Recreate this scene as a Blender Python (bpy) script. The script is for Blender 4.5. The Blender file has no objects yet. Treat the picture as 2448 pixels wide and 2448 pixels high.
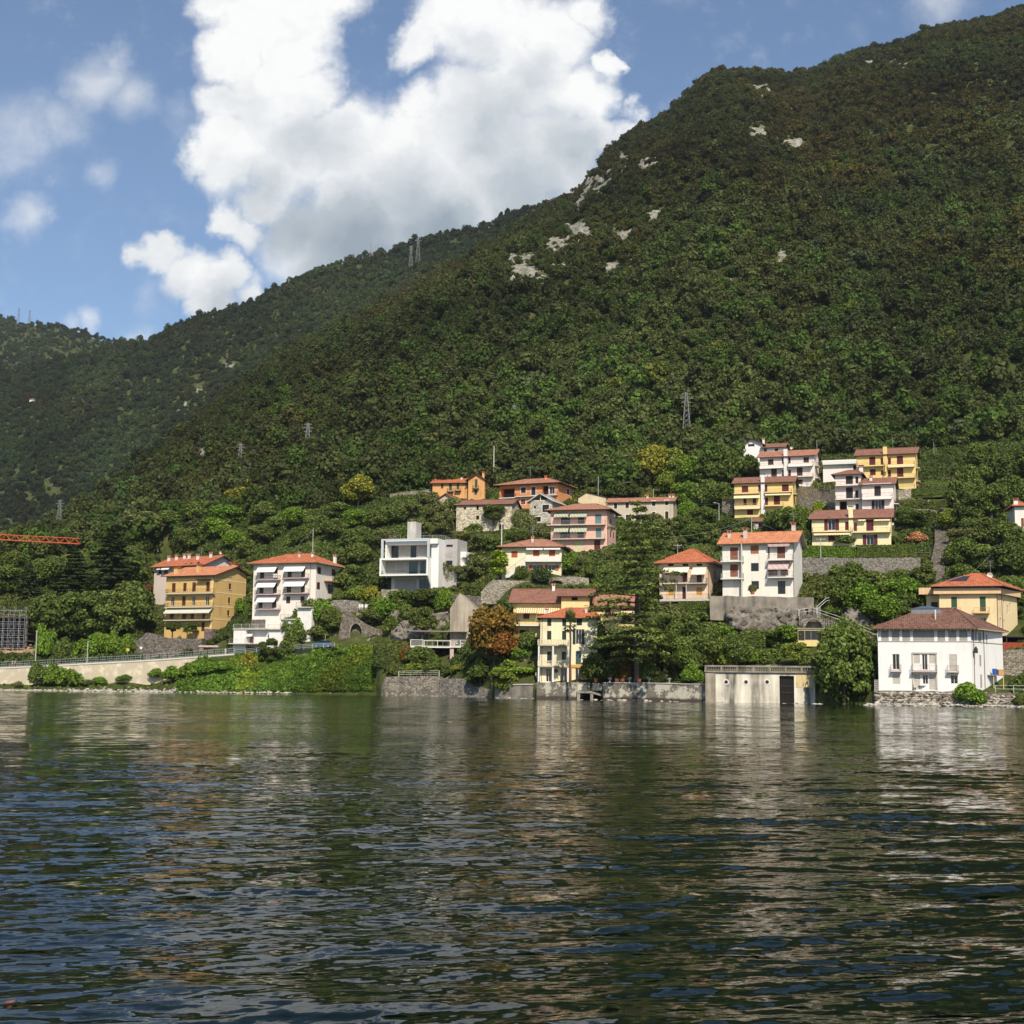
import bpy, math, random
import numpy as np
from mathutils import Vector, Matrix
random.seed(7)
rng = np.random.default_rng(7)
scene = bpy.context.scene
COL = scene.collection

# ------------------------------------------------------------------ camera
CAM_H, FPX, HALF = 2.5, 3300.0, 1224.0          # metres, focal length in photo pixels, half the frame
PITCH = math.atan(412.0 / FPX)
ROLL = 0.012
cam_d = bpy.data.cameras.new('camera')
cam = bpy.data.objects.new('camera', cam_d)
COL.objects.link(cam)
cam_d.sensor_fit = 'HORIZONTAL'
cam_d.sensor_width = 36.0
cam_d.lens = 36.0 * FPX / 2448.0
cam_d.clip_start, cam_d.clip_end = 0.3, 9000.0
CR = Matrix.Rotation(math.pi / 2 + PITCH, 3, 'X') @ Matrix.Rotation(ROLL, 3, 'Z')
cam.matrix_world = Matrix.Translation((0, 0, CAM_H)) @ CR.to_4x4()
scene.camera = cam
CRn = np.array(CR)

# ------------------------------------------------------------------ light and exposure
SUN_AZ, SUN_EL = math.radians(9.0), math.radians(44.0)      # to the right of straight behind the viewer, and up
sun_dir = Vector((math.sin(SUN_AZ) * math.cos(SUN_EL), -math.cos(SUN_AZ) * math.cos(SUN_EL), math.sin(SUN_EL)))
sd = bpy.data.lights.new('sun', 'SUN')
sd.energy, sd.angle, sd.color = 4.8, math.radians(0.53), (1.0, 0.90, 0.74)
sun = bpy.data.objects.new('sun', sd)
sun.rotation_euler = sun_dir.to_track_quat('Z', 'Y').to_euler()
sun.location = (40, -120, 160)
COL.objects.link(sun)
vs = scene.view_settings
vs.view_transform, vs.look, vs.gamma, vs.exposure = 'Standard', 'None', 1.0, 0.12
vs.use_curve_mapping = False
scene.cycles.use_denoising = True
scene.cycles.use_adaptive_sampling = True
scene.cycles.adaptive_threshold = 0.02
scene.cycles.max_bounces = 5
scene.cycles.diffuse_bounces = 2
scene.cycles.glossy_bounces = 3
scene.cycles.transmission_bounces = 2
scene.cycles.caustics_reflective = False
scene.cycles.caustics_refractive = False
scene.cycles.sample_clamp_indirect = 4.0

# ------------------------------------------------------------------ pixels of the photograph <-> places
def ray(px, py):
  v = CRn @ np.array([(px - HALF) / FPX, -(py - HALF) / FPX, -1.0])
  return v / v[1]                              # scaled so that y (depth) is 1

def at(px, py, Y):
  v = ray(px, py)
  return Vector((v[0] * Y, Y, CAM_H + v[2] * Y))

# ------------------------------------------------------------------ node helpers
def newmat(name):
  m = bpy.data.materials.new(name)
  m.use_nodes = True
  nt = m.node_tree
  b = nt.nodes['Principled BSDF']
  return m, nt, b

def N(nt, t, **kw):
  n = nt.nodes.new(t)
  for k, v in kw.items():
    if k in n.inputs.keys() if isinstance(k, str) else False:
      n.inputs[k].default_value = v
    else:
      setattr(n, k, v)
  return n

def math_node(nt, op, a, b=None, clamp=False):
  n = nt.nodes.new('ShaderNodeMath')
  n.operation = op
  n.use_clamp = clamp
  for i, x in enumerate((a, b)):
    if x is None:
      continue
    if isinstance(x, (int, float)):
      n.inputs[i].default_value = x
    else:
      nt.links.new(x, n.inputs[i])
  return n.outputs[0]

def mixcol(nt, fac, a, b, mode='MIX'):
  n = nt.nodes.new('ShaderNodeMix')
  n.data_type = 'RGBA'
  n.blend_type = mode
  n.clamp_result = False
  for sock, x in ((n.inputs[0], fac), (n.inputs[6], a), (n.inputs[7], b)):
    if isinstance(x, (int, float)):
      sock.default_value = x
    elif isinstance(x, (tuple, list)):
      sock.default_value = (*x[:3], 1)
    else:
      nt.links.new(x, sock)
  return n.outputs[2]

def ramp(nt, fac, stops, interp='LINEAR'):
  n = nt.nodes.new('ShaderNodeValToRGB')
  n.color_ramp.interpolation = interp
  el = n.color_ramp.elements
  while len(el) > 1:
    el.remove(el[-1])
  el[0].position = stops[0][0]
  el[0].color = (*stops[0][1], 1) if not isinstance(stops[0][1], (int, float)) else (stops[0][1],) * 3 + (1,)
  for p, c in stops[1:]:
    e = el.new(p)
    e.color = (*c, 1) if not isinstance(c, (int, float)) else (c, c, c, 1)
  nt.links.new(fac, n.inputs[0])
  return n.outputs[0]

def noise(nt, vec, scale, detail=4, rough=0.55, out='Fac', dim='3D'):
  n = nt.nodes.new('ShaderNodeTexNoise')
  n.noise_dimensions = dim
  n.inputs['Scale'].default_value = scale
  n.inputs['Detail'].default_value = detail
  n.inputs['Roughness'].default_value = rough
  if vec is not None:
    nt.links.new(vec, n.inputs['Vector'])
  return n.outputs[out]

def smooth(nt, x, lo, hi, a=0.0, b=1.0):
  n = nt.nodes.new('ShaderNodeMapRange')
  n.interpolation_type = 'SMOOTHSTEP'
  n.inputs[1].default_value, n.inputs[2].default_value = lo, hi
  n.inputs[3].default_value, n.inputs[4].default_value = a, b
  nt.links.new(x, n.inputs[0])
  return n.outputs[0]

# ------------------------------------------------------------------ the sky: clear blue with a towering cumulus beyond the hill
world = bpy.data.worlds.new('World')
scene.world = world
world.use_nodes = True
wt = world.node_tree
for n in list(wt.nodes):
  wt.nodes.remove(n)
wout = wt.nodes.new('ShaderNodeOutputWorld')
sky = wt.nodes.new('ShaderNodeTexSky')
sky.sky_type = 'NISHITA'
sky.sun_disc = False
sky.sun_elevation = SUN_EL
sky.sun_rotation = math.pi - SUN_AZ
sky.altitude = 200
sky.air_density, sky.dust_density, sky.ozone_density = 1.0, 0.5, 3.2
bg_sky = wt.nodes.new('ShaderNodeBackground')
SKY_STRENGTH = 0.12
bg_sky.inputs[1].default_value = SKY_STRENGTH
wt.links.new(sky.outputs[0], bg_sky.inputs[0])

tc = wt.nodes.new('ShaderNodeTexCoord')
sep = wt.nodes.new('ShaderNodeSeparateXYZ')
wt.links.new(tc.outputs['Generated'], sep.inputs[0])
# coordinates on a vertical plane one unit to the north (as if the cloud bank stood far across the lake)
ysafe = math_node(wt, 'MAXIMUM', sep.outputs[1], 0.05)
gu = math_node(wt, 'DIVIDE', sep.outputs[0], ysafe)
gv = math_node(wt, 'DIVIDE', sep.outputs[2], ysafe)
comb = wt.nodes.new('ShaderNodeCombineXYZ')
wt.links.new(gu, comb.inputs[0])
wt.links.new(gv, comb.inputs[1])
P0 = comb.outputs[0]

def vmath(nt, op, a, b):
  n = nt.nodes.new('ShaderNodeVectorMath')
  n.operation = op
  for i, x in enumerate((a, b)):
    if isinstance(x, tuple):
      n.inputs[i].default_value = x
    else:
      nt.links.new(x, n.inputs[i])
  return n

def warp(nt, vec, scale, amp, detail):
  c = noise(nt, vec, scale, detail, 0.6, 'Color')
  s = vmath(nt, 'SUBTRACT', c, (0.5, 0.5, 0.5)).outputs[0]
  sc = nt.nodes.new('ShaderNodeVectorMath')
  sc.operation = 'SCALE'
  nt.links.new(s, sc.inputs[0])
  sc.inputs[3].default_value = amp
  return vmath(nt, 'ADD', vec, sc.outputs[0]).outputs[0]

PW = warp(wt, P0, 9.0, 0.055, 5)
PW = warp(wt, PW, 38.0, 0.022, 6)

def skyuv(px, py):
  v = ray(px, py)
  return float(v[0]), float(v[2])

CLOUD_BLOBS = [  # px, py, radius px, weight
  (520, 10, 95, 1), (600, 20, 130, 1), (560, 120, 100, 1), (690, 110, 130, 1), (640, 220, 150, 1), (530, 240, 80, 1), (745, 215, 90, 1),
  (720, 20, 110, 1), (780, -60, 120, 1), (500, -80, 110, 1), (560, 350, 130, 1), (470, 375, 60, 1), (700, 350, 170, 1), (860, 350, 150, 1),
  (820, 300, 95, 1), (990, 340, 150, 1), (860, 470, 170, 1), (1030, 450, 190, 1), (1180, 400, 200, 1), (1130, 270, 150, 1), (1010, 240, 70, .8),
  (985, 105, 75, 1), (1060, 50, 110, 1), (1180, 70, 170, 1), (1320, 90, 130, 1), (1400, 20, 80, .85), (1250, 200, 170, 1), (1370, 235, 115, 1),
  (1440, 155, 48, 1), (1475, 150, 30, 1), (1330, 380, 140, 1), (1410, 330, 75, 1), (1500, 280, 50, .75), (1480, 330, 60, .7), (760, 570, 160, .9), (900, 590, 170, 1),
  (1060, 570, 160, 1), (1230, 500, 140, 1), (640, 470, 90, .8), (545, 500, 60, 1), (600, 530, 60, .9), (380, 590, 66, 1), (330, 590, 40, .8), (450, 640, 85, 1),
  (530, 640, 75, 1), (500, 710, 80, .85), (600, 690, 60, .7), (230, 195, 115, .66), (310, 235, 100, .6), (270, 130, 70, .5), (50, 310, 160, .5), (150, 290, 110, .5), (30, 400, 100, .42),
  (235, 420, 60, .4), (60, 535, 75, .62), (110, 540, 40, .5), (215, 745, 45, .6), (170, 760, 50, .4), (340, 800, 70, .45), (360, 700, 60, .35), (430, 280, 90, .3),
  (2050, 60, 60, .2), (2260, -10, 120, .5), (1600, -80, 120, .4), (900, -220, 200, .7), (1250, -200, 220, .8), (400, -330, 160, .6)]
acc = None
thin = None
for (bx, by, br, bw) in CLOUD_BLOBS:
  u, v = skyuv(bx, by)
  dn = vmath(wt, 'DISTANCE', PW, (u, v, 0.0)).outputs['Value']
  m = wt.nodes.new('ShaderNodeMapRange')
  m.inputs[1].default_value, m.inputs[2].default_value = 0.0, br / FPX * 1.12
  m.inputs[3].default_value, m.inputs[4].default_value = bw, 0.0
  wt.links.new(dn, m.inputs[0])
  if bw >= .7:
    acc = m.outputs[0] if acc is None else math_node(wt, 'MAXIMUM', acc, m.outputs[0])
  else:
    thin = m.outputs[0] if thin is None else math_node(wt, 'MAXIMUM', thin, m.outputs[0])
fine = noise(wt, P0, 30.0, 9, 0.66)
edge = math_node(wt, 'ADD', acc, math_node(wt, 'MULTIPLY', math_node(wt, 'SUBTRACT', fine, 0.5), 0.62))
mask_near = smooth(wt, edge, 0.0, 0.52)
edge_t = math_node(wt, 'ADD', thin, math_node(wt, 'MULTIPLY', math_node(wt, 'SUBTRACT', fine, 0.5), 0.5))
mask_near = math_node(wt, 'MAXIMUM', mask_near, smooth(wt, edge_t, 0.03, 0.70, 0.0, 0.62))
# the rest of the sky, outside the frame: the same loose cumulus
dirn = tc.outputs['Generated']
gen = noise(wt, dirn, 3.1, 8, 0.58)
mask_gen = smooth(wt, gen, 0.56, 0.70)
front = smooth(wt, sep.outputs[1], 0.55, 0.8)
mask = math_node(wt, 'ADD', math_node(wt, 'MULTIPLY', mask_near, front),
         math_node(wt, 'MULTIPLY', mask_gen, math_node(wt, 'SUBTRACT', 1.0, front)), clamp=True)
mask = math_node(wt, 'MULTIPLY', mask, smooth(wt, sep.outputs[2], 0.0, 0.12))
# the flat bases of the big cloud are grey, everything else is sunlit white broken by soft billows
base_g = None
for (bx, by, br, bw) in ((1180, 330, 210, .42), (760, 340, 150, .34), (980, 470, 200, .5), (1270, 200, 130, .3), (860, 600, 260, 1.0), (1060, 590, 280, 1.0), (720, 540, 170, .8), (1250, 480, 220, .7), (1380, 380, 170, .6), (640, 440, 130, .5), (1130, 130, 120, .22), (600, 240, 110, .2), (530, 720, 130, .45), (420, 700, 80, .3)):
  u, v = skyuv(bx, by)
  dn = vmath(wt, 'DISTANCE', PW, (u, v, 0.0)).outputs['Value']
  q_ = smooth(wt, dn, 0.0, br / FPX, bw, 0.0)
  base_g = q_ if base_g is None else math_node(wt, 'MAXIMUM', base_g, q_)
bil = noise(wt, PW, 13.0, 7, 0.6)
lum = math_node(wt, 'SUBTRACT', math_node(wt, 'ADD', 0.80, math_node(wt, 'MULTIPLY', math_node(wt, 'SUBTRACT', bil, 0.5), 0.9)), math_node(wt, 'MULTIPLY', base_g, 0.86), clamp=True)
ccol = ramp(wt, lum, [(0.0, (0.34, 0.41, 0.48)), (0.3, (0.52, 0.58, 0.63)), (0.62, (0.82, 0.85, 0.88)), (0.85, (1.05, 1.05, 1.04))])
bg_c = wt.nodes.new('ShaderNodeBackground')
wt.links.new(ccol, bg_c.inputs[0])
bg_c.inputs[1].default_value = 0.92
mixw = wt.nodes.new('ShaderNodeMixShader')
wt.links.new(mask, mixw.inputs[0])
wt.links.new(bg_sky.outputs[0], mixw.inputs[1])
wt.links.new(bg_c.outputs[0], mixw.inputs[2])
wt.links.new(mixw.outputs[0], wout.inputs[0])
# ================================================================== object helpers
def tag(o, label=None, cat=None, group=None, kind=None):
  if label:
    o['label'] = label
  if cat:
    o['category'] = cat
  if group:
    o['group'] = group
  if kind:
    o['kind'] = kind
  return o

def empty(name, loc, rz=0.0):
  o = bpy.data.objects.new(name, None)
  o.empty_display_size = 0.3
  o.location = loc
  o.rotation_euler = (0, 0, rz)
  COL.objects.link(o)
  return o

class MB:
  """collects faces (with a material slot each) for one mesh object"""

  def __init__(self):
    self.v, self.f, self.m = [], [], []

  def face(self, pts, m=0):
    n = len(self.v)
    self.v.extend([tuple(p) for p in pts])
    self.f.append(tuple(range(n, n + len(pts))))
    self.m.append(m)

  def box(self, x0, y0, z0, x1, y1, z1, m=0, fr=None):
    n = len(self.v)
    c = [(x0, y0, z0), (x1, y0, z0), (x1, y1, z0), (x0, y1, z0), (x0, y0, z1), (x1, y0, z1), (x1, y1, z1), (x0, y1, z1)]
    if fr is not None:
      c = [fr(*p) for p in c]
    self.v.extend([tuple(p) for p in c])
    for q in ((0, 3, 2, 1), (4, 5, 6, 7), (0, 1, 5, 4), (1, 2, 6, 5), (2, 3, 7, 6), (3, 0, 4, 7)):
      self.f.append(tuple(n + i for i in q))
      self.m.append(m)

  def bar(self, a, b, r, m=0, sides=4, r2=None):
    a, b = Vector(a), Vector(b)
    d = b - a
    if d.length < 1e-6:
      return
    d.normalize()
    up = Vector((0, 0, 1)) if abs(d.z) < 0.95 else Vector((1, 0, 0))
    s = d.cross(up).normalized()
    t = s.cross(d).normalized()
    r2 = r if r2 is None else r2
    n = len(self.v)
    for p, rr in ((a, r), (b, r2)):
      for k in range(sides):
        an = 2 * math.pi * (k + 0.5) / sides
        q = p + s * (math.cos(an) * rr) + t * (math.sin(an) * rr)
        self.v.append(tuple(q))
    for k in range(sides):
      j = (k + 1) % sides
      self.f.append((n + k, n + j, n + sides + j, n + sides + k))
      self.m.append(m)
    self.f.append(tuple(n + k for k in reversed(range(sides))))
    self.m.append(m)
    self.f.append(tuple(n + sides + k for k in range(sides)))
    self.m.append(m)

  def tube(self, pts, rad, m=0, sides=6):
    for i in range(len(pts) - 1):
      r0 = rad[i] if isinstance(rad, (list, tuple)) else rad
      r1 = rad[i + 1] if isinstance(rad, (list, tuple)) else rad
      self.bar(pts[i], pts[i + 1], r0, m, sides, r1)

  def lathe(self, prof, cx=0, cy=0, sides=10, m=0):
    n = len(self.v)
    for r, z in prof:
      for k in range(sides):
        a = 2 * math.pi * k / sides
        self.v.append((cx + r * math.cos(a), cy + r * math.sin(a), z))
    for i in range(len(prof) - 1):
      for k in range(sides):
        j = (k + 1) % sides
        self.f.append((n + i * sides + k, n + i * sides + j, n + (i + 1) * sides + j, n + (i + 1) * sides + k))
        self.m.append(m)
    self.f.append(tuple(n + (len(prof) - 1) * sides + k for k in range(sides)))
    self.m.append(m)
    self.f.append(tuple(n + k for k in reversed(range(sides))))
    self.m.append(m)

  def mesh(self, name, mats):
    me = bpy.data.meshes.new(name)
    me.from_pydata(self.v, [], self.f)
    for mt in (mats if isinstance(mats, (list, tuple)) else [mats]):
      me.materials.append(mt)
    if any(self.m):
      me.polygons.foreach_set('material_index', self.m)
    me.update()
    return me

  def build(self, name, mats, parent=None, smooth_=False):
    me = self.mesh(name, mats)
    if smooth_:
      me.polygons.foreach_set('use_smooth', [True] * len(me.polygons))
    o = bpy.data.objects.new(name, me)
    COL.objects.link(o)
    if parent is not None:
      o.parent = parent
    return o

def np_mesh(name, V, F, mat, parent=None, smooth_=False, attrs=None):
  """fast mesh from arrays; all faces have the same number of corners"""
  me = bpy.data.meshes.new(name)
  k = F.shape[1]
  me.vertices.add(len(V))
  me.vertices.foreach_set('co', np.ascontiguousarray(V, dtype=np.float32).ravel())
  me.loops.add(F.size)
  me.loops.foreach_set('vertex_index', np.ascontiguousarray(F, dtype=np.int32).ravel())
  me.polygons.add(len(F))
  me.polygons.foreach_set('loop_start', np.arange(0, F.size, k, dtype=np.int32))
  me.polygons.foreach_set('loop_total', np.full(len(F), k, dtype=np.int32))
  if smooth_:
    me.polygons.foreach_set('use_smooth', np.ones(len(F), dtype=bool))
  for an, arr in (attrs or {}).items():
    at_ = me.attributes.new(an, 'FLOAT', 'POINT')
    at_.data.foreach_set('value', np.ascontiguousarray(arr, dtype=np.float32))
  if mat is not None:
    me.materials.append(mat)
  me.update(calc_edges=True)
  if parent == 'mesh':
    return me
  o = bpy.data.objects.new(name, me)
  COL.objects.link(o)
  if parent is not None:
    o.parent = parent
  return o

# ------------------------------------------------------------------ value noise
_T = np.random.default_rng(3).random((256, 256))

def vnoise(x, y):
  xi, yi = np.floor(x).astype(int), np.floor(y).astype(int)
  fx, fy = x - xi, y - yi
  fx, fy = fx * fx * (3 - 2 * fx), fy * fy * (3 - 2 * fy)
  a, b = _T[yi & 255, xi & 255], _T[yi & 255, (xi + 1) & 255]
  c, d = _T[(yi + 1) & 255, xi & 255], _T[(yi + 1) & 255, (xi + 1) & 255]
  return (a + (b - a) * fx) * (1 - fy) + (c + (d - c) * fx) * fy

def fbm(x, y, octv=4):
  s, a, t = 0.0, 0.5, 0.0
  for i in range(octv):
    s = s + a * vnoise(x * 2 ** i + 17 * i, y * 2 ** i + 31 * i)
    t += a
    a *= 0.5
  return s / t - 0.5

# ------------------------------------------------------------------ terrain: shore, village slope, three hills
def table(rows, cols=1):
  r = sorted(rows)
  xs = np.array([(q[0] - HALF) / FPX for q in r])
  return xs, r

SH = [(-1600, 330), (-400, 310), (0, 292), (300, 288), (600, 285), (720, 283), (850, 279.5), (905, 278), (912, 277.0), (922, 275.4), (985, 271.9), (1050, 267.9), (1105, 263.4), (1135, 261.4), (1182, 257.2),
   (1184, 251.2), (1196, 250.3), (1282, 246.3), (1284, 242.9), (1340, 240.8), (1378, 239.5), (1380, 242.6), (1442, 242.0), (1443, 236.8), (1560, 231.8), (1686, 226.4), (1688, 225.2), (1946, 222.2), (1952, 219.5), (2060, 216.5), (2088, 214),
   (2090, 210.9), (2230, 209.9), (2365, 208.9), (2470, 207.9), (2750, 203.4), (4000, 190)]
SHx = np.array([(p[0] - HALF) / FPX for p in SH])
SHy = np.array([p[1] for p in SH], float)

def shoreY(a):
  return np.interp(a, SHx, SHy)

# ground seen in the photograph: px, py, depth
G_PTS = [
  # lakeside road on the left, and its inner edge
  (-700, 1590, 312), (-300, 1596, 304), (0, 1597, 302), (200, 1585, 301), (400, 1573, 300), (540, 1562, 298.5), (640, 1556, 295), (720, 1553, 291.5), (800, 1549, 289.5), (880, 1545, 288), (950, 1541, 286.5), (1050, 1535, 287),
  (0, 1596, 310), (200, 1584, 309), (400, 1572, 308), (560, 1560, 305), (640, 1555, 302), (720, 1552, 298), (800, 1548, 296), (880, 1544, 294.5), (960, 1541, 292.5),
  # construction yard and bank above the road
  (30, 1555, 316), (30, 1500, 332), (150, 1540, 325), (150, 1440, 350), (300, 1520, 325), (260, 1400, 362), (60, 1420, 362), (-300, 1480, 345), (-700, 1500, 360),
  # ochre flats, pink-white house behind
  (392, 1512, 325), (506, 1522, 320), (440, 1400, 352), (560, 1398, 350), (330, 1470, 338),
  # white flats with awnings
  (600, 1500, 308), (755, 1450, 304), (810, 1405, 312), (700, 1530, 299.5), (740, 1492, 301.5), (670, 1545, 301.5),
  # arches wall, cube house, concrete wall
  (810, 1470, 302), (870, 1475, 301), (930, 1470, 303), (925, 1412, 308.5), (1050, 1412, 304), (1000, 1490, 297), (1070, 1490, 293), (1100, 1400, 303), (1150, 1440, 286), (1110, 1537, 286.5), (1095, 1588, 278), (1165, 1515, 275),
  # orchard slope behind the cube house
  (940, 1330, 332), (1080, 1290, 338), (800, 1330, 338), (700, 1330, 345), (880, 1250, 365), (640, 1250, 385), (500, 1290, 385),
  # upper hamlet
  (1035, 1186, 388), (1140, 1194, 384), (1195, 1212, 366), (1380, 1212, 362), (1085, 1272, 346), (1225, 1272, 344), (1262, 1250, 341), (1330, 1250, 340),
  (1450, 1188, 395), (1500, 1256, 368), (1625, 1250, 366), (1385, 1212, 376),
  # pink palazzo, cream villa
  (1316, 1322, 311), (1465, 1322, 308), (1200, 1380, 282), (1345, 1380, 280), (1200, 1391, 275.6), (1345, 1386, 275.2), (1180, 1434, 272), (1340, 1420, 271),
  # long yellow house, lakeside villa
  (1226, 1530, 258), (1420, 1530, 255), (1500, 1500, 257), (1180, 1600, 258), (1290, 1632, 247), (1420, 1634, 244), (1300, 1634, 244), (1560, 1634, 236), (1680, 1630, 233), (1600, 1560, 246),
  # terrace by the lake at the left of the villa
  (1000, 1604, 275), (1080, 1604, 270), (1130, 1634, 260), (1080, 1560, 276), (970, 1560, 284),
  # peach house, white three storeys, crag
  (1578, 1438, 259), (1695, 1438, 256), (1728, 1426, 253), (1898, 1426, 249), (1560, 1500, 252), (1760, 1532, 245.5), (1850, 1532, 243.5), (1930, 1526, 241.5), (1960, 1475, 246), (2060, 1490, 240),
  # garden behind the boathouse
  (1700, 1590, 232), (1940, 1596, 226), (1800, 1560, 238), (1950, 1556, 233), (2040, 1600, 224),
  # terraced semi-detached houses
  (1945, 1304, 311), (2130, 1304, 308), (1930, 1360, 287), (2160, 1360, 284), (2200, 1300, 305), (2000, 1240, 325), (2140, 1246, 320), (1756, 1234, 348), (1905, 1234, 344),
  (1820, 1160, 372), (1960, 1158, 368), (2052, 1162, 355), (2192, 1164, 351), (1780, 1104, 394), (1880, 1104, 392), (1700, 1330, 310), (1640, 1300, 330), (1700, 1180, 378),
  (2260, 1180, 352), (2330, 1120, 372), (2240, 1400, 268), (2330, 1350, 285), (2440, 1278, 302), (2440, 1380, 275), (2360, 1220, 335), (2600, 1250, 310), (2600, 1120, 365),
  # right-hand shore
  (2105, 1652, 214), (2330, 1654, 212), (2245, 1532, 240), (2385, 1534, 234), (2445, 1540, 236), (2120, 1540, 232), (2470, 1650, 216), (2700, 1600, 225), (2420, 1470, 250), (2800, 1400, 260),
  (3200, 1400, 255), (3200, 1100, 370),
]

def village_top(a):
  return np.interp(a, [-0.7, -.40, -.3, -.22, -.1, 0.0, .12, .2, .37, .6], [400, 400, 395, 395, 395, 398, 398, 405, 392, 392])

# elevations (photo y) where the wood begins above the village
V_TOP = [(-1600, 1400), (-400, 1370), (0, 1345), (200, 1310), (400, 1275), (640, 1220), (880, 1195), (1100, 1172), (1300, 1160), (1480, 1165), (1600, 1150), (1780, 1095), (1900, 1085), (2100, 1080), (2448, 1040), (2900, 1040), (3800, 1100)]
RIDGE = [(-1600, 1480, 470), (-400, 1400, 480), (0, 1300, 500), (150, 1230, 540), (250, 1163, 590), (330, 1105, 640), (450, 1010, 720), (560, 920, 770), (640, 855, 800), (720, 812, 830), (850, 745, 870),
     (963, 694, 900), (1050, 640, 915), (1140, 588, 930), (1250, 520, 945), (1318, 482, 955), (1350, 462, 962), (1375, 445, 968), (1420, 395, 980), (1460, 345, 990), (1510, 310, 1000), (1560, 280, 1012),
     (1610, 255, 1025), (1640, 220, 1035), (1690, 172, 1050), (1730, 158, 1060), (1800, 158, 1075), (1900, 166, 1090), (1960, 155, 1100), (2000, 132, 1110), (2070, 108, 1120), (2170, 85, 1130),
     (2210, 58, 1140), (2300, 45, 1150), (2380, 32, 1160), (2448, 5, 1170), (2560, -40, 1190), (2900, -150, 1240), (3800, -250, 1350)]
RIDGE2 = [(-1600, 1050, 1700), (-700, 960, 1650), (-200, 920, 1600), (0, 885, 1580), (100, 860, 1570), (240, 826, 1560), (300, 812, 1555), (345, 806, 1550), (400, 780, 1545), (460, 752, 1540), (520, 735, 1535),
     (570, 722, 1530), (640, 690, 1525), (700, 660, 1520), (770, 625, 1515), (830, 610, 1510), (900, 604, 1500), (950, 585, 1495), (1010, 562, 1490), (1080, 546, 1485), (1150, 535, 1480), (1230, 496, 1475),
     (1290, 483, 1470), (1400, 478, 1465), (1800, 470, 1460), (2600, 470, 1450), (3800, 500, 1450)]
RIDGE3 = [(-1600, 560, 2400), (-500, 640, 2300), (-200, 690, 2250), (0, 746, 2200), (30, 757, 2190), (60, 768, 2180), (110, 768, 2170), (150, 770, 2160), (200, 786, 2150), (250, 802, 2140), (300, 812, 2130), (420, 830, 2110), (700, 860, 2100), (3800, 900, 2100)]

def elev(px, py):
  v = ray(px, py)
  return float(v[0]), float(v[2])

def curve(rows):
  e = [elev(r[0], r[1]) for r in rows]
  return np.array([q[0] for q in e]), np.array([q[1] for q in e]), (np.array([r[2] for r in rows], float) if len(rows[0]) > 2 else None)

VTa, VTe, _ = curve(V_TOP)
R1a, R1e, R1y = curve(RIDGE)
R1e = R1e - 0.0042          # the crowns on the crest make up the rest
R2a, R2e, R2y = curve(RIDGE2)
R2e = R2e - 0.0052
R3a, R3e, R3y = curve(RIDGE3)
R3e = R3e - 0.003

# thin-plate spline through the village ground
_cp = []
for (px, py, Y) in G_PTS:
  p = at(px, py, Y)
  _cp.append((p.x, p.y, p.z))
for px in range(-700, 3200, 260):            # a row along the upper edge of the village
  a = (px - HALF) / FPX
  Y = float(village_top(a))
  e = float(np.interp(a, VTa, VTe))
  _cp.append((a * Y, Y, CAM_H + e * Y))
_cp = np.array(_cp)

def _tps_fit(c, lam):
  n = len(c)
  xy = c[:, :2] / 100.0
  d2 = ((xy[:, None] - xy[None]) ** 2).sum(-1)
  K = 0.5 * d2 * np.log(d2 + 1e-12) + lam * np.eye(n)
  Pm = np.c_[np.ones(n), xy]
  A = np.block([[K, Pm], [Pm.T, np.zeros((3, 3))]])
  return xy, np.linalg.solve(A, np.r_[c[:, 2], np.zeros(3)])

_txy, _tw = _tps_fit(_cp, 0.004)

def tps(x, y):
  sh = x.shape
  x, y = x.ravel() / 100.0, y.ravel() / 100.0
  out = _tw[-3] + _tw[-2] * x + _tw[-1] * y
  for i in range(len(_txy)):
    d2 = (x - _txy[i, 0]) ** 2 + (y - _txy[i, 1]) ** 2
    out = out + _tw[i] * 0.5 * d2 * np.log(d2 + 1e-12)
  return out.reshape(sh)

def hill_past(zr, Yr, Y, a):
  d = np.maximum(Y - Yr, 0)
  return zr - 0.5 * d - 0.0006 * d * d

def natural_shore(a):
  """1 where the bank runs down to the water, 0 where a wall stands in it"""
  return np.interp(a, [(904 - HALF) / FPX, (911 - HALF) / FPX, (1950 - HALF) / FPX, (1953 - HALF) / FPX, (2086 - HALF) / FPX, (2089 - HALF) / FPX], [1.0, 0.0, 0.0, 1.0, 1.0, 0.0])

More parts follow.
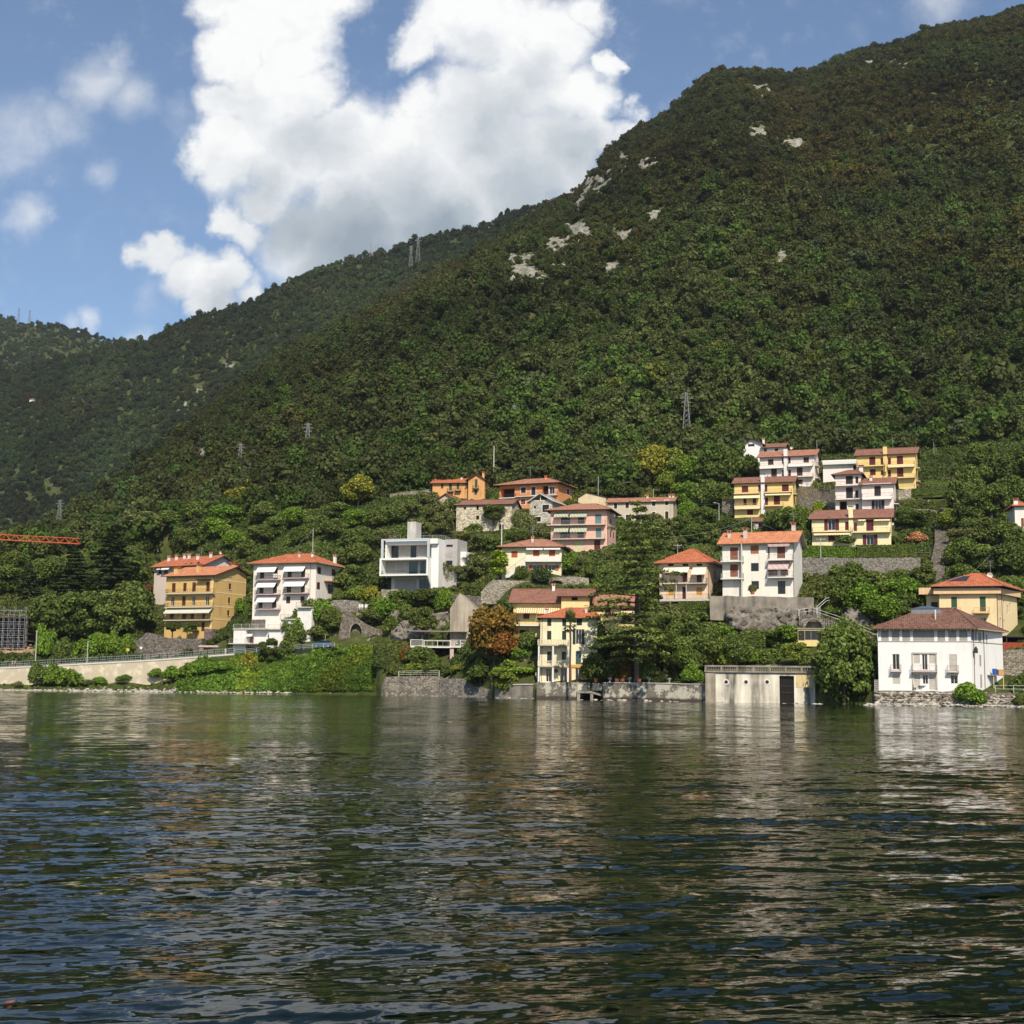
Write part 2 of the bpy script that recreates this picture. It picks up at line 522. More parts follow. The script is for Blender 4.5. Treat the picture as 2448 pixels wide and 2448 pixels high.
def ground(x, Y):
  x, Y = np.asarray(x, float), np.asarray(Y, float)
  a = x / Y
  Yv, Ys = village_top(a), shoreY(a)
  zv = CAM_H + np.interp(a, VTa, VTe) * Yv
  # village slope
  zl = tps(x, np.minimum(Y, Yv))
  zl = np.maximum(zl, 1.0)
  zl = zl + 0.5 * fbm(x / 9.0, Y / 9.0, 3)
  d = Y - Ys
  nat = natural_shore(a)
  w_wall = np.clip((d - 0.1) / 0.5, 0, 1)
  zn = np.clip(d, -50, None) * 0.12 - 0.15
  road_front = np.interp(a, [(0 - HALF) / FPX, (560 - HALF) / FPX], [302.4, 299.4]) - Ys
  w_nat = np.clip((d - road_front) / 1.0, 0, 1)
  bank = np.interp(a, [(330 - HALF) / FPX, (480 - HALF) / FPX], [0.0, 1.0])
  zbank = -0.15 + np.clip(d, 0, None) * np.interp(a, [(480 - HALF) / FPX, (700 - HALF) / FPX, (880 - HALF) / FPX], [0.55, 0.80, 1.05])
  z_nat = np.where(bank > 0, np.minimum(np.maximum(zn, zbank * bank), np.maximum(zl, 0)) * bank + (zn * (1 - w_nat) + zl * w_nat) * (1 - bank), zn * (1 - w_nat) + zl * w_nat)
  z_wal = -3.0 * (1 - w_wall) + zl * w_wall
  zl = np.where(nat > 0.5, z_nat, z_wal)
  zl = np.where(d < 0, -3.0 - 0.05 * np.abs(d), zl)
  # mountain
  zr, Yr = CAM_H + np.interp(a, R1a, R1e) * np.interp(a, R1a, R1y), np.interp(a, R1a, R1y)
  t = np.clip((Y - Yv) / np.maximum(Yr - Yv, 1), 0, 1)
  g = t + 0.10 * np.sin(math.pi * t) * (1 - 0.3 * t)
  nz = (44 * fbm(x / 105.0 + 3.1, Y / 420.0, 3) + 16 * fbm(x / 42.0, Y / 110.0 + 9, 3) + 5 * fbm(x / 15.0, Y / 18.0 + 5, 2)) * np.clip(t * 4, 0, 1) * np.clip((1 - t) * 6, 0, 1)
  zm = zv + (zr - zv) * g + nz
  er = np.interp(a, R1a, R1e)
  zm = np.minimum(zm, CAM_H + (er - 0.002 - 0.028 * (1 - t)) * Y)
  zm = np.where(Y > Yr, hill_past(zr, Yr, Y, a), zm)
  z1 = np.where(Y < Yv, zl, zm)
  # second and third hills
  z = z1
  for (ra, re, ry, sl) in ((R2a, R2e, R2y, 0.62), (R3a, R3e, R3y, 0.55)):
    Yr2 = np.interp(a, ra, ry)
    zr2 = CAM_H + np.interp(a, ra, re) * Yr2
    dd = np.maximum(Yr2 - Y, 0)
    z2 = zr2 - sl * dd + 75 * fbm(x / 190.0 + 7.7, Y / 600.0 + 1.3, 4) * np.clip(dd / 150, 0, 1)
    z2 = np.minimum(z2, CAM_H + (np.interp(a, ra, re) - 0.001 - 0.00004 * dd) * Y)
    z2 = np.where(Y > Yr2, hill_past(zr2, Yr2, Y, a), z2)
    z = np.where(Y > Yv + 20, np.maximum(z, z2), z)
  return z

def gz(x, Y):
  return float(ground(np.array([x]), np.array([Y]))[0])

def hit(px, py, y0=None, y1=1700.0):
  """the first ground point seen through a pixel of the photograph"""
  v = ray(px, py)
  a = v[0]
  ys = np.concatenate([np.arange((y0 or float(shoreY(a)) - 1.0), 470, 0.35), np.geomspace(470, y1, 500)])
  g = ground(v[0] * ys, ys)
  zz = CAM_H + v[2] * ys
  i = int(np.argmax(g >= zz)) if (g >= zz).any() else len(ys) - 1
  Y = float(ys[i])
  return Vector((v[0] * Y, Y, float(g[i])))

# rock shows through the wood: px, py, half-width, half-height (photo pixels)
ROCKS = [(1430, 430, 55, 75, 1.0), (1490, 400, 40, 45, .8), (1545, 395, 40, 35, .7), (1400, 490, 50, 50, .8), (1380, 560, 45, 70, .9), (1330, 600, 50, 60, .7), (1260, 640, 55, 40, 1.0), (1215, 625, 30, 22, .8), (1220, 690, 25, 25, 1.0),
     (1490, 590, 30, 55, 1.0), (1515, 570, 20, 40, .8), (1460, 650, 45, 25, .8), (1300, 680, 35, 25, .6), (1560, 520, 30, 30, .5), (1810, 320, 40, 25, .7), (1895, 350, 50, 22, 1.0), (1820, 215, 35, 40, .6),
     (2070, 160, 40, 22, .8), (2150, 160, 40, 20, .9), (2330, 155, 18, 10, .6), (1880, 615, 40, 40, .6), (1610, 620, 25, 25, .4), (655, 970, 22, 26, 1.0), (555, 1015, 20, 22, .8), (495, 1090, 40, 26, 1.0), (455, 1118, 18, 8, .8),
     (435, 975, 16, 12, .9), (475, 940, 14, 16, .7), (545, 870, 22, 20, .6), (1750, 860, 14, 12, .5), (1580, 500, 12, 22, .5), (1660, 580, 10, 16, .5)]
_rk = []
for (px, py, w, h, s) in ROCKS:
  u, v = elev(px, py)
  _rk.append((u, v, w / FPX, h / FPX, s))

def rock_weight(x, Y, z):
  u, v = x / Y, (z - CAM_H) / Y
  w = np.zeros_like(u)
  for (cu, cv, hw, hh, s) in _rk:
    q = 1 - np.sqrt(((u - cu) / hw) ** 2 + ((v - cv) / hh) ** 2)
    w = np.maximum(w, s * np.clip(q * 1.8, 0, 1))
  return w * np.clip((fbm(x / 6.0 + 2, z / 9.0 + Y / 40.0, 3) + 0.17) * 5.5, 0, 1)

# ------------------------------------------------------------------ terrain mesh
def build_terrain():
  A = np.linspace(-0.66, 0.66, 620)
  d = np.concatenate([[-14, -6, -2.0], np.arange(-0.4, 60, 0.75), np.arange(60, 215, 1.5), np.geomspace(215, 2600, 210)])
  aa, dd = np.meshgrid(A, d, indexing='ij')
  Y = shoreY(aa) + dd
  X = aa * Y
  Z = ground(X, Y)
  rw = rock_weight(X, Y, Z)
  na, nd = aa.shape
  # rock stands proud and broken
  crag = np.abs(fbm(X / 7.0, Z / 9.0 + Y / 30.0, 4)) * 14
  Z = Z + np.where(Y > 420, np.clip(rw, 0, 1) * crag, 0)
  V = np.stack([X, Y, Z], -1).reshape(-1, 3)
  idx = np.arange(na * nd).reshape(na, nd)
  F = np.stack([idx[:-1, :-1], idx[1:, :-1], idx[1:, 1:], idx[:-1, 1:]], -1).reshape(-1, 4)
  return V, F, rw.reshape(-1)

def mat_ground():
  m, nt, b = newmat('hillside_soil')
  g = nt.nodes.new('ShaderNodeNewGeometry')
  at_ = nt.nodes.new('ShaderNodeAttribute')
  at_.attribute_name = 'rock'
  n1 = noise(nt, g.outputs['Position'], 0.35, 6)
  soil = ramp(nt, n1, [(0.3, (0.035, 0.045, 0.014)), (0.5, (0.06, 0.075, 0.02)), (0.7, (0.10, 0.095, 0.04))])
  n2 = noise(nt, g.outputs['Position'], 0.55, 8, 0.7)
  rock = ramp(nt, n2, [(0.32, (0.05, 0.055, 0.035)), (0.5, (0.23, 0.22, 0.18)), (0.7, (0.46, 0.44, 0.39))])
  k = smooth(nt, math_node(nt, 'ADD', at_.outputs['Fac'], math_node(nt, 'MULTIPLY', math_node(nt, 'SUBTRACT', n2, 0.5), 2.4)), 0.30, 0.42)
  nt.links.new(mixcol(nt, k, soil, rock), b.inputs['Base Color'])
  b.inputs['Roughness'].default_value = 0.95
  b.inputs['Specular IOR Level'].default_value = 0.1
  bp = nt.nodes.new('ShaderNodeBump')
  bp.inputs['Strength'].default_value = 0.8
  bp.inputs['Distance'].default_value = 0.6
  nt.links.new(n2, bp.inputs['Height'])
  nt.links.new(bp.outputs[0], b.inputs['Normal'])
  return m

_V, _F, _RW = build_terrain()
terrain = np_mesh('hillside', _V, _F, mat_ground(), smooth_=True, attrs={'rock': _RW})
tag(terrain, 'steep wooded mountainside rising from the lake shore', None, None, 'structure')

# ------------------------------------------------------------------ the lake
def build_water():
  fine = np.linspace(-0.44, 0.44, 620)
  th = np.concatenate([np.linspace(-math.pi, -0.6, 40), np.linspace(-0.58, -0.45, 40), fine, np.linspace(0.45, 0.58, 40), np.linspace(0.6, math.pi, 40)])
  d = np.concatenate([[0.3, 1.5, 3, 5], 1.0 / np.linspace(1 / 7.0, 1 / 80.0, 800), np.arange(80.5, 262, 0.62), np.geomspace(264, 420, 12)])
  tt, dd = np.meshgrid(th, d, indexing='ij')
  X, Y = dd * np.sin(tt), dd * np.cos(tt)
  Z = np.zeros_like(X)
  wr = np.random.default_rng(11)
  cell = np.maximum(dd * 0.88 / 620, np.where(dd > 80, 0.62, dd * dd / (800 * 7.6)))
  for i in range(110):
    lam = 0.20 * (3.2 / 0.20) ** wr.random()
    ang = math.radians(-90 + 14) + wr.normal() * 0.28
    k = 2 * math.pi / lam
    amp = 0.0034 * lam ** 1.0
    ph = wr.random() * 6.28
    fade = np.clip((lam / cell - 2.5) / 3.0, 0, 1)
    env = 0.35 + 1.3 * (fbm(X / (lam * 5) + i * 3.3, Y / (lam * 4) + i * 1.7, 2) + 0.5)
    s = np.sin(k * (X * math.cos(ang) + Y * math.sin(ang)) + ph)
    Z += amp * 0.50 * fade * env * (s + 0.18 * np.cos(2 * k * (X * math.cos(ang) + Y * math.sin(ang)) + 2 * ph))
  V = np.stack([X, Y, Z], -1).reshape(-1, 3)
  na, nd = tt.shape
  idx = np.arange(na * nd).reshape(na, nd)
  F = np.stack([idx[:-1, :-1], idx[:-1, 1:], idx[1:, 1:], idx[1:, :-1]], -1).reshape(-1, 4)
  return V, F

def mat_water():
  m, nt, b = newmat('lake_water')
  b.inputs['Base Color'].default_value = (0.002, 0.0065, 0.0045, 1)
  b.inputs['Roughness'].default_value = 0.04
  b.inputs['IOR'].default_value = 1.333
  g = nt.nodes.new('ShaderNodeNewGeometry')
  pos = g.outputs['Position']
  total = None
  for (sx, sy, sc, amp, det) in ((0.3, 1.0, 0.16, 0.10, 2), (0.45, 1.0, 1.6, 0.15, 2), (0.5, 1.0, 5.5, 0.32, 2), (0.55, 1.0, 15.0, 0.15, 2)):
    mp = nt.nodes.new('ShaderNodeMapping')
    mp.vector_type = 'TEXTURE'
    mp.inputs['Scale'].default_value = (1 / sx, 1 / sy, 1.0)
    mp.inputs['Rotation'].default_value = (0, 0, math.radians(13))
    nt.links.new(pos, mp.inputs[0])
    c = noise(nt, mp.outputs[0], sc, det, 0.5, 'Color')
    s = vmath(nt, 'SUBTRACT', c, (0.5, 0.5, 0.5)).outputs[0]
    q = vmath(nt, 'MULTIPLY', s, (amp * 0.8, amp * 1.6, 0.0)).outputs[0]
    total = q if total is None else vmath(nt, 'ADD', total, q).outputs[0]
  mp = nt.nodes.new('ShaderNodeMapping')
  mp.inputs['Scale'].default_value = (0.35, 1.0, 0.0)
  nt.links.new(pos, mp.inputs[0])
  gust = smooth(nt, noise(nt, mp.outputs[0], 0.11, 4, 0.6), 0.36, 0.64, 0.6, 1.4)
  gs = nt.nodes.new('ShaderNodeVectorMath')
  gs.operation = 'SCALE'
  nt.links.new(total, gs.inputs[0])
  nt.links.new(gust, gs.inputs[3])
  nn = vmath(nt, 'ADD', g.outputs['Normal'], gs.outputs[0]).outputs[0]
  nrm = nt.nodes.new('ShaderNodeVectorMath')
  nrm.operation = 'NORMALIZE'
  nt.links.new(nn, nrm.inputs[0])
  nt.links.new(nrm.outputs[0], b.inputs['Normal'])
  return m

_V, _F = build_water()
water = np_mesh('lake_water', _V, _F, mat_water(), smooth_=True)
tag(water, 'dark rippled lake water', None, None, 'structure')
# ================================================================== foliage
def leaf_mat(name, dark, mid, light, use_obj_color=False, instancer=False, brown=None):
  m, nt, b = newmat(name)
  g = nt.nodes.new('ShaderNodeNewGeometry')
  r = ramp(nt, g.outputs['Random Per Island'], [(0.0, dark), (0.5, mid), (1.0, light)])
  col = r
  if use_obj_color:
    oi = nt.nodes.new('ShaderNodeObjectInfo')
    col = mixcol(nt, 1.0, col, oi.outputs['Color'], 'MULTIPLY')
  if instancer:
    a = nt.nodes.new('ShaderNodeAttribute')
    a.attribute_type = 'INSTANCER'
    a.attribute_name = 'tint'
    col = mixcol(nt, 1.0, col, a.outputs['Color'], 'MULTIPLY')
  nt.links.new(col, b.inputs['Base Color'])
  b.inputs['Roughness'].default_value = 0.75
  b.inputs['Specular IOR Level'].default_value = 0.15
  tr = nt.nodes.new('ShaderNodeBsdfTranslucent')
  nt.links.new(col, tr.inputs[0])
  mx = nt.nodes.new('ShaderNodeMixShader')
  mx.inputs[0].default_value = 0.28
  nt.links.new(b.outputs[0], mx.inputs[1])
  nt.links.new(tr.outputs[0], mx.inputs[2])
  nt.links.new(mx.outputs[0], nt.nodes['Material Output'].inputs[0])
  return m

LEAF = leaf_mat('leaf_green', (0.054, 0.074, 0.017), (0.120, 0.154, 0.033), (0.215, 0.258, 0.062), use_obj_color=True)
LEAF_F = leaf_mat('leaf_forest', (0.034, 0.045, 0.013), (0.060, 0.075, 0.020), (0.098, 0.116, 0.032), instancer=True)
BARK, _nt, _b = newmat('bark')
_nz = noise(_nt, None, 6.0, 5)
_nt.links.new(ramp(_nt, _nz, [(0.3, (0.05, 0.037, 0.025)), (0.7, (0.13, 0.10, 0.075))]), _b.inputs['Base Color'])
_b.inputs['Roughness'].default_value = 0.9

def cards(centers, normals, size, r, jit=0.6, aspect=0.75):
  """leaf-clump quads around centers, facing roughly along normals"""
  n = len(centers)
  nv = normals + r.normal(size=(n, 3)) * jit
  nv /= np.linalg.norm(nv, axis=1, keepdims=True) + 1e-9
  t = np.cross(nv, r.normal(size=(n, 3)))
  t /= np.linalg.norm(t, axis=1, keepdims=True) + 1e-9
  bt = np.cross(nv, t)
  s = (size * (0.6 + 0.8 * r.random(n)))[:, None] * 0.5
  q = np.stack([centers - t * s - bt * s * aspect * 0.7, centers + t * s * 0.7 - bt * s * aspect, centers + t * s + bt * s * aspect * 0.8, centers - t * s * 0.6 + bt * s * aspect], 1)
  q[:, 2] += nv * s * 0.35
  return q.reshape(-1, 3), np.arange(4 * n).reshape(n, 4)

def lobes_crown(r, R, H, z0, nl, per, leaf, lobe=0.42, shape='round', core=True):
  """crown of overlapping lobes of leaf clumps; R radius, H crown height, z0 its underside"""
  Vs, Fs, off = [], [], 0
  ctr = []
  for i in range(nl):
    while True:
      p = r.uniform(-1, 1, 3)
      if np.dot(p, p) < 1:
        break
    p = p / (np.linalg.norm(p) + 1e-6) * (np.linalg.norm(p) ** 0.5)
    if shape == 'cone':
      k = 1 - 0.9 * (p[2] * 0.5 + 0.5)
      p[:2] *= k
    if shape == 'dome':
      p[2] = abs(p[2]) * 1.6 - 0.6
    ctr.append((p[0] * R * (1 - lobe * 0.6), p[1] * R * (1 - lobe * 0.6), z0 + H * 0.5 + p[2] * H * 0.5 * (1 - lobe * 0.5)))
  for c in ctr:
    lr = R * lobe * r.uniform(0.75, 1.25)
    if shape == 'cone':
      lr *= 1.15 - 0.85 * min(1, max(0, (c[2] - z0) / H))
    dv = r.normal(size=(per, 3))
    dv /= np.linalg.norm(dv, axis=1, keepdims=True)
    dv[:, 2] = np.where(dv[:, 2] < -0.55, -dv[:, 2], dv[:, 2])
    rad = lr * (0.72 + 0.38 * r.random(per))[:, None]
    pts = np.array(c) + dv * rad * np.array([1, 1, min(1.0, H / (2 * R) + 0.25)])
    v, f = cards(pts, dv, np.full(per, leaf), r)
    Vs.append(v)
    Fs.append(f + off)
    off += len(v)
    if core:
      # a closed dark heart so that the crown is not see-through everywhere
      cc = np.array(c)
      o6 = np.array([[1, 0, 0], [-1, 0, 0], [0, 1, 0], [0, -1, 0], [0, 0, 1], [0, 0, -1]]) * lr * 0.62 + cc
      tri = np.array([[0, 2, 4, 4], [2, 1, 4, 4], [1, 3, 4, 4], [3, 0, 4, 4], [2, 0, 5, 5], [1, 2, 5, 5], [3, 1, 5, 5], [0, 3, 5, 5]])
      Vs.append(o6)
      Fs.append(np.stack([tri[:, 0], tri[:, 1], tri[:, 2], tri[:, 2]], 1) + off)
      off += 6
  return np.concatenate(Vs), np.concatenate(Fs)

def quads_mesh(name, V, F, mats):
  """mesh from quads, where a repeated last corner means a triangle"""
  tri = F[:, 2] == F[:, 3]
  V2, polys = V, []
  me = bpy.data.meshes.new(name)
  Fq, Ft = F[~tri], F[tri][:, :3]
  nl = Fq.size + Ft.size
  me.vertices.add(len(V2))
  me.vertices.foreach_set('co', np.ascontiguousarray(V2, dtype=np.float32).ravel())
  me.loops.add(nl)
  me.loops.foreach_set('vertex_index', np.concatenate([Fq.ravel(), Ft.ravel()]).astype(np.int32))
  me.polygons.add(len(F))
  me.polygons.foreach_set('loop_start', np.concatenate([np.arange(len(Fq)) * 4, Fq.size + np.arange(len(Ft)) * 3]).astype(np.int32))
  me.polygons.foreach_set('loop_total', np.concatenate([np.full(len(Fq), 4), np.full(len(Ft), 3)]).astype(np.int32))
  for mt in mats:
    me.materials.append(mt)
  me.update(calc_edges=True)
  return me

# ------------------------------------------------------------------ the wood on the mountain: one mass, instanced
pcol = bpy.data.collections.new('forest_sources')
for i in range(9):
  r = np.random.default_rng(100 + i)
  R = r.uniform(2.6, 3.6)
  H = R * r.uniform(1.3, 2.0)
  V, F = lobes_crown(r, R, H, 1.0, int(r.integers(6, 11)), 76, 0.66, lobe=r.uniform(0.4, 0.55), shape='cone' if i == 8 else 'round')
  o = bpy.data.objects.new('forest_crown_%02d' % i, quads_mesh('forest_crown', V, F, [LEAF_F]))
  pcol.objects.link(o)

def scatter_forest():
  r = np.random.default_rng(21)
  P = []

  def batch(n, ya, yb, lo, hi):
    a = r.uniform(lo, hi, n)
    y = np.sqrt(r.uniform(ya * ya, yb * yb, n))
    return a, y
  parts = [batch(88000, 380, 1200, -0.46, 0.50), batch(30000, 1000, 1620, -0.46, 0.16), batch(9000, 1500, 2260, -0.46, -0.16)]
  a = np.concatenate([p[0] for p in parts])
  y = np.concatenate([p[1] for p in parts])
  x = a * y
  keep = y > village_top(a) - 6
  a, y, x = a[keep], y[keep], x[keep]
  z = ground(x, y)
  e = (z - CAM_H) / y
  # drop what stands wholly behind a nearer slope
  A = np.linspace(-0.47, 0.51, 300)
  D = np.concatenate([np.arange(260, 1200, 10.0), np.arange(1200, 2300, 20.0)])
  AA, DD = np.meshgrid(A, D, indexing='ij')
  E = (ground(AA * DD, DD) - CAM_H) / DD
  M = np.maximum.accumulate(E, axis=1)
  ia = np.clip(np.searchsorted(A, a), 0, len(A) - 1)
  idd = np.clip(np.searchsorted(D, y - 25) - 1, 0, len(D) - 1)
  vis = e + 12.0 / y > M[ia, idd]
  rw = rock_weight(x, y, z)
  thin = r.random(len(a)) > np.clip(rw * 1.3, 0, 0.8)
  k = vis & thin
  a, y, x, z, e, rw = a[k], y[k], x[k], z[k], e[k], rw[k]
  n = len(a)
  big = 1.2 * fbm(x / 75.0, (z + y * 0.3) / 75.0 + 5, 3)
  pxl = HALF + a * FPX
  low = np.clip(1 - (y - 400) / 260.0, 0, 1)                  # lusher at the foot
  front = y < np.interp(a, R1a, R1y) + 5
  s = np.clip(np.exp(r.normal(-.55, .34, n)), .28, 1.35) * np.where(front, 0.95 + 0.45 * low, 1.5) * (1 - 0.5 * np.clip(rw * 2, 0, 1))
  # colours: olive, fresh green, brown, grey-green, dark
  base = np.ones((n, 3))
  val = r.uniform(0.78, 1.14, n) * (1 + 1.2 * big) * (0.98 + 0.30 * low)
  base *= val[:, None]
  br = np.clip(fbm(x / 38.0 + 9, z / 38.0, 3) * 3.0 + 0.18 + 0.8 * np.clip(e - 0.18, 0, 1) - 0.5 * low, 0, 1) * (r.random(n) < 0.8)
  brown = np.array([1.28, 0.90, 0.74])
  base *= (1 + br[:, None] * (brown - 1))
  fresh = (r.random(n) < 0.10 + 0.22 * low)
  base[fresh] *= np.array([0.95, 1.28, 0.85])
  yel = (r.random(n) < 0.02)
  base[yel] *= np.array([1.35, 1.25, 0.8])
  grey = (r.random(n) < 0.05)
  base[grey] *= np.array([1.05, 1.08, 1.5])
  dk = (r.random(n) < 0.16)
  base[dk] *= 0.65
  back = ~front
  base[back] *= np.array([0.80, 1.0, 1.15])  # crowns behind the front ridge tinted bluer: distance haze painted into leaf colour
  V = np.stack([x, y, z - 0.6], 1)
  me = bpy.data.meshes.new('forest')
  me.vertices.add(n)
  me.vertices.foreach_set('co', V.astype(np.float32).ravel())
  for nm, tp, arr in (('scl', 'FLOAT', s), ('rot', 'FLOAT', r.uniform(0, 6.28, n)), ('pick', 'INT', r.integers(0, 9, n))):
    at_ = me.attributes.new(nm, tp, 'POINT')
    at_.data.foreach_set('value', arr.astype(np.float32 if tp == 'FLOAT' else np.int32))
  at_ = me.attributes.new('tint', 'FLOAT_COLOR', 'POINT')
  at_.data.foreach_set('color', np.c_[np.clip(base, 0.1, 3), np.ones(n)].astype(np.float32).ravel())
  o = bpy.data.objects.new('forest', me)
  COL.objects.link(o)
  return o

def instancer(o, coll):
  ng = bpy.data.node_groups.new('scatter', 'GeometryNodeTree')
  ng.interface.new_socket('Geometry', in_out='INPUT', socket_type='NodeSocketGeometry')
  ng.interface.new_socket('Geometry', in_out='OUTPUT', socket_type='NodeSocketGeometry')
  gi, go = ng.nodes.new('NodeGroupInput'), ng.nodes.new('NodeGroupOutput')
  ci = ng.nodes.new('GeometryNodeCollectionInfo')
  ci.inputs['Collection'].default_value = coll
  ci.inputs['Separate Children'].default_value = True
  ci.inputs['Reset Children'].default_value = True
  ip = ng.nodes.new('GeometryNodeInstanceOnPoints')
  ip.inputs['Pick Instance'].default_value = True

  def attr(nm, tp):
    n = ng.nodes.new('GeometryNodeInputNamedAttribute')
    n.data_type = tp
    n.inputs['Name'].default_value = nm
    return n.outputs['Attribute']
  cx = ng.nodes.new('ShaderNodeCombineXYZ')
  ng.links.new(attr('rot', 'FLOAT'), cx.inputs[2])
  ng.links.new(gi.outputs[0], ip.inputs['Points'])
  ng.links.new(ci.outputs[0], ip.inputs['Instance'])
  ng.links.new(attr('pick', 'INT'), ip.inputs['Instance Index'])
  ng.links.new(cx.outputs[0], ip.inputs['Rotation'])
  ng.links.new(attr('scl', 'FLOAT'), ip.inputs['Scale'])
  ng.links.new(ip.outputs[0], go.inputs[0])
  md = o.modifiers.new('scatter', 'NODES')
  md.node_group = ng

forest = scatter_forest()
instancer(forest, pcol)
tag(forest, 'dense mixed broadleaf wood covering the whole mountainside', 'forest', None, 'stuff')
# ================================================================== building materials
_mc = {}

def stucco(rgb, dirt=0.25, scale=0.35, bump=0.15):
  key = ('stucco', rgb, dirt)
  if key in _mc:
    return _mc[key]
  m, nt, b = newmat('stucco')
  g = nt.nodes.new('ShaderNodeNewGeometry')
  n1 = noise(nt, g.outputs['Position'], scale, 6, 0.6)
  mp = nt.nodes.new('ShaderNodeMapping')
  mp.inputs['Scale'].default_value = (1.6, 1.6, 0.18)
  nt.links.new(g.outputs['Position'], mp.inputs[0])
  n2 = noise(nt, mp.outputs[0], 1.3, 5, 0.6)
  dk = tuple(c * (1 - min(.5, 1.5 * dirt)) * f for c, f in zip(rgb, (1, 0.97, 0.92)))
  lt = tuple(min(0.88, c * (1 + 0.06 * dirt)) for c in rgb)
  c = ramp(nt, math_node(nt, 'ADD', math_node(nt, 'MULTIPLY', n1, 0.5), math_node(nt, 'MULTIPLY', n2, 0.5)), [(0.33, dk), (0.46, tuple(q * (1 - .35 * dirt) for q in rgb)), (0.52, rgb), (0.7, lt)])
  nt.links.new(c, b.inputs['Base Color'])
  b.inputs['Roughness'].default_value = 0.9
  b.inputs['Specular IOR Level'].default_value = 0.15
  bp = nt.nodes.new('ShaderNodeBump')
  bp.inputs['Strength'].default_value = bump
  bp.inputs['Distance'].default_value = 0.03
  nt.links.new(noise(nt, g.outputs['Position'], 9.0, 5), bp.inputs['Height'])
  nt.links.new(bp.outputs[0], b.inputs['Normal'])
  _mc[key] = m
  return m

def plain(name, rgb, rough=0.6, spec=0.3, metal=0.0, var=0.12, scale=2.5):
  key = (name, rgb)
  if key in _mc:
    return _mc[key]
  m, nt, b = newmat(name)
  g = nt.nodes.new('ShaderNodeNewGeometry')
  n1 = noise(nt, g.outputs['Position'], scale, 4)
  nt.links.new(ramp(nt, n1, [(0.3, tuple(c * (1 - var) for c in rgb)), (0.7, tuple(min(0.95, c * (1 + var)) for c in rgb))]), b.inputs['Base Color'])
  b.inputs['Roughness'].default_value = rough
  b.inputs['Specular IOR Level'].default_value = spec
  b.inputs['Metallic'].default_value = metal
  _mc[key] = m
  return m

def roof_mat(rgb, vary=0.35):
  key = ('roof', rgb)
  if key in _mc:
    return _mc[key]
  m, nt, b = newmat('clay_tiles')
  tcn = nt.nodes.new('ShaderNodeTexCoord')
  P = tcn.outputs['Object']
  vo = nt.nodes.new('ShaderNodeTexVoronoi')
  vo.inputs['Scale'].default_value = 3.2
  nt.links.new(P, vo.inputs['Vector'])
  sp = nt.nodes.new('ShaderNodeSeparateXYZ')
  nt.links.new(vo.outputs['Color'], sp.inputs[0])
  n1 = noise(nt, P, 0.5, 5, 0.65)
  k = math_node(nt, 'ADD', math_node(nt, 'MULTIPLY', sp.outputs[0], 0.45), math_node(nt, 'MULTIPLY', n1, 0.6))
  dk = (rgb[0] * (1 - vary), rgb[1] * (1 - vary * 0.8), rgb[2] * (1 - vary * 0.7))
  lt = (min(.8, rgb[0] * (1 + vary * 0.7)), min(.7, rgb[1] * (1 + vary)), min(.6, rgb[2] * (1 + vary * 1.2)))
  nt.links.new(ramp(nt, k, [(0.25, dk), (0.5, rgb), (0.8, lt)]), b.inputs['Base Color'])
  b.inputs['Roughness'].default_value = 0.85
  b.inputs['Specular IOR Level'].default_value = 0.2
  w = nt.nodes.new('ShaderNodeTexWave')
  w.wave_type, w.bands_direction = 'BANDS', 'X'
  w.inputs['Scale'].default_value = 1.15
  w.inputs['Distortion'].default_value = 0.6
  nt.links.new(P, w.inputs['Vector'])
  bp = nt.nodes.new('ShaderNodeBump')
  bp.inputs['Strength'].default_value = 0.7
  bp.inputs['Distance'].default_value = 0.06
  nt.links.new(math_node(nt, 'ADD', w.outputs['Fac'], math_node(nt, 'MULTIPLY', sp.outputs[1], 0.8)), bp.inputs['Height'])
  nt.links.new(bp.outputs[0], b.inputs['Normal'])
  _mc[key] = m
  return m

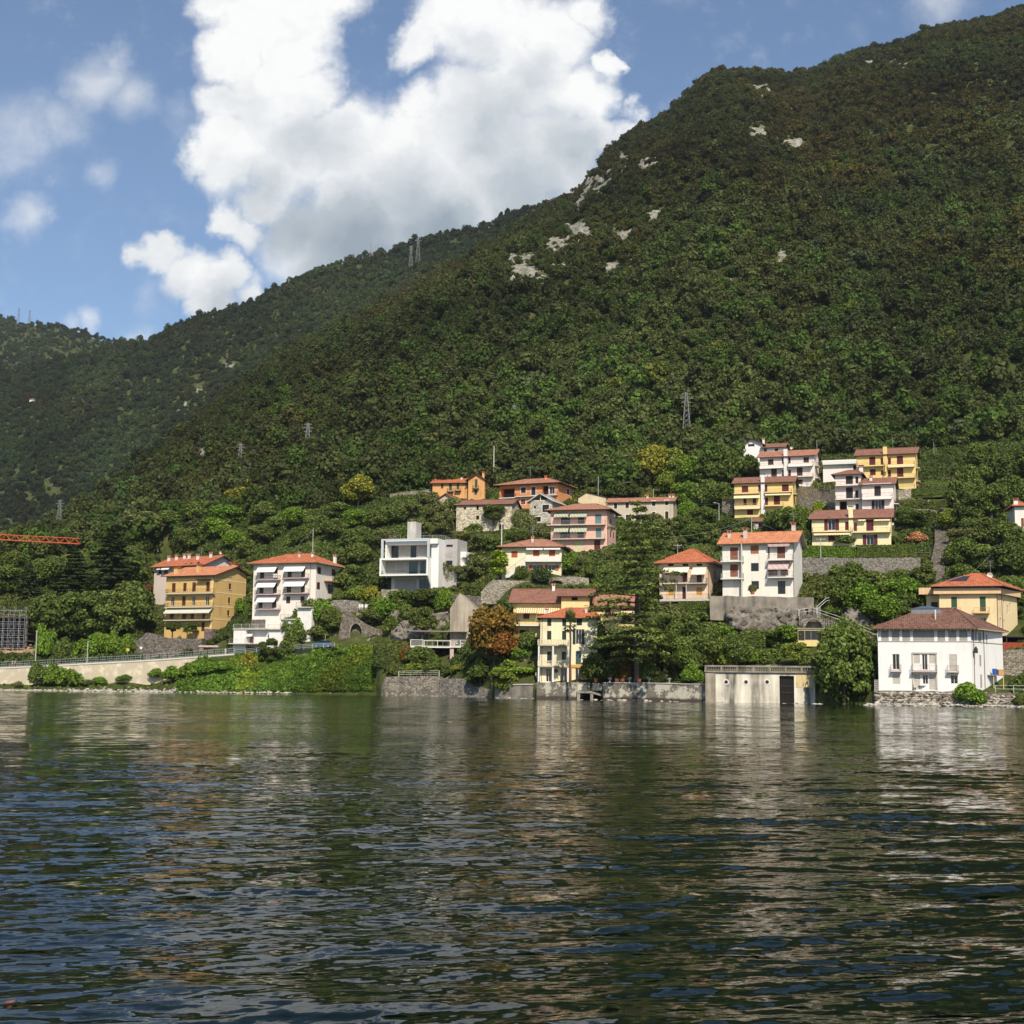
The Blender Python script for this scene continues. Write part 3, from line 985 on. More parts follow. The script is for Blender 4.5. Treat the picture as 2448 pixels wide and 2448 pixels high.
def stone_mat(rgb, cell=2.4, joint=0.35, stain=0.3):
  key = ('stone', rgb, cell, joint, stain)
  if key in _mc:
    return _mc[key]
  m, nt, b = newmat('rubble_stone')
  g = nt.nodes.new('ShaderNodeNewGeometry')
  mp = nt.nodes.new('ShaderNodeMapping')
  mp.inputs['Scale'].default_value = (1, 1, 1.35)
  nt.links.new(g.outputs['Position'], mp.inputs[0])
  P = mp.outputs[0]
  vo = nt.nodes.new('ShaderNodeTexVoronoi')
  vo.inputs['Scale'].default_value = cell
  nt.links.new(P, vo.inputs['Vector'])
  sp = nt.nodes.new('ShaderNodeSeparateXYZ')
  nt.links.new(vo.outputs['Color'], sp.inputs[0])
  ve = nt.nodes.new('ShaderNodeTexVoronoi')
  ve.feature = 'DISTANCE_TO_EDGE'
  ve.inputs['Scale'].default_value = cell
  nt.links.new(P, ve.inputs['Vector'])
  lo = tuple(c * 0.55 for c in rgb)
  hi = tuple(min(0.8, c * 1.4) for c in rgb)
  c = ramp(nt, sp.outputs[0], [(0.0, lo), (0.5, rgb), (1.0, hi)])
  n1 = noise(nt, P, 0.3, 6, 0.65)
  c = mixcol(nt, smooth(nt, n1, 0.5, 0.68, 0, stain), c, tuple(q * 0.35 for q in rgb))
  jt = smooth(nt, ve.outputs['Distance'], 0.0, 0.10, joint, 0.0)
  c = mixcol(nt, jt, c, tuple(q * 0.4 for q in rgb))
  nt.links.new(c, b.inputs['Base Color'])
  b.inputs['Roughness'].default_value = 0.95
  b.inputs['Specular IOR Level'].default_value = 0.1
  bp = nt.nodes.new('ShaderNodeBump')
  bp.inputs['Strength'].default_value = 0.8
  bp.inputs['Distance'].default_value = 0.12
  nt.links.new(smooth(nt, ve.outputs['Distance'], 0.0, 0.16), bp.inputs['Height'])
  nt.links.new(bp.outputs[0], b.inputs['Normal'])
  _mc[key] = m
  return m

def concrete_mat(rgb=(0.30, 0.28, 0.25), streak=0.6, dark=0.35, scale=1.0):
  key = ('conc', rgb, streak, dark)
  if key in _mc:
    return _mc[key]
  m, nt, b = newmat('weathered_concrete')
  g = nt.nodes.new('ShaderNodeNewGeometry')
  mp = nt.nodes.new('ShaderNodeMapping')
  mp.inputs['Scale'].default_value = (0.9 * scale, 0.9 * scale, 0.10 * scale)
  nt.links.new(g.outputs['Position'], mp.inputs[0])
  n1 = noise(nt, mp.outputs[0], 0.8, 5, 0.6)
  n2 = noise(nt, g.outputs['Position'], 0.5, 7, 0.65)
  k = math_node(nt, 'ADD', math_node(nt, 'MULTIPLY', n1, streak), math_node(nt, 'MULTIPLY', n2, 1 - streak))
  nt.links.new(ramp(nt, k, [(0.36, tuple(c * dark for c in rgb)), (0.5, tuple(c * 0.85 for c in rgb)), (0.64, tuple(min(.8, c * 1.2) for c in rgb))]), b.inputs['Base Color'])
  b.inputs['Roughness'].default_value = 0.92
  b.inputs['Specular IOR Level'].default_value = 0.12
  bp = nt.nodes.new('ShaderNodeBump')
  bp.inputs['Strength'].default_value = 0.3
  bp.inputs['Distance'].default_value = 0.06
  nt.links.new(n2, bp.inputs['Height'])
  nt.links.new(bp.outputs[0], b.inputs['Normal'])
  _mc[key] = m
  return m

def stripe_mat(c1, c2, width, axis=0):
  key = ('stripe', c1, c2, width, axis)
  if key in _mc:
    return _mc[key]
  m, nt, b = newmat('striped_canvas')
  tcn = nt.nodes.new('ShaderNodeTexCoord')
  sp = nt.nodes.new('ShaderNodeSeparateXYZ')
  nt.links.new(tcn.outputs['Object'], sp.inputs[0])
  f = math_node(nt, 'FRACT', math_node(nt, 'DIVIDE', math_node(nt, 'ADD', sp.outputs[axis], 50.0), width))
  nt.links.new(mixcol(nt, math_node(nt, 'GREATER_THAN', f, 0.5), c1, c2), b.inputs['Base Color'])
  b.inputs['Roughness'].default_value = 0.9
  b.inputs['Specular IOR Level'].default_value = 0.1
  _mc[key] = m
  return m

def glass_mat():
  if 'glass' in _mc:
    return _mc['glass']
  m, nt, b = newmat('window_glass')
  b.inputs['Base Color'].default_value = (0.012, 0.013, 0.015, 1)
  b.inputs['Roughness'].default_value = 0.08
  b.inputs['Specular IOR Level'].default_value = 0.5
  _mc['glass'] = m
  return m

GLASS = glass_mat()
WHITE = plain('white_paint', (0.72, 0.70, 0.66), 0.6, var=0.04)
SLABC = plain('balcony_concrete', (0.55, 0.50, 0.46), 0.85, 0.1)
RAIL_DK = plain('dark_iron', (0.05, 0.045, 0.04), 0.5, 0.4)
RAIL_GY = plain('grey_iron', (0.30, 0.31, 0.31), 0.5, 0.4)
RAIL_WH = plain('white_iron', (0.68, 0.66, 0.60), 0.5, 0.4)
BROWN = plain('brown_shutter', (0.10, 0.030, 0.020), 0.6)
RUST = plain('russet_shutter', (0.24, 0.075, 0.040), 0.6)
MAROON = plain('maroon_shutter', (0.115, 0.012, 0.022), 0.6)
GREENS = plain('green_shutter', (0.03, 0.085, 0.045), 0.6)
DKGREEN = plain('dark_green_shutter', (0.018, 0.035, 0.026), 0.6)
DARKW = plain('dark_wood', (0.035, 0.022, 0.018), 0.6)
GREYSH = plain('grey_roller', (0.36, 0.34, 0.31), 0.7)
CANVAS = plain('white_canvas', (0.80, 0.77, 0.72), 0.9, 0.1, var=0.03)
CREAMCV = plain('cream_canvas', (0.80, 0.68, 0.42), 0.9, 0.1, var=0.03)
ASPH = plain('asphalt', (0.06, 0.06, 0.06), 0.9, 0.15)
TILE_RED = roof_mat((0.44, 0.135, 0.065))
TILE_OR = roof_mat((0.54, 0.21, 0.105))
TILE_BR = roof_mat((0.25, 0.115, 0.08))
TILE_PK = roof_mat((0.36, 0.165, 0.105))
TILE_DK = roof_mat((0.17, 0.085, 0.06), 0.5)
EAVE = plain('eave_wood', (0.10, 0.05, 0.035), 0.8)
EAVE_LT = plain('eave_plaster', (0.45, 0.38, 0.30), 0.9)

# ================================================================== the house kit
class Face:
  """a vertical wall plane of a house: o start corner (local x, y), u direction along it, n outward"""

  def __init__(self, H, o, u, n, length):
    self.H, self.o, self.u, self.n, self.len = H, o, u, n, length

  def loc(self, s, z, out=0.0):
    return (self.o[0] + self.u[0] * s + self.n[0] * out, self.o[1] + self.u[1] * s + self.n[1] * out, z)

  def fr(self):
    return lambda s, out, z: self.loc(s, z, out)

  def pick(self, zx, zy, out=0.0):
    """photo point -> (distance along the wall, height) on the plane that stands `out` before the wall"""
    H = self.H
    px, py = H.px(zx, zy)
    r = ray(px, py)
    c, s = math.cos(H.rz), math.sin(H.rz)

    def w(x, y):
      return (H.loc0.x + c * x - s * y, H.loc0.y + s * x + c * y)
    ox, oy = w(self.o[0] + self.n[0] * out, self.o[1] + self.n[1] * out)
    nx, ny = c * self.n[0] - s * self.n[1], s * self.n[0] + c * self.n[1]
    t = (ox * nx + oy * ny) / (r[0] * nx + r[1] * ny)
    wx, wy, wz = r[0] * t, r[1] * t, CAM_H + r[2] * t
    ux, uy = c * self.u[0] - s * self.u[1], s * self.u[0] + c * self.u[1]
    return (wx - ox) * ux + (wy - oy) * uy, wz - H.loc0.z

  def rect(self, x0, y0, x1, y1, out=0.0):
    xm, ym = (x0 + x1) / 2, (y0 + y1) / 2
    s0, _ = self.pick(x0, ym, out)
    s1, _ = self.pick(x1, ym, out)
    _, z1 = self.pick(xm, y0, out)
    _, z0 = self.pick(xm, y1, out)
    return s0, z0, s1, z1

HOUSES = []

class House:
  def __init__(self, name, label, Z, base, right, top, Y, th, D, wall, below=3.0, skew=0.0, cat='house', group=None, plinth=None):
    """base: photo point of the front left bottom corner; right: x of the front right edge; top: y of the wall top above the left corner"""
    self.Z = Z
    self.rz = -math.radians(th)
    self.loc0 = at(*self.px(*base), Y)
    self.root = empty(name, self.loc0, self.rz)
    tag(self.root, label, cat, group)
    self.front = Face(self, (0, 0), (1, 0), (0, -1), 0)
    self.W, _ = self.front.pick(right, (base[1] + top) / 2)
    _, self.H = self.front.pick(base[0], top)
    W = self.W
    self.front.len = W
    self.D, self.wall, self.below = D, wall, below
    q = math.hypot(skew, 1)
    self.skew = skew
    self.right = Face(self, (W, 0), (skew / q, 1 / q), (1 / q, -skew / q), D * q)
    self.left = Face(self, (0, D), (0, -1), (-1, 0), D)
    self.back = Face(self, (W + skew * D, D), (-1, 0), (0, 1), W + skew * D)
    self.holes = {self.front: [], self.right: [], self.left: [], self.back: []}
    self.gables = []
    HOUSES.append(self)

  def px(self, zx, zy):
    if self.Z is None:
      return zx, zy
    return self.Z[0] + zx * self.Z[2], self.Z[1] + zy * self.Z[2]

  def add(self, mb, name, mats, parent=None, smooth_=False):
    return mb.build(name, mats, parent or self.root, smooth_)

  # ---- openings
  def window(self, rect, kind='shut', face=None, col=None, frame=None, leaves=2, name='window', reveal=0.16, sill=False, surround=None, open_col=None):
    """rect in photo coordinates. kind: shut (closed shutters), glass, open (glass and shutters folded back), roller, hole"""
    f = face or self.front
    s0, z0, s1, z1 = f.rect(*rect)
    return self.window_m(f, s0, z0, s1, z1, kind, col, frame, leaves, name, reveal, sill, surround, open_col)

  def window_m(self, f, s0, z0, s1, z1, kind='shut', col=None, frame=None, leaves=2, name='window', reveal=0.16, sill=False, surround=None, open_col=None):
    z0 = max(z0, -self.below + 0.1)
    self.holes[f].append((s0, z0, s1, z1, reveal))
    fr = f.fr()
    e = 0.004
    mb = MB()
    t = min(0.07, (s1 - s0) * 0.12)
    d0, d1 = -reveal + e, -reveal + 0.06
    # frame: head, sill, jambs
    mb.box(s0, d0, z1 - t, s1, d1, z1, 0, fr)
    mb.box(s0, d0, z0, s1, d1, z0 + t, 0, fr)
    mb.box(s0, d0, z0 + t, s0 + t, d1, z1 - t, 0, fr)
    mb.box(s1 - t, d0, z0 + t, s1, d1, z1 - t, 0, fr)
    if kind in ('glass', 'open'):
      mid = (s0 + s1) / 2
      mb.box(mid - t * .5, d0, z0 + t, mid + t * .5, d1, z1 - t, 0, fr)
      if s1 - s0 > 2.2:
        for q in (0.25, 0.75):
          mm = s0 + (s1 - s0) * q
          mb.box(mm - t * .4, d0, z0 + t, mm + t * .4, d1, z1 - t, 0, fr)
    w = self.add(mb, name, frame or (col if kind == 'shut' else WHITE) or WHITE)
    p = MB()
    p.face([f.loc(s0 + t * .5, z0 + t * .5, d0 + 0.012), f.loc(s1 - t * .5, z0 + t * .5, d0 + 0.012), f.loc(s1 - t * .5, z1 - t * .5, d0 + 0.012), f.loc(s0 + t * .5, z1 - t * .5, d0 + 0.012)])
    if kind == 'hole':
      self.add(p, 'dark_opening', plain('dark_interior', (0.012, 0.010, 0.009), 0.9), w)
    else:
      self.add(p, 'pane', GLASS, w)
    if kind == 'shut':
      n = leaves
      for i in range(n):
        a, b_ = s0 + t * .4 + (s1 - s0 - t * .8) * i / n, s0 + t * .4 + (s1 - s0 - t * .8) * (i + 1) / n
        sb = MB()
        g = 0.012
        st = 0.06
        sb.box(a + g, -0.09, z0 + g, b_ - g, -0.055, z1 - g, 0, fr)
        # stiles and louvre rows stand a little proud
        zz = z0 + st
        step = max(0.16, (z1 - z0) / 12)
        while zz + step * .6 < z1 - st:
          sb.box(a + g + st, -0.055, zz, b_ - g - st, -0.035, zz + step * .55, 0, fr)
          zz += step
        self.add(sb, 'shutter', col, w)
    if kind == 'roller':
      sb = MB()
      n = max(4, int((z1 - z0) / 0.22))
      for i in range(n):
        za, zb = z0 + (z1 - z0) * i / n, z0 + (z1 - z0) * (i + 1) / n
        sb.box(s0 + t * .4, -0.10, za + 0.01, s1 - t * .4, -0.06 + 0.01 * (i % 2), zb, 0, fr)
      self.add(sb, 'roller_shutter', col, w)
    if kind == 'open':
      wd = (s1 - s0) / 2
      for sgn in (-1, 1):
        sb = MB()
        a, b_ = (s0 - wd, s0 - 0.02) if sgn < 0 else (s1 + 0.02, s1 + wd)
        sb.box(a, 0.02, z0, b_, 0.07, z1, 0, fr)
        self.add(sb, 'shutter', open_col or col, w)
    if sill:
      sb = MB()
      sb.box(s0 - 0.1, -0.02, z0 - 0.09, s1 + 0.1, 0.12, z0 - 0.004, 0, fr)
      self.add(sb, 'sill', WHITE if sill is True else sill, w)
    if surround:
      sb = MB()
      k = 0.16
      for (a, za, b_, zb) in ((s0 - k, z1 + .003, s1 + k, z1 + k), (s0 - k, z0 - k, s1 + k, z0 - .003), (s0 - k, z0, s0 - .003, z1), (s1 + .003, z0, s1 + k, z1)):
        sb.box(a, 0.003, za, b_, 0.05, zb, 0, fr)
      self.add(sb, 'window_surround', surround, w)
    return w

  def windows(self, rects, **kw):
    for r in rects:
      if len(r) == 5:
        k2 = dict(kw)
        if isinstance(r[4], dict):
          k2.update(r[4])
        else:
          k2['kind'] = r[4]
        self.window(r[:4], **k2)
      else:
        self.window(r, **kw)

  # ---- balconies: x0..x1 and y of the slab's front lower edge in the photo
  def balcony(self, x0, x1, ytop, dep=1.2, thick=0.18, rail=0.95, col=None, railmat=None, solid=None, face=None, ends=True, name='balcony', bars=0.16, fascia=None):
    f = face or self.front
    s0, zt = f.pick(x0, ytop, dep)
    s1, zt2 = f.pick(x1, ytop, dep)
    zt = (zt + zt2) / 2
    return self.balcony_m(f, s0, s1, zt, dep, thick, rail, col, railmat, solid, name, bars)

  def balcony_m(self, f, s0, s1, zt, dep=1.2, thick=0.18, rail=0.95, col=None, railmat=None, solid=None, name='balcony', bars=0.16):
    fr = f.fr()
    mb = MB()
    mb.box(s0, 0.003, zt - thick, s1, dep, zt, 0, fr)
    b = self.add(mb, name, col or SLABC)
    if solid:
      mb = MB()
      h = rail
      mb.box(s0, dep - 0.12, zt + .003, s1, dep + .01, zt + h, 0, fr)
      mb.box(s0, 0.004, zt + .003, s0 + 0.12, dep - 0.122, zt + h, 0, fr)
      mb.box(s1 - 0.12, 0.004, zt + .003, s1, dep - 0.122, zt + h, 0, fr)
      self.add(mb, 'parapet', solid, b)
    elif rail:
      mb = MB()
      r = 0.022
      o = dep - 0.06
      for zz in (zt + 0.12, zt + rail):
        for (p, q) in (((s0 + .04, o), (s1 - .04, o)), ((s0 + .04, 0.02), (s0 + .04, o)), ((s1 - .04, 0.02), (s1 - .04, o))):
          mb.bar(f.loc(p[0], zz, p[1]), f.loc(q[0], zz, q[1]), r)
      n = max(2, int((s1 - s0) / bars))
      for i in range(n + 1):
        s = s0 + .04 + (s1 - s0 - .08) * i / n
        mb.bar(f.loc(s, zt, o), f.loc(s, zt + rail, o), 0.012 if i % 8 else 0.025)
      for s in (s0 + .04, s1 - .04):
        for k in range(1, max(2, int(dep / bars))):
          mb.bar(f.loc(s, zt, o * k / max(2, int(dep / bars))), f.loc(s, zt + rail, o * k / max(2, int(dep / bars))), 0.012)
      self.add(mb, 'railing', railmat or RAIL_DK, b)
    return b

  def awning(self, x0, x1, ytop, ybot, dep=1.5, mat=None, face=None, panels=1, x0b=None, x1b=None, valance=0.18):
    """ytop where it leaves the wall, ybot its hanging front edge (both in the photo)"""
    f = face or self.front
    s0, zb = f.pick(x0, ybot, dep)
    s1, zb2 = f.pick(x1, ybot, dep)
    zb = (zb + zb2) / 2
    _, zt = f.pick((x0 + x1) / 2, ytop, 0.05)
    if zt < zb + 0.15:
      zt = zb + 0.15
    for i in range(panels):
      a, b_ = s0 + (s1 - s0) * i / panels + .03, s0 + (s1 - s0) * (i + 1) / panels - .03
      mb = MB()
      A, B = (0.06, zt), (dep, zb)
      t = 0.03
      for (pa, pb) in (((A[0], A[1]), (B[0], B[1])),):
        v = [f.loc(a, pa[1], pa[0]), f.loc(b_, pa[1], pa[0]), f.loc(b_, pb[1], pb[0]), f.loc(a, pb[1], pb[0])]
        w = [(p[0], p[1], p[2] - t) for p in v]
        mb.face(v)
        mb.face(w[::-1])
        for k in range(4):
          j = (k + 1) % 4
          mb.face([v[k], w[k], w[j], v[j]])
      nseg = max(3, int((b_ - a) / 0.3))
      for k in range(nseg):
        sa, sb_ = a + (b_ - a) * k / nseg, a + (b_ - a) * (k + 1) / nseg
        mb.box(sa, dep, zb - valance * (1.0 if k % 2 else 0.75), sb_, dep + 0.02, zb - 0.002, 0, f.fr())
      o = self.add(mb, 'awning', mat or CANVAS)
      for s in (a + 0.08, b_ - 0.08):
        ab = MB()
        ab.bar(f.loc(s, zt - 0.15, 0.03), f.loc(s, zb - 0.06, dep - 0.05), 0.02)
        self.add(ab, 'awning_arm', RAIL_WH, o)

  def rolled_awning(self, x0, x1, y, dep=0.3, mat=None, face=None, h=0.22):
    f = face or self.front
    s0, z = f.pick(x0, y, dep)
    s1, _ = f.pick(x1, y, dep)
    mb = MB()
    mb.box(s0, 0.05, z - h / 2, s1, dep, z + h / 2, 0, f.fr())
    mb.box(s0 + 0.05, dep, z - h * 1.1, s1 - 0.05, dep + 0.02, z - h * .3, 0, f.fr())
    self.add(mb, 'awning', mat or CANVAS)

  def band(self, z, h=0.18, out=0.04, mat=None, faces=None, s0=0.0, s1=None, name='string_course'):
    for f in (faces or [self.front]):
      mb = MB()
      e = f.len if s1 is None else s1
      mb.box(s0 - (0.03 if s0 == 0 else 0), 0.003, z, e + (0.03 if s1 is None else 0), out, z + h, 0, f.fr())
      self.add(mb, name, mat or WHITE)

  def boxm(self, name, s0, z0, s1, z1, out0, out1, mat, face=None, parent=None):
    f = face or self.front
    mb = MB()
    mb.box(s0, out0, z0, s1, out1, z1, 0, f.fr())
    return self.add(mb, name, mat, parent)

  def boxp(self, name, rect, out0, out1, mat, face=None, parent=None):
    f = face or self.front
    s0, z0, s1, z1 = f.rect(*rect, out=max(out0, out1))
    return self.boxm(name, s0, z0, s1, z1, out0, out1, mat, f, parent)

  def pipe(self, zx, face=None, z0=0.0, z1=None, mat=None):
    f = face or self.front
    s, _ = f.pick(zx, self.midy) if hasattr(self, 'midy') else f.pick(zx, 0)
    mb = MB()
    mb.bar(f.loc(s, z0, 0.07), f.loc(s, z1 or self.H, 0.07), 0.045, 0, 6)
    self.add(mb, 'drainpipe', mat or plain('copper_pipe', (0.16, 0.09, 0.06), 0.5))

  def pipe_m(self, s, face=None, z0=0.0, z1=None, mat=None):
    f = face or self.front
    mb = MB()
    mb.bar(f.loc(s, z0, 0.07), f.loc(s, z1 or self.H - 0.05, 0.07), 0.045, 0, 6)
    self.add(mb, 'drainpipe', mat or plain('copper_pipe', (0.16, 0.09, 0.06), 0.5))

  # ---- walls with real openings
  def walls(self, mats=None):
    mb = MB()
    mats = mats or [self.wall]
    for f in (self.front, self.right, self.left, self.back):
      L, z0, z1 = f.len, -self.below, self.H
      hs = [(max(0.02, h[0]), h[1], min(L - 0.02, h[2]), min(h[3], z1 - 0.02), h[4]) for h in self.holes[f]]
      hs = [h for h in hs if h[2] - h[0] > 0.05 and h[3] - h[1] > 0.05]
      ss = sorted({0.0, L, *[h[0] for h in hs], *[h[2] for h in hs]})
      zs = sorted({z0, z1, *[h[1] for h in hs], *[h[3] for h in hs]})
      for i in range(len(ss) - 1):
        for j in range(len(zs) - 1):
          cs, cz = (ss[i] + ss[i + 1]) / 2, (zs[j] + zs[j + 1]) / 2
          if any(h[0] < cs < h[2] and h[1] < cz < h[3] for h in hs):
            continue
          mb.face([f.loc(ss[i], zs[j]), f.loc(ss[i + 1], zs[j]), f.loc(ss[i + 1], zs[j + 1]), f.loc(ss[i], zs[j + 1])])
      for (a, za, b_, zb, rv) in hs:
        p = [(a, za), (b_, za), (b_, zb), (a, zb)]
        for k in range(4):
          q, r_ = p[k], p[(k + 1) % 4]
          mb.face([f.loc(q[0], q[1]), f.loc(q[0], q[1], -rv), f.loc(r_[0], r_[1], -rv), f.loc(r_[0], r_[1])])
        mb.face([f.loc(a, za, -rv), f.loc(b_, za, -rv), f.loc(b_, zb, -rv), f.loc(a, zb, -rv)])
    for poly in self.gables:
      mb.face(poly)
    self.wall_obj = self.add(mb, 'wall', mats)
    return self.wall_obj

  # ---- roofs
  def roof(self, kind, rise, ov=0.7, mat=None, ridge=(0.3, 0.7), ry=0.5, thick=0.16, eave=None, back_up=0.0, z=None, ovs=None):
    W, D, H = self.W, self.D, (self.H if z is None else z)
    k = self.skew * D
    os_ = ov if ovs is None else ovs
    mb = MB()
    t = thick

    def slab(top):
      # a sheet with thickness: tiles on top, boards beneath
      mb.face(top, 0)
      bot = [(p[0], p[1], p[2] - t) for p in top]
      mb.face(bot[::-1], 1)
      for i in range(len(top)):
        j = (i + 1) % len(top)
        mb.face([top[i], bot[i], bot[j], top[j]], 1)
    if kind == 'hip':
      e = [(-os_, -ov, H), (W + os_, -ov, H), (W + k + os_, D + ov, H), (-os_, D + ov, H)]
      r0 = (ridge[0] * W + k * .25, D * ry, H + rise)
      r1 = (ridge[1] * W + k * .5, D * ry, H + rise)
      slab([e[0], e[1], r1, r0])
      slab([e[1], e[2], r1])
      slab([e[2], e[3], r0, r1])
      slab([e[3], e[0], r0])
      cap = MB()
      rr = 0.11
      for a, b_ in ((r0, r1), (e[0], r0), (e[1], r1), (e[2], r1), (e[3], r0)):
        if (Vector(a) - Vector(b_)).length > 0.1:
          cap.bar((a[0], a[1], a[2] + 0.02), (b_[0], b_[1], b_[2] + 0.02), rr, 0, 6)
    elif kind == 'gx':            # ridge along the front, gables at the sides
      yr = D * ry
      zf = H
      zb = H + back_up
      f0, f1 = (-os_, -ov, zf - rise * ov / max(yr, .1) * 0.6), (W + os_, -ov, zf - rise * ov / max(yr, .1) * 0.6)
      r0, r1 = (-os_, yr, H + rise), (W + os_, yr, H + rise)
      b0, b1 = (-os_, D + ov, zb - 0.1), (W + os_, D + ov, zb - 0.1)
      slab([f0, f1, r1, r0])
      slab([r0, r1, b1, b0])
      cap = MB()
      cap.bar((r0[0], r0[1], r0[2] + .02), (r1[0], r1[1], r1[2] + .02), 0.11, 0, 6)

      def under(y):
        return (f0[2] + (H + rise - f0[2]) * (y + ov) / (yr + ov)) - t if y < yr else (H + rise + (b0[2] - H - rise) * (y - yr) / (D + ov - yr)) - t
      for xx in (0.0, W):
        kk = 0 if xx == 0 else self.skew
        self.gables.append([(xx, 0, H), (xx, 0, max(H, under(0))), (xx + kk * yr, yr, under(yr)), (xx + kk * D, D, max(H, under(D))), (xx + kk * D, D, H)])
      self.gables.append([(0, 0, H), (W, 0, H), (W, 0, max(H + .001, under(0))), (0, 0, max(H + .001, under(0)))])
      self.gables.append([(0, D, H), (W, D, H), (W, D, max(H + .001, under(D))), (0, D, max(H + .001, under(D)))])
    elif kind == 'gy':            # ridge runs back, gable over the front
      xr = W * ridge[0]
      f0, f1 = (-os_, -ov, H - rise * os_ / (W * .5)), (-os_, D + ov, H - rise * os_ / (W * .5))
      r0, r1 = (xr, -ov, H + rise), (xr, D + ov, H + rise)
      g0, g1 = (W + os_, -ov, H - rise * os_ / (W * .5)), (W + os_, D + ov, H - rise * os_ / (W * .5))
      slab([f0, r0, r1, f1])
      slab([r0, g0, g1, r1])
      cap = MB()
      cap.bar((r0[0], r0[1], r0[2] + .02), (r1[0], r1[1], r1[2] + .02), 0.11, 0, 6)
      for yy in (0.0, D):
        self.gables.append([(0, yy, H), (W, yy, H), (xr, yy, H + rise - t)])
    elif kind == 'flat':
      mb.box(-ov, -ov, H, W + ov, D + ov, H + t, 0)
      cap = None
    self.roof_obj = self.add(mb, 'roof', [mat or TILE_RED, eave or EAVE])
    if kind != 'flat':
      self.add(cap, 'ridge_cap', mat or TILE_RED, self.roof_obj)
      g = MB()
      g.bar((-os_, -ov - 0.06, (H if kind == 'hip' else min(f0[2], H)) - 0.05), (W + os_, -ov - 0.06, (H if kind == 'hip' else (f0[2] if kind == 'gx' else H)) - 0.05), 0.065, 0, 6) if kind != 'gy' else None
      if g.v:
        self.add(g, 'gutter', plain('copper_pipe', (0.16, 0.09, 0.06), 0.5), self.roof_obj)
    self._roof_args = (kind, rise, ov, ry)
    return self.roof_obj

  def chimney(self, x, y, z0, w=0.6, h=1.3, mat=None, cap=True):
    """x along the front, y back from it, z0 just under the tiles"""
    mb = MB()
    mb.box(x - w / 2, y - w / 2, z0 - 0.8, x + w / 2, y + w / 2, z0 + h, 0)
    if cap:
      mb.box(x - w * .7, y - w * .7, z0 + h + .002, x + w * .7, y + w * .7, z0 + h + 0.10, 1)
      for a in (-1, 1):
        for b_ in (-1, 1):
          mb.box(x + a * w * .45 - .07, y + b_ * w * .45 - .07, z0 + h + .102, x + a * w * .45 + .07, y + b_ * w * .45 + .07, z0 + h + .36, 0)
      mb.box(x - w * .75, y - w * .75, z0 + h + .362, x + w * .75, y + w * .75, z0 + h + .46, 1)
    self.add(mb, 'chimney', [mat or self.wall, TILE_RED], getattr(self, 'roof_obj', None))

  def aerial(self, x, y, z, h=2.6):
    mb = MB()
    mb.bar((x, y, z - 0.3), (x, y, z + h), 0.03)
    for k, w in ((0.97, 0.5), (0.85, 0.7), (0.72, 0.45)):
      mb.bar((x - w, y, z + h * k), (x + w, y, z + h * k), 0.02)
    mb.bar((x, y - .5, z + h * .9), (x, y + .5, z + h * .9), 0.018)
    self.add(mb, 'aerial', RAIL_GY, getattr(self, 'roof_obj', None))

  def dish(self, x, y, z, r=0.42):
    mb = MB()
    mb.bar((x, y, z - .5), (x, y, z), 0.03)
    n = 12
    ring = [(x + r * math.cos(2 * math.pi * i / n), y - 0.12 - .1 * math.sin(2 * math.pi * i / n), z + r * math.sin(2 * math.pi * i / n)) for i in range(n)]
    for i in range(n):
      mb.face([ring[i], ring[(i + 1) % n], (x, y + .06, z)])
    self.add(mb, 'satellite_dish', RAIL_WH, getattr(self, 'roof_obj', None))
def roof_z(H, x, y):
  kind, rise, ov, ry = H._roof_args
  D, W, h = H.D, H.W, H.H
  if kind == 'hip':
    zf = h + rise * (y + ov) / (D * ry + ov)
    zb = h + rise * (D + ov - y) / (D * (1 - ry) + ov)
    return min(zf, zb, h + rise)
  if kind == 'gx':
    yr = D * ry
    return h + rise * min((y + ov) / (yr + ov), (D + ov - y) / (D + ov - yr))
  return h + rise

House.roof_z = roof_z

def lbox(H, name, x0, y0, z0, x1, y1, z1, mat, parent=None):
  mb = MB()
  mb.box(x0, y0, z0, x1, y1, z1)
  return H.add(mb, name, mat, parent)

House.lbox = lbox

def chim(H, fx, fy, h=1.2, w=0.6, mat=None, cap=True):
  x, y = fx * H.W, fy * H.D
  H.chimney(x, y, H.roof_z(x, y), w, h, mat, cap)

House.chim = chim
Z_A = (340, 1280, 300 / 1932)
Z_B = (560, 1280, 300 / 1932)
Z_C = (840, 1210, 300 / 1932)
Z_E = (1000, 1100, 400 / 1932)
Z_F = (1120, 1250, 400 / 1717)
Z_G = (1380, 1130, 300 / 1932)
Z_H = (1540, 1230, 400 / 1932)
Z_I = (1700, 1020, 300 / 1932)
Z_J = (1880, 1020, 400 / 1932)
Z_K = (2150, 1100, 298 / 1439)
Z_L = (2050, 1340, 398 / 1932)
Z_M = (1640, 1440, 450 / 1932)
Z_O = (760, 1400, 400 / 1932)
Z_Q = (0, 1240, 400 / 1717)
PLANT = []          # small potted things on balconies are added at the end

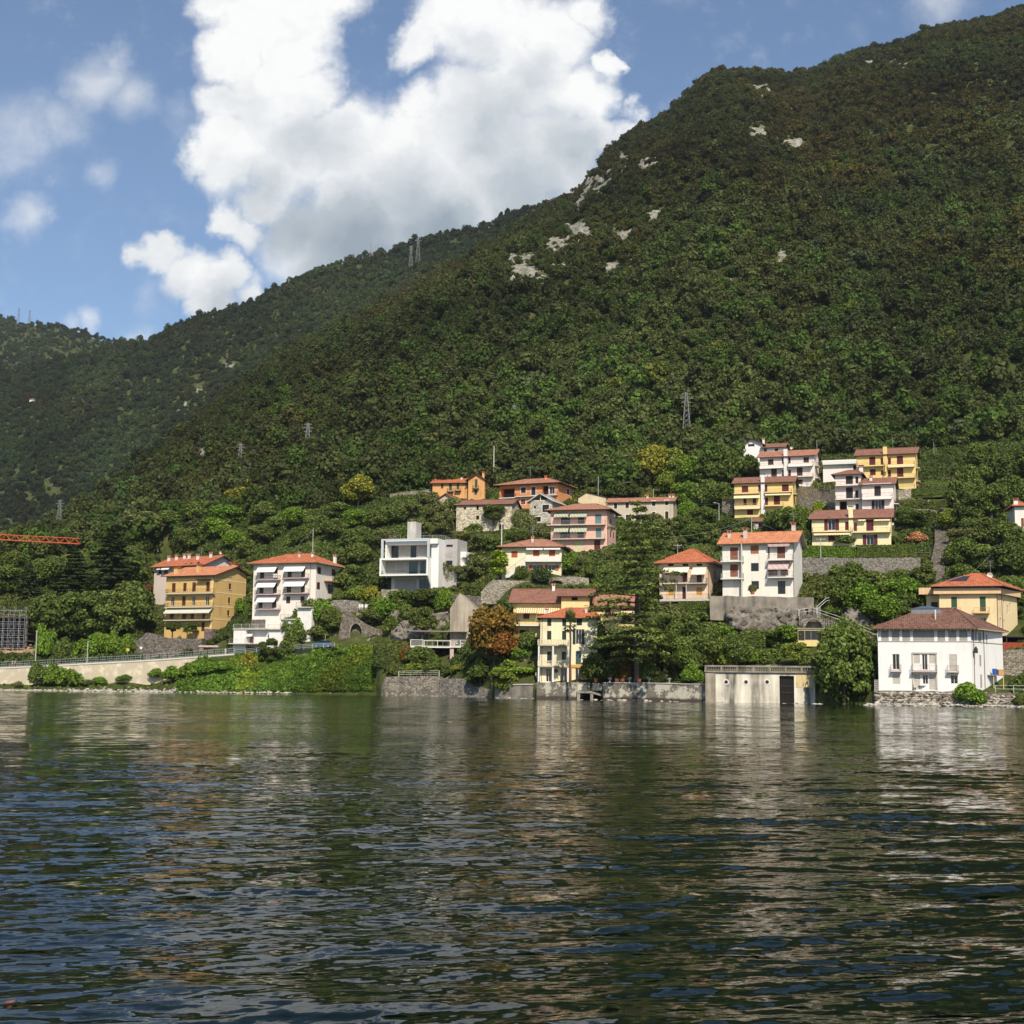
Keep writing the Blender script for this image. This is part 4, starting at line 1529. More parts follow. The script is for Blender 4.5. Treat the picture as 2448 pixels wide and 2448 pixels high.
# ---------------------------------------------------------------- pink-white house behind the ochre flats
PINKW = stucco((0.66, 0.56, 0.50), 0.2)
h = House('tile_roofed_house', 'long pinkish-white house with dark red roof just behind the ochre flats', Z_A, (180, 700), 960, 478, 356, 33, 11.5, PINKW, below=9.0)
h.windows([(655, 430, 682, 492), (735, 420, 765, 478), (842, 408, 876, 480)], kind='shut', col=DARKW)
h.windows([(250, 528, 300, 600), (330, 520, 395, 590)], kind='glass', frame=DARKW)
h.awning(215, 270, 480, 520, 1.0)
h.awning(280, 405, 465, 520, 1.2)
h.windows([(1120, 400, 1190, 460), (1230, 430, 1280, 470)], face=h.right, kind='shut', col=RUST)
h.roof('gx', 2.6, 1.0, TILE_RED, ry=0.5)
for fx, fy in ((0.08, 0.3), (0.2, 0.35), (0.33, 0.4), (0.42, 0.4), (0.66, 0.3), (0.85, 0.4)):
  h.chim(fx, fy, 0.9, 0.55, WHITE)
h.dish(h.W * 0.98, h.D * 0.5, h.H + 3.3)
h.aerial(h.W * 0.6, h.D * 0.5, h.H + 2.4)
h.walls()

# ---------------------------------------------------------------- ochre flats
OCHRE = stucco((0.64, 0.43, 0.17), 0.18)
CREAMT = plain('cream_trim', (0.78, 0.62, 0.34), 0.85, 0.1)
h = House('ochre_apartment_block', 'ochre four-storey flats with cream string courses and long striped awnings', Z_A, (336, 1505), 1092, 622, 323, 25, 12.4, OCHRE, cat='apartment block')
h.windows([(457, 735, 512, 872), (630, 730, 682, 862), (768, 722, 825, 864), (985, 720, 1040, 862)], kind='shut', col=BROWN)
h.windows([(440, 945, 492, 1088), (765, 935, 815, 1080), (975, 935, 1028, 1078)], kind='glass')
h.windows([(612, 935, 668, 1082), (745, 1205, 795, 1285), (615, 1205, 680, 1285), (425, 1205, 485, 1285), (920, 1200, 965, 1280), (910, 1335, 960, 1475)], kind='shut', col=BROWN)
for y, x0, x1 in ((885, 352, 1075), (1098, 340, 1052), (1297, 325, 1030)):
  h.balcony(x0, x1, y, 1.25, 0.2, 0.95, plain('cream_slab', (0.62, 0.55, 0.42), 0.9), RAIL_DK)
h.awning(320, 1028, 1104, 1190, 1.75, stripe_mat((0.62, 0.60, 0.50), (0.50, 0.50, 0.40), 0.24), panels=3)
h.rolled_awning(355, 1035, 905, 0.9, CREAMCV, h=0.2)
h.windows([(1340, 570, 1380, 637), (1335, 740, 1370, 832), (1322, 955, 1357, 1047), (1310, 1152, 1345, 1237)], face=h.right, kind='glass', frame=BROWN, sill=True)
_, zb1 = h.front.pick(700, 690)
_, zb2 = h.front.pick(1090, 880)
_, zb3 = h.front.pick(1085, 1095)
_, zb4 = h.front.pick(1070, 1293)
h.band(zb1, 0.28, 0.04, CREAMT, [h.front])
for z in (zb1, zb2, zb3, zb4):
  h.band(z, 0.25, 0.04, CREAMT, [h.right])
h.boxm('corner_pilaster', h.W - 0.75, 0.0, h.W + 0.03, zb1 - 0.01, 0.003, 0.05, plain('pale_ochre', (0.74, 0.54, 0.24), 0.9))
h.pipe_m(h.W + 0.0, z0=-1)
h.boxm('porch_box', h.W - 4.4, zb2 + 2.95, h.W - 0.9, zb2 + 3.12, 0.003, 1.1, DARKW)
h.roof('gx', 2.5, 0.9, TILE_OR, ry=0.62, back_up=0.8)
h.chim(0.13, 0.12, 1.2, 1.0, OCHRE)
h.chim(0.52, 0.22, 1.4, 0.8, OCHRE)
h.chim(0.93, 0.72, 1.2, 1.2, OCHRE)
h.lbox('stone_plinth', h.W - 2.2, -0.06, -3.2, h.W + 0.06, 4.0, 0.9, stone_mat((0.22, 0.17, 0.16)))
h.walls()

# ---------------------------------------------------------------- white flats with awnings
WHT = stucco((0.80, 0.74, 0.66), 0.12)
h = House('white_apartment_block', 'white four-storey flats with five white awnings under an orange-red hipped roof', Z_B, (271, 1355), 1250, 440, 306, 20, 10.5, WHT, cat='apartment block')
PINKIN = plain('pinkish_slab', (0.55, 0.42, 0.40), 0.9)
for (ya, yb, ys) in ((462, 555, 678), (690, 790, 903), (918, 1018, 1130)):
  h.awning(325, 622 if yb < 700 else 615, ya, yb, 1.5, CANVAS)
  h.balcony(307, 678, ys, 1.25, 0.16, 0.9, PINKIN, RAIL_DK)
for (ya, yb, ys) in ((447, 545, 650), (672, 775, 885)):
  h.awning(738, 1062, ya, yb, 1.5, CANVAS)
  h.balcony(745, 1118, ys, 1.25, 0.16, 0.9, PINKIN, RAIL_DK)
h.windows([(395, 545, 460, 662), (610, 500, 668, 660), (385, 775, 450, 890), (595, 740, 657, 888), (373, 1005, 437, 1116), (583, 970, 650, 1114), (820, 525, 885, 645), (1030, 510, 1092, 640), (805, 755, 877, 880), (1025, 740, 1087, 876)], kind='shut', col=DARKW)
h.windows([(798, 940, 862, 1047), (1018, 935, 1082, 1042)], kind='shut', col=BROWN)
h.windows([(1280, 488, 1338, 592), (1500, 520, 1562, 622), (1270, 720, 1325, 832)], face=h.right, kind='shut', col=BROWN)
h.window((1440, 755, 1530, 900), 'glass', face=h.right, frame=WHITE)
s0, z0, s1, z1 = h.right.rect(1380, 700, 1530, 720)
h.boxm('door_canopy', s0, z0, s1, z0 + 0.15, 0.003, 1.3, TILE_RED, h.right)
h.boxm('service_box', *h.front.rect(595, 590, 655, 650, out=1.2)[:2], *h.front.rect(595, 590, 655, 650, out=1.2)[2:], 0.7, 1.15, WHITE)
h.pipe_m(h.W - 1.35, z0=-2)
h.roof('hip', 2.5, 1.15, TILE_RED, ridge=(0.36, 0.72), eave=EAVE_LT)
h.chim(0.62, 0.3, 0.7, 0.5, SLABC)
h.chim(0.83, 0.3, 0.6, 0.5, WHITE)
h.chim(0.97, 0.92, 1.5, 0.6, WHITE)
h.lbox('stone_plinth', -0.05, -0.06, -3.2, h.W * 0.22, 1, 0.85, stone_mat((0.20, 0.17, 0.16)))
h.walls()

# white terraces stepping down below it
def P_in(Z, zx, zy, Y):
  return at(Z[0] + zx * Z[2], Z[1] + zy * Z[2], Y)

def rail_line(mb, pts, hgt=0.95, r=0.022, step=0.3, rails=(0.1, 1.0), post=1.8, bar=0.012):
  """a railing along a polyline of ground points"""
  for a, b_ in zip(pts[:-1], pts[1:]):
    a, b_ = Vector(a), Vector(b_)
    L = (b_ - a).length
    for k in rails:
      mb.bar(a + Vector((0, 0, hgt * k)), b_ + Vector((0, 0, hgt * k)), r)
    n = max(1, int(L / post))
    for i in range(n + 1):
      p = a.lerp(b_, i / n)
      mb.bar(p - Vector((0, 0, .1)), p + Vector((0, 0, hgt)), r * 1.5)
    if bar and step:
      m_ = max(1, int(L / step))
      for i in range(m_):
        p = a.lerp(b_, (i + .5) / m_)
        mb.bar(p + Vector((0, 0, hgt * rails[0])), p + Vector((0, 0, hgt)), bar)

h = House('white_terrace', 'white stepped terraces with railings going down from the white awning flats', Z_B, (545, 1600), 955, 1300, 300.5, 20, 3.5, stucco((0.80, 0.77, 0.72), 0.15), below=5, cat='terrace')
_, zt1 = h.front.pick(840, 1300)
_, zt2 = h.front.pick(1060, 1115)
_, zt0 = h.front.pick(640, 1450)
sA, _ = h.front.pick(720, 1300)
sB, _ = h.front.pick(960, 1300)
sC, _ = h.front.pick(1185, 1120)
h.root.location = h.loc0
h.lbox('wall', sA, 0, -6, sB, 4.5, zt1, h.wall)
h.lbox('wall', sB + .01, 0.3, -1, sC, 4.5, zt2, h.wall)
h.lbox('wall', -0.3, 0.2, -6, sA - .01, 4.0, zt0, h.wall)
for (a, b_, z) in ((sA, sB, zt1), (sB, sC, zt2), (-0.3, sA, zt0)):
  o = h.lbox('terrace_slab', a - .15, -0.35, z + .004, b_ + .1, 4.5, z + 0.2, SLABC)
  mb = MB()
  rail_line(mb, [(a - .1, -0.25, z + .2), (b_, -0.25, z + .2)])
  h.add(mb, 'railing', RAIL_DK, o)
h.lbox('door', 0.9, 0.15, -2.3, 1.9, 0.19, -0.2, BROWN)

h = House('white_lodge', 'low white lodge with a small awning and roof terrace beside the lakeside road', Z_B, (-20, 1770), 175, 1450, 303.5, 20, 6, stucco((0.78, 0.75, 0.70), 0.15), below=3, cat='lodge')
sE, _ = h.front.pick(480, 1500)
_, zD = h.front.pick(250, 1665)
h.lbox('wall', 0, 0, -2, h.W, 6, h.H, h.wall)
h.lbox('wall', h.W + .01, 1.2, -2, sE, 6, h.H - .02, h.wall)
o = h.lbox('roof_terrace', -0.1, -0.2, h.H + .005, sE + .2, 6, h.H + 0.25, SLABC)
mb = MB()
rail_line(mb, [(0, -0.1, h.H + .25), (sE + .1, -0.1, h.H + .25)])
h.add(mb, 'railing', RAIL_WH, o)
s0, z0, s1, z1 = h.front.rect(240, 1565, 300, 1665, out=-1.2)
h.lbox('door', s0, 1.15, z0, s1, 1.19, z1, BROWN)
mb = MB()
mb.face([(s0 - 1.1, 1.15, z1 + 1.0), (s1 + .1, 1.15, z1 + 1.0), (s1, 0.0, z1 + .1), (s0 - 1.2, 0.0, z1 + .1)])
mb.face([(s0 - 1.1, 1.16, z1 + .97), (s0 - 1.2, 0.01, z1 + .07), (s1, 0.01, z1 + .07), (s1 + .1, 1.16, z1 + .97)])
h.add(mb, 'awning', CANVAS)
o = h.lbox('landing', -0.3, -1.5, z0 - 0.2, sE, 1.14, z0, SLABC)
mb = MB()
rail_line(mb, [(-.2, -1.4, z0), (sE - .1, -1.4, z0)])
h.add(mb, 'railing', RAIL_GY, o)

# ---------------------------------------------------------------- modern cube house
MODW = stucco((0.80, 0.79, 0.76), 0.04, bump=0.03)
CONC = concrete_mat((0.50, 0.48, 0.44), 0.5, 0.8)
GREYW = plain('grey_render', (0.42, 0.40, 0.38), 0.85, 0.1)
h = House('modern_cube_house', 'modern flat-roofed white house with two deep loggias and a concrete tower on top', Z_C, (425, 1272), 1160, 790, 303, 19, 9, MODW, cat='house')
W, Ht = h.W, h.H
F = h.front
_, zsl = F.pick(800, 1045)       # underside level of middle loggia floor
_, zbt = F.pick(800, 1070)
_, ztop = F.pick(800, 795)
Dm = 6.5
# middle storey: a white box open to the front
h.lbox('wall', 0, 0, zbt, W, Dm, zsl, MODW)                                   # floor slab
s470, _ = F.pick(475, 900)
h.lbox('wall', 0, 0, zsl + .002, 0.45, Dm, ztop - .42, MODW)                   # left cheek
h.lbox('wall', W - 0.12, 0, zsl + .002, W, Dm, ztop - .42, MODW)               # right cheek
h.lbox('wall', 0, 0, ztop - .418, W, Dm, ztop, MODW)                           # roof slab
h.lbox('wall', 0.452, 2.6, zsl + .002, W - .122, 2.8, ztop - .42, GREYW)       # recessed back wall
for (x0, x1, y0, y1, gl) in ((525, 683, 865, 1030, 0), (695, 840, 865, 1030, 0), (880, 1035, 855, 1020, 1), (1055, 1148, 850, 1020, 1)):
  a, za = F.pick(x0, y1, -2.6)
  b_, zb_ = F.pick(x1, y0, -2.6)
  mb = MB()
  mb.box(a, 2.50, zsl + .02, b_, 2.58, ztop - .5)
  o = h.add(mb, 'sliding_window', WHITE)
  mb = MB()
  if gl:
    mb.box(a + .08, 2.46, zsl + .1, b_ - .08, 2.49, ztop - .6)
    h.add(mb, 'pane', plain('greenish_glass', (0.02, 0.05, 0.04), 0.08, 0.6), o)
  else:
    mb.box(a + .06, 2.46, zsl + .06, b_ - .06, 2.49, ztop - .55)
    h.add(mb, 'roller_shutter', GREYSH, o)
mb = MB()
mb.box(0.46, 0.10, zsl + .01, W - .13, 0.115, zsl + 0.85)
gp = newmat('balustrade_glass')
gp[2].inputs['Base Color'].default_value = (0.8, 0.85, 0.85, 1)
gp[2].inputs['Transmission Weight'].default_value = 1.0
gp[2].inputs['Roughness'].default_value = 0.02
gp[2].inputs['IOR'].default_value = 1.05
h.add(mb, 'balustrade_glass', gp[0])
# right buttress wall down to the ground
_, zlow = F.pick(1290, 1330)
mb = MB()
for x in (W + .004, W + 0.26):
  pts = [(x, 0.05, zbt), (x, 0.05, ztop - .02), (x, Dm + 1.5, ztop - .02), (x, Dm + 1.5, -2), (x, Dm - 1.0, -2), (x, 2.6, -0.2)]
  mb.face(pts if x > W + .1 else pts[::-1])
q = [(W + .004, 0.05, zbt), (W + .26, 0.05, zbt), (W + .26, 0.05, ztop - .02), (W + .004, 0.05, ztop - .02)]
mb.face(q)
mb.face([(W + .004, 2.6, -.2), (W + .26, 2.6, -.2), (W + .26, 0.05, zbt), (W + .004, 0.05, zbt)])
mb.face([(W + .004, 0.05, ztop - .02), (W + .26, 0.05, ztop - .02), (W + .26, Dm + 1.5, ztop - .02), (W + .004, Dm + 1.5, ztop - .02)])
h.add(mb, 'wall', MODW)
# upper storey, set back, in a pale steel portal
U0, _ = F.pick(457, 640)
U1, _ = F.pick(1200, 640)
_, zu = F.pick(800, 500)
h.lbox('portal_frame', U0, 0.0, zu - 0.32, U1, 0.35, zu, plain('pale_steel', (0.50, 0.54, 0.56), 0.5))
h.lbox('portal_frame', U0, 0.0, ztop + .002, U0 + 0.5, 0.35, zu - .322, plain('pale_steel', (0.50, 0.54, 0.56), 0.5))
h.lbox('portal_frame', U1 - 0.5, 0.0, ztop + .002, U1, 0.35, zu - .322, plain('pale_steel', (0.50, 0.54, 0.56), 0.5))
B0, _ = F.pick(522, 640, -0.8)
B1 = W + 2.1
h.lbox('wall', B0, 0.8, zu - 1.15, B1, 8.5, zu - .02, MODW)
h.lbox('wall', B0, 0.8, ztop + .002, B0 + .35, 8.5, zu - 1.152, MODW)
h.lbox('wall', W + 0.35, 1.6, -2, B1, 8.5, zu - 1.152, MODW)
h.lbox('wall', B0 + .352, 3.2, ztop + .002, W + .348, 3.4, zu - 1.152, GREYW)
for (x0, x1) in ((620, 735), (745, 895), (910, 1010), (1030, 1150)):
  a, _ = F.pick(x0, 700, -3.2)
  b_, _ = F.pick(x1, 700, -3.2)
  mb = MB()
  mb.box(a, 3.1, ztop + .02, b_, 3.18, zu - 1.2)
  o = h.add(mb, 'sliding_window', WHITE)
  mb = MB()
  mb.box(a + .06, 3.06, ztop + .08, b_ - .06, 3.09, zu - 1.26)
  h.add(mb, 'pane' if x0 in (620, 910) else 'roller_shutter', GLASS if x0 in (620, 910) else GREYSH, o)
# lower storey, in the shade under the cube
h.lbox('wall', 1.6, 3.0, -2, W + .003, 6.4, zbt - .003, plain('blue_grey_render', (0.50, 0.52, 0.54), 0.85))
for (x0, x1, m_) in ((675, 1000, GREYSH), (1045, 1195, GLASS)):
  a, _ = F.pick(x0, 1200, -3.0)
  b_, _ = F.pick(x1, 1200, -3.0)
  h.lbox('garage_door' if m_ is GREYSH else 'glazed_door', a, 2.93, -0.2, b_, 2.99, zbt - .55, m_)
# concrete tower and the grey rear wing
T0, _ = F.pick(862, 360, -4.2)
T1, _ = F.pick(990, 360, -4.2)
_, zT = F.pick(920, 240, -4.2)
h.lbox('concrete_tower', T0, 4.2, zu - .01, T1, 7.4, zT, CONC)
_, zg = F.pick(1440, 520, -6)
h.lbox('concrete_wing', B1 + .02, 5.0, -3, B1 + 3.0, 11.0, zg, GREYW)
h.lbox('concrete_wing', B1 + 3.0, 7.0, -1, B1 + 4.4, 12.0, zg - 2.6, MODW)
for (y0, y1) in ((595, 628), (715, 790), (840, 930)):
  _, za = F.pick(1420, y1, -5)
  _, zb_ = F.pick(1420, y0, -5)
  h.lbox('window', B1 + 0.4, 4.96, za, B1 + 1.9, 4.99, zb_, GLASS if y0 != 715 else GREYSH)
mb = MB()
rail_line(mb, [(U0 + 1.5, 1.2, zu), (T0 - .3, 1.2, zu)])
rail_line(mb, [(T1 + .3, 3.0, zu), (B1, 3.0, zu), (B1, 8.0, zu)])
h.add(mb, 'roof_railing', RAIL_GY)
mb = MB()
mb.box(U0 + 2.5, 2.0, zu + .05, T0 - .2, 4.0, zu + .12)
h.add(mb, 'solar_panel', plain('solar_blue', (0.02, 0.03, 0.09), 0.2, 0.6))

# ---------------------------------------------------------------- orange house with green shutters
ORG1 = stucco((0.66, 0.35, 0.15), 0.2)
h = House('orange_farmhouse', 'orange house with green shutters and stepped tiled roof, topmost of the hamlet', Z_E, (162, 425), 565, 262, 387, 10, 9, ORG1)
h.windows([(262, 270, 290, 328), (540, 228, 570, 290)], kind='shut', col=GREENS)
h.windows([(355, 258, 388, 350), (443, 248, 472, 338)], kind='shut', col=GREENS)
for (x0, x1, y) in ((330, 400, 362), (418, 486, 352)):
  h.balcony(x0, x1, y, 1.0, 0.14, 0.9, DARKW, RAIL_DK)
h.roof('gx', 1.7, 0.7, TILE_RED, ry=0.5)
h.dish(h.W * 0.78, h.D * .3, h.H + 1.6, .35)
h.walls()
h2 = House('orange_farmhouse_wing', 'orange gabled wing with green balcony door joining the stepped orange house', Z_E, (575, 430), 765, 215, 383.5, 10, 12, ORG1, cat='house')
h2.windows([(652, 220, 684, 318), (648, 345, 680, 400)], kind='shut', col=GREENS)
h2.balcony(625, 695, 325, 0.9, 0.14, 0.9, DARKW, RAIL_DK)
h2.windows([(862, 240, 890, 330)], face=h2.right, kind='shut', col=GREENS)
h2.roof('gy', 1.5, 0.7, TILE_RED, ridge=(0.5, 0.5), ovs=0.6)
h2.chimney(h2.W * .75, 4, h2.H + 1.2, 0.6, 1.0, ORG1)
h2.walls()

# ---------------------------------------------------------------- orange villa
ORG2 = stucco((0.69, 0.29, 0.125), 0.12)
h = House('orange_villa', 'bright orange villa with hipped tile roof, corner loggias and white-framed windows', Z_E, (935, 545), 1612, 295, 365, 24, 10, ORG2)
h.windows([(1185, 315, 1242, 378), (1305, 310, 1355, 403)], kind='shut', col=DARKW, surround=WHITE)
h.window((1515, 305, 1575, 390), 'glass', surround=WHITE)
h.window((950, 320, 1112, 432), 'hole', reveal=2.2, frame=ORG2, name='loggia')
h.window((1432, 295, 1500, 395), 'hole', reveal=1.0, frame=ORG2, name='loggia')
h.window((1185, 450, 1238, 512), 'shut', col=RUST, surround=WHITE)
h.balcony(930, 1115, 432, 0.9, 0.2, 0.85, WHITE, RAIL_DK)
h.balcony(1115, 1600, 408, 0.9, 0.14, 0.85, WHITE, RAIL_DK)
h.windows([(1715, 335, 1742, 400)], face=h.right, kind='shut', col=DARKW, surround=WHITE)
h.roof('hip', 2.1, 1.2, TILE_PK, ridge=(0.32, 0.72))
h.chim(0.72, 0.3, 0.7, 0.5)
h.aerial(h.W * .4, h.D * .5, h.H + 2.0, 3.5)
h.walls()

# ---------------------------------------------------------------- stone farmhouse and stone gable
STN = stone_mat((0.64, 0.54, 0.40), 2.4, 0.15, 0.12)
h = House('stone_farmhouse', 'pale rubble-stone farmhouse with long low tiled roof and tiny windows', Z_E, (435, 815), 1078, 515, 347, 14, 9, STN)
h.windows([(525, 540, 550, 570), (672, 525, 698, 577), (767, 525, 790, 575), (958, 528, 985, 574), (668, 640, 702, 686)], kind='hole', frame=DARKW, reveal=0.3)
h.window((930, 740, 985, 825), 'hole', frame=DARKW, reveal=0.3, name='doorway')
h.windows([(1100, 535, 1115, 570)], face=h.right, kind='hole', frame=DARKW)
h.roof('gx', 1.6, 0.45, TILE_BR, ry=0.5)
h.walls()
h = House('stone_barn', 'small half-hidden stone barn with brown gable roof behind the rubble-stone farmhouse', Z_E, (220, 520), 400, 450, 362, 20, 8, STN, cat='barn')
h.roof('gy', 1.4, 0.5, TILE_BR, ridge=(0.55, 0.5))
h.walls()

STN2 = stone_mat((0.55, 0.50, 0.41), 2.6, 0.18, 0.15)
h = House('stone_gable_house', 'small grey stone house with open white-trussed gable below the orange villa', Z_E, (1284, 715), 1545, 470, 342, 24, 7, STN2)
h.window((1432, 515, 1510, 600), 'glass', frame=DARKW, surround=WHITE)
h.window((1335, 530, 1360, 558), 'hole', frame=DARKW)
h.window((1328, 655, 1415, 715), 'hole', frame=WHITE, surround=WHITE)
h.roof('gy', 1.75, 0.7, plain('grey_slates', (0.30, 0.29, 0.28), 0.8), ridge=(0.48, 0.5), eave=WHITE)
h.gables = h.gables[1:]
mb = MB()
W, Ht = h.W, h.H
mb.bar((0, 0.05, Ht), (W, 0.05, Ht), 0.1)
mb.bar((W * .48, 0.05, Ht), (W * .48, 0.05, Ht + 1.6), 0.13)
mb.bar((0, .05, Ht), (W * .48, .05, Ht + 1.6), 0.1)
mb.bar((W, .05, Ht), (W * .48, .05, Ht + 1.6), 0.1)
h.add(mb, 'gable_truss', WHITE)
h.walls()

# ---------------------------------------------------------------- pink palazzo
PINK = stucco((0.72, 0.46, 0.36), 0.15)
PALEPK = stucco((0.68, 0.47, 0.36), 0.15)
h = House('pink_apartment_block', 'pink three-storey flats with green-and-white awnings and green shutters', Z_G, (-410, 1230), 465, 585, 311, 15, 10, PINK, cat='apartment block')
AWG = stripe_mat((0.62, 0.60, 0.45), (0.16, 0.22, 0.14), 0.34)
for (y0, y1) in ((615, 675), (822, 905)):
  for (x0, x1) in ((-365, -135), (-125, 155)):
    h.awning(x0, x1 - 10, y0 - 5, y1, 1.3, AWG)
h.windows([(-250, 690, -110, 800), (10, 675, 105, 790), (-260, 900, -110, 1010), (5, 900, 100, 1005)], kind='glass', frame=BROWN)
h.windows([(275, 640, 370, 785), (285, 855, 370, 1000)], kind='shut', col=plain('teal_shutter', (0.10, 0.22, 0.22), 0.6))
h.window((260, 1035, 355, 1225), 'shut', col=BROWN)
h.windows([(-50, 1040, 90, 1210), (-320, 1040, -200, 1150)], kind='shut', col=plain('cream_lattice', (0.62, 0.58, 0.36), 0.8))
h.balcony(-470, 425, 795, 1.2, 0.16, 0.9, plain('pink_slab', (0.66, 0.5, 0.42), 0.9), RAIL_GY)
h.balcony(-400, 420, 1012, 1.2, 0.16, 0.9, plain('pink_slab', (0.66, 0.5, 0.42), 0.9), RAIL_GY)
h.windows([(508, 700, 530, 790), (505, 905, 525, 995), (553, 920, 572, 1012)], face=h.right, kind='shut', col=BROWN)
h.window((540, 1090, 585, 1140), 'hole', face=h.right, frame=DARKW)
h.pipe_m(h.W + .02, z0=-1)
h.roof('hip', 2.0, 1.2, TILE_PK, ridge=(0.35, 0.72))
h.dish(h.W * 1.05, h.D * .4, h.H - .8, .4)
h.walls()

# ---------------------------------------------------------------- cream villa with outside stair
CREAM = stucco((0.78, 0.71, 0.50), 0.12)
h = House('cream_villa', 'cream villa with brick-red shutters, white balcony and outside staircase', Z_E, (962, 1345), 1655, 1005, 281, 9, 9.5, CREAM)
h.window((1075, 1050, 1145, 1125), 'shut', col=plain('brick_red_shutter', (0.42, 0.095, 0.04), 0.6))
RED = plain('brick_red_shutter', (0.42, 0.095, 0.04), 0.6)
h.windows([(1325, 1035, 1398, 1110), (1508, 1035, 1580, 1110)], kind='shut', col=RED)
h.windows([(1320, 1210, 1400, 1335, {'name': 'door'}), (1500, 1210, 1580, 1275)], kind='open', col=RED, frame=WHITE)
s0, z0 = h.front.pick(1235, 1165, 1.2)
s1, _ = h.front.pick(1650, 1165, 1.2)
h.balcony_m(h.front, s0, s1, z0, 1.3, 0.15, 0.85, WHITE, None, WHITE)
h.rolled_awning(1245, 1440, 1020, 0.9, CANVAS, h=0.25)
h.rolled_awning(1447, 1640, 1018, 0.9, CANVAS, h=0.25)
# the outside stair climbs from the left to the balcony
sa, za = h.front.pick(1010, 1290, 0.7)
mb = MB()
zb_, sb_ = z0, s0
n = 14
for i in range(n):
  x0, x1 = sa + (sb_ - sa) * i / n, sa + (sb_ - sa) * (i + 1) / n
  zt = 0.1 + (zb_ - 0.1) * (i + 1) / n
  mb.box(x0, -1.1, max(zt - 1.0, -0.3), x1 - .002, -0.004, zt)
o = h.add(mb, 'staircase', WHITE)
mb = MB()
mb.box(sa, 0, 0, sa + .01, .01, .01)
rail_line(mb, [(sa, -1.05, 0.1), (sb_, -1.05, zb_)])
h.add(mb, 'railing', RAIL_DK, o)
h.roof('hip', 2.0, 1.0, TILE_PK, ridge=(0.42, 0.7), eave=EAVE)
h.chim(0.48, 0.3, 0.8, 0.5, SLABC)
h.aerial(h.W * .47, h.D * .4, h.H + 1.8, 3.2)
h.walls()

# ---------------------------------------------------------------- long yellow house with brown roof
YEL = stucco((0.78, 0.63, 0.30), 0.12)
h = House('long_yellow_house', 'long yellow house with brown roof and orange-striped awnings behind the lakeside villa', Z_F, (456, 1200), 1240, 805, 257, 7, 9, YEL)
STO = stripe_mat((0.78, 0.70, 0.50), (0.62, 0.30, 0.10), 0.42)
h.awning(480, 705, 868, 918, 1.5, STO)
h.awning(705, 1245, 868, 925, 1.5, STO, panels=2)
h.windows([(562, 922, 625, 985), (820, 805, 888, 832), (760, 930, 800, 980)], kind='shut', col=BROWN)
h.window((520, 1095, 660, 1200), 'hole', frame=DARKW, reveal=1.5, name='garage_opening')
h.balcony(440, 760, 1045, 1.3, 0.22, 0.95, WHITE, RAIL_DK)
h.roof('gx', 2.6, 0.9, TILE_BR, ry=0.55)
h.chim(0.5, 0.5, 0.9, 0.55, WHITE)
h.walls()
h = House('raised_yellow_attic', 'raised yellow attic with brown roof standing over the long yellow house', Z_F, (952, 900), 1240, 742, 254.5, 7, 6, YEL, below=0.4, cat='house')
h.window((1058, 762, 1120, 795), 'hole', frame=DARKW)
h.roof('gx', 1.2, 0.8, TILE_BR, ry=0.6)
h.walls()
h = House('yellow_east_wing', 'low yellow wing with brown roof half hidden by the big cedar', Z_F, (1245, 1150), 1700, 840, 256, 7, 9, YEL, cat='house')
h.windows([(1400, 880, 1460, 940), (1560, 885, 1620, 960)], kind='shut', col=BROWN)
h.awning(1560, 1700, 900, 950, 1.4, STO)
h.roof('gx', 2.2, 0.9, TILE_PK, ry=0.55)
h.walls()

# ---------------------------------------------------------------- lakeside villa
CRM2 = stucco((0.82, 0.74, 0.50), 0.12)
h = House('lakeside_villa', 'tall cream lakeside villa with red hipped roof and two ornate balconies', Z_F, (733, 1632), 1320, 972, 245.5, 4, 10, CRM2)
h.windows([(808, 985, 850, 1058), (962, 985, 1003, 1058), (1110, 975, 1165, 1052), (806, 1108, 850, 1200), (960, 1108, 1003, 1205), (806, 1320, 850, 1440), (957, 1322, 1000, 1405)], kind='shut', col=DKGREEN)
h.windows([(1100, 1092, 1160, 1245)], kind='open', col=DKGREEN)
h.windows([(1100, 1315, 1155, 1452)], kind='shut', col=plain('blue_green_shutter', (0.05, 0.10, 0.11), 0.6))
h.windows([(795, 1495, 850, 1630, {'name': 'door'}), (948, 1495, 1010, 1628, {'name': 'door'}), (1095, 1490, 1160, 1630, {'name': 'door'})], kind='glass')
ORN = plain('ornate_stone', (0.62, 0.54, 0.38), 0.85)
for y, nm in ((1250, 'balcony'), (1468, 'balcony')):
  b = h.balcony(712, 1028, y, 1.5, 0.22, 0.0, plain('stone_slab', (0.40, 0.36, 0.30), 0.9), name=nm)
  f = h.front
  s0, zt = f.pick(712, y, 1.5)
  s1, _ = f.pick(1028, y, 1.5)
  mb = MB()
  for (a, oa, b2, ob) in ((s0, 1.4, s1, 1.4), (s0 + .05, .05, s0 + .05, 1.35), (s1 - .05, .05, s1 - .05, 1.35)):
    A, B = f.loc(a, 0, oa), f.loc(b2, 0, ob)
    for zz, r in ((zt + .08, .06), (zt + .88, .07)):
      mb.bar((A[0], A[1], zz), (B[0], B[1], zz), r)
    L = (Vector(A) - Vector(B)).length
    n = max(2, int(L / 0.3))
    for i in range(n + 1):
      p = Vector(A).lerp(Vector(B), i / n)
      rr = 0.10 if i % 6 == 0 else 0.055
      mb.bar((p.x, p.y, zt), (p.x, p.y, zt + .45), rr * .6, 0, 6, rr)
      mb.bar((p.x, p.y, zt + .45), (p.x, p.y, zt + .88), rr, 0, 6, rr * .6)
  h.add(mb, 'balustrade', ORN, b)
_, zt1 = h.front.pick(870, 1468, 1.5)
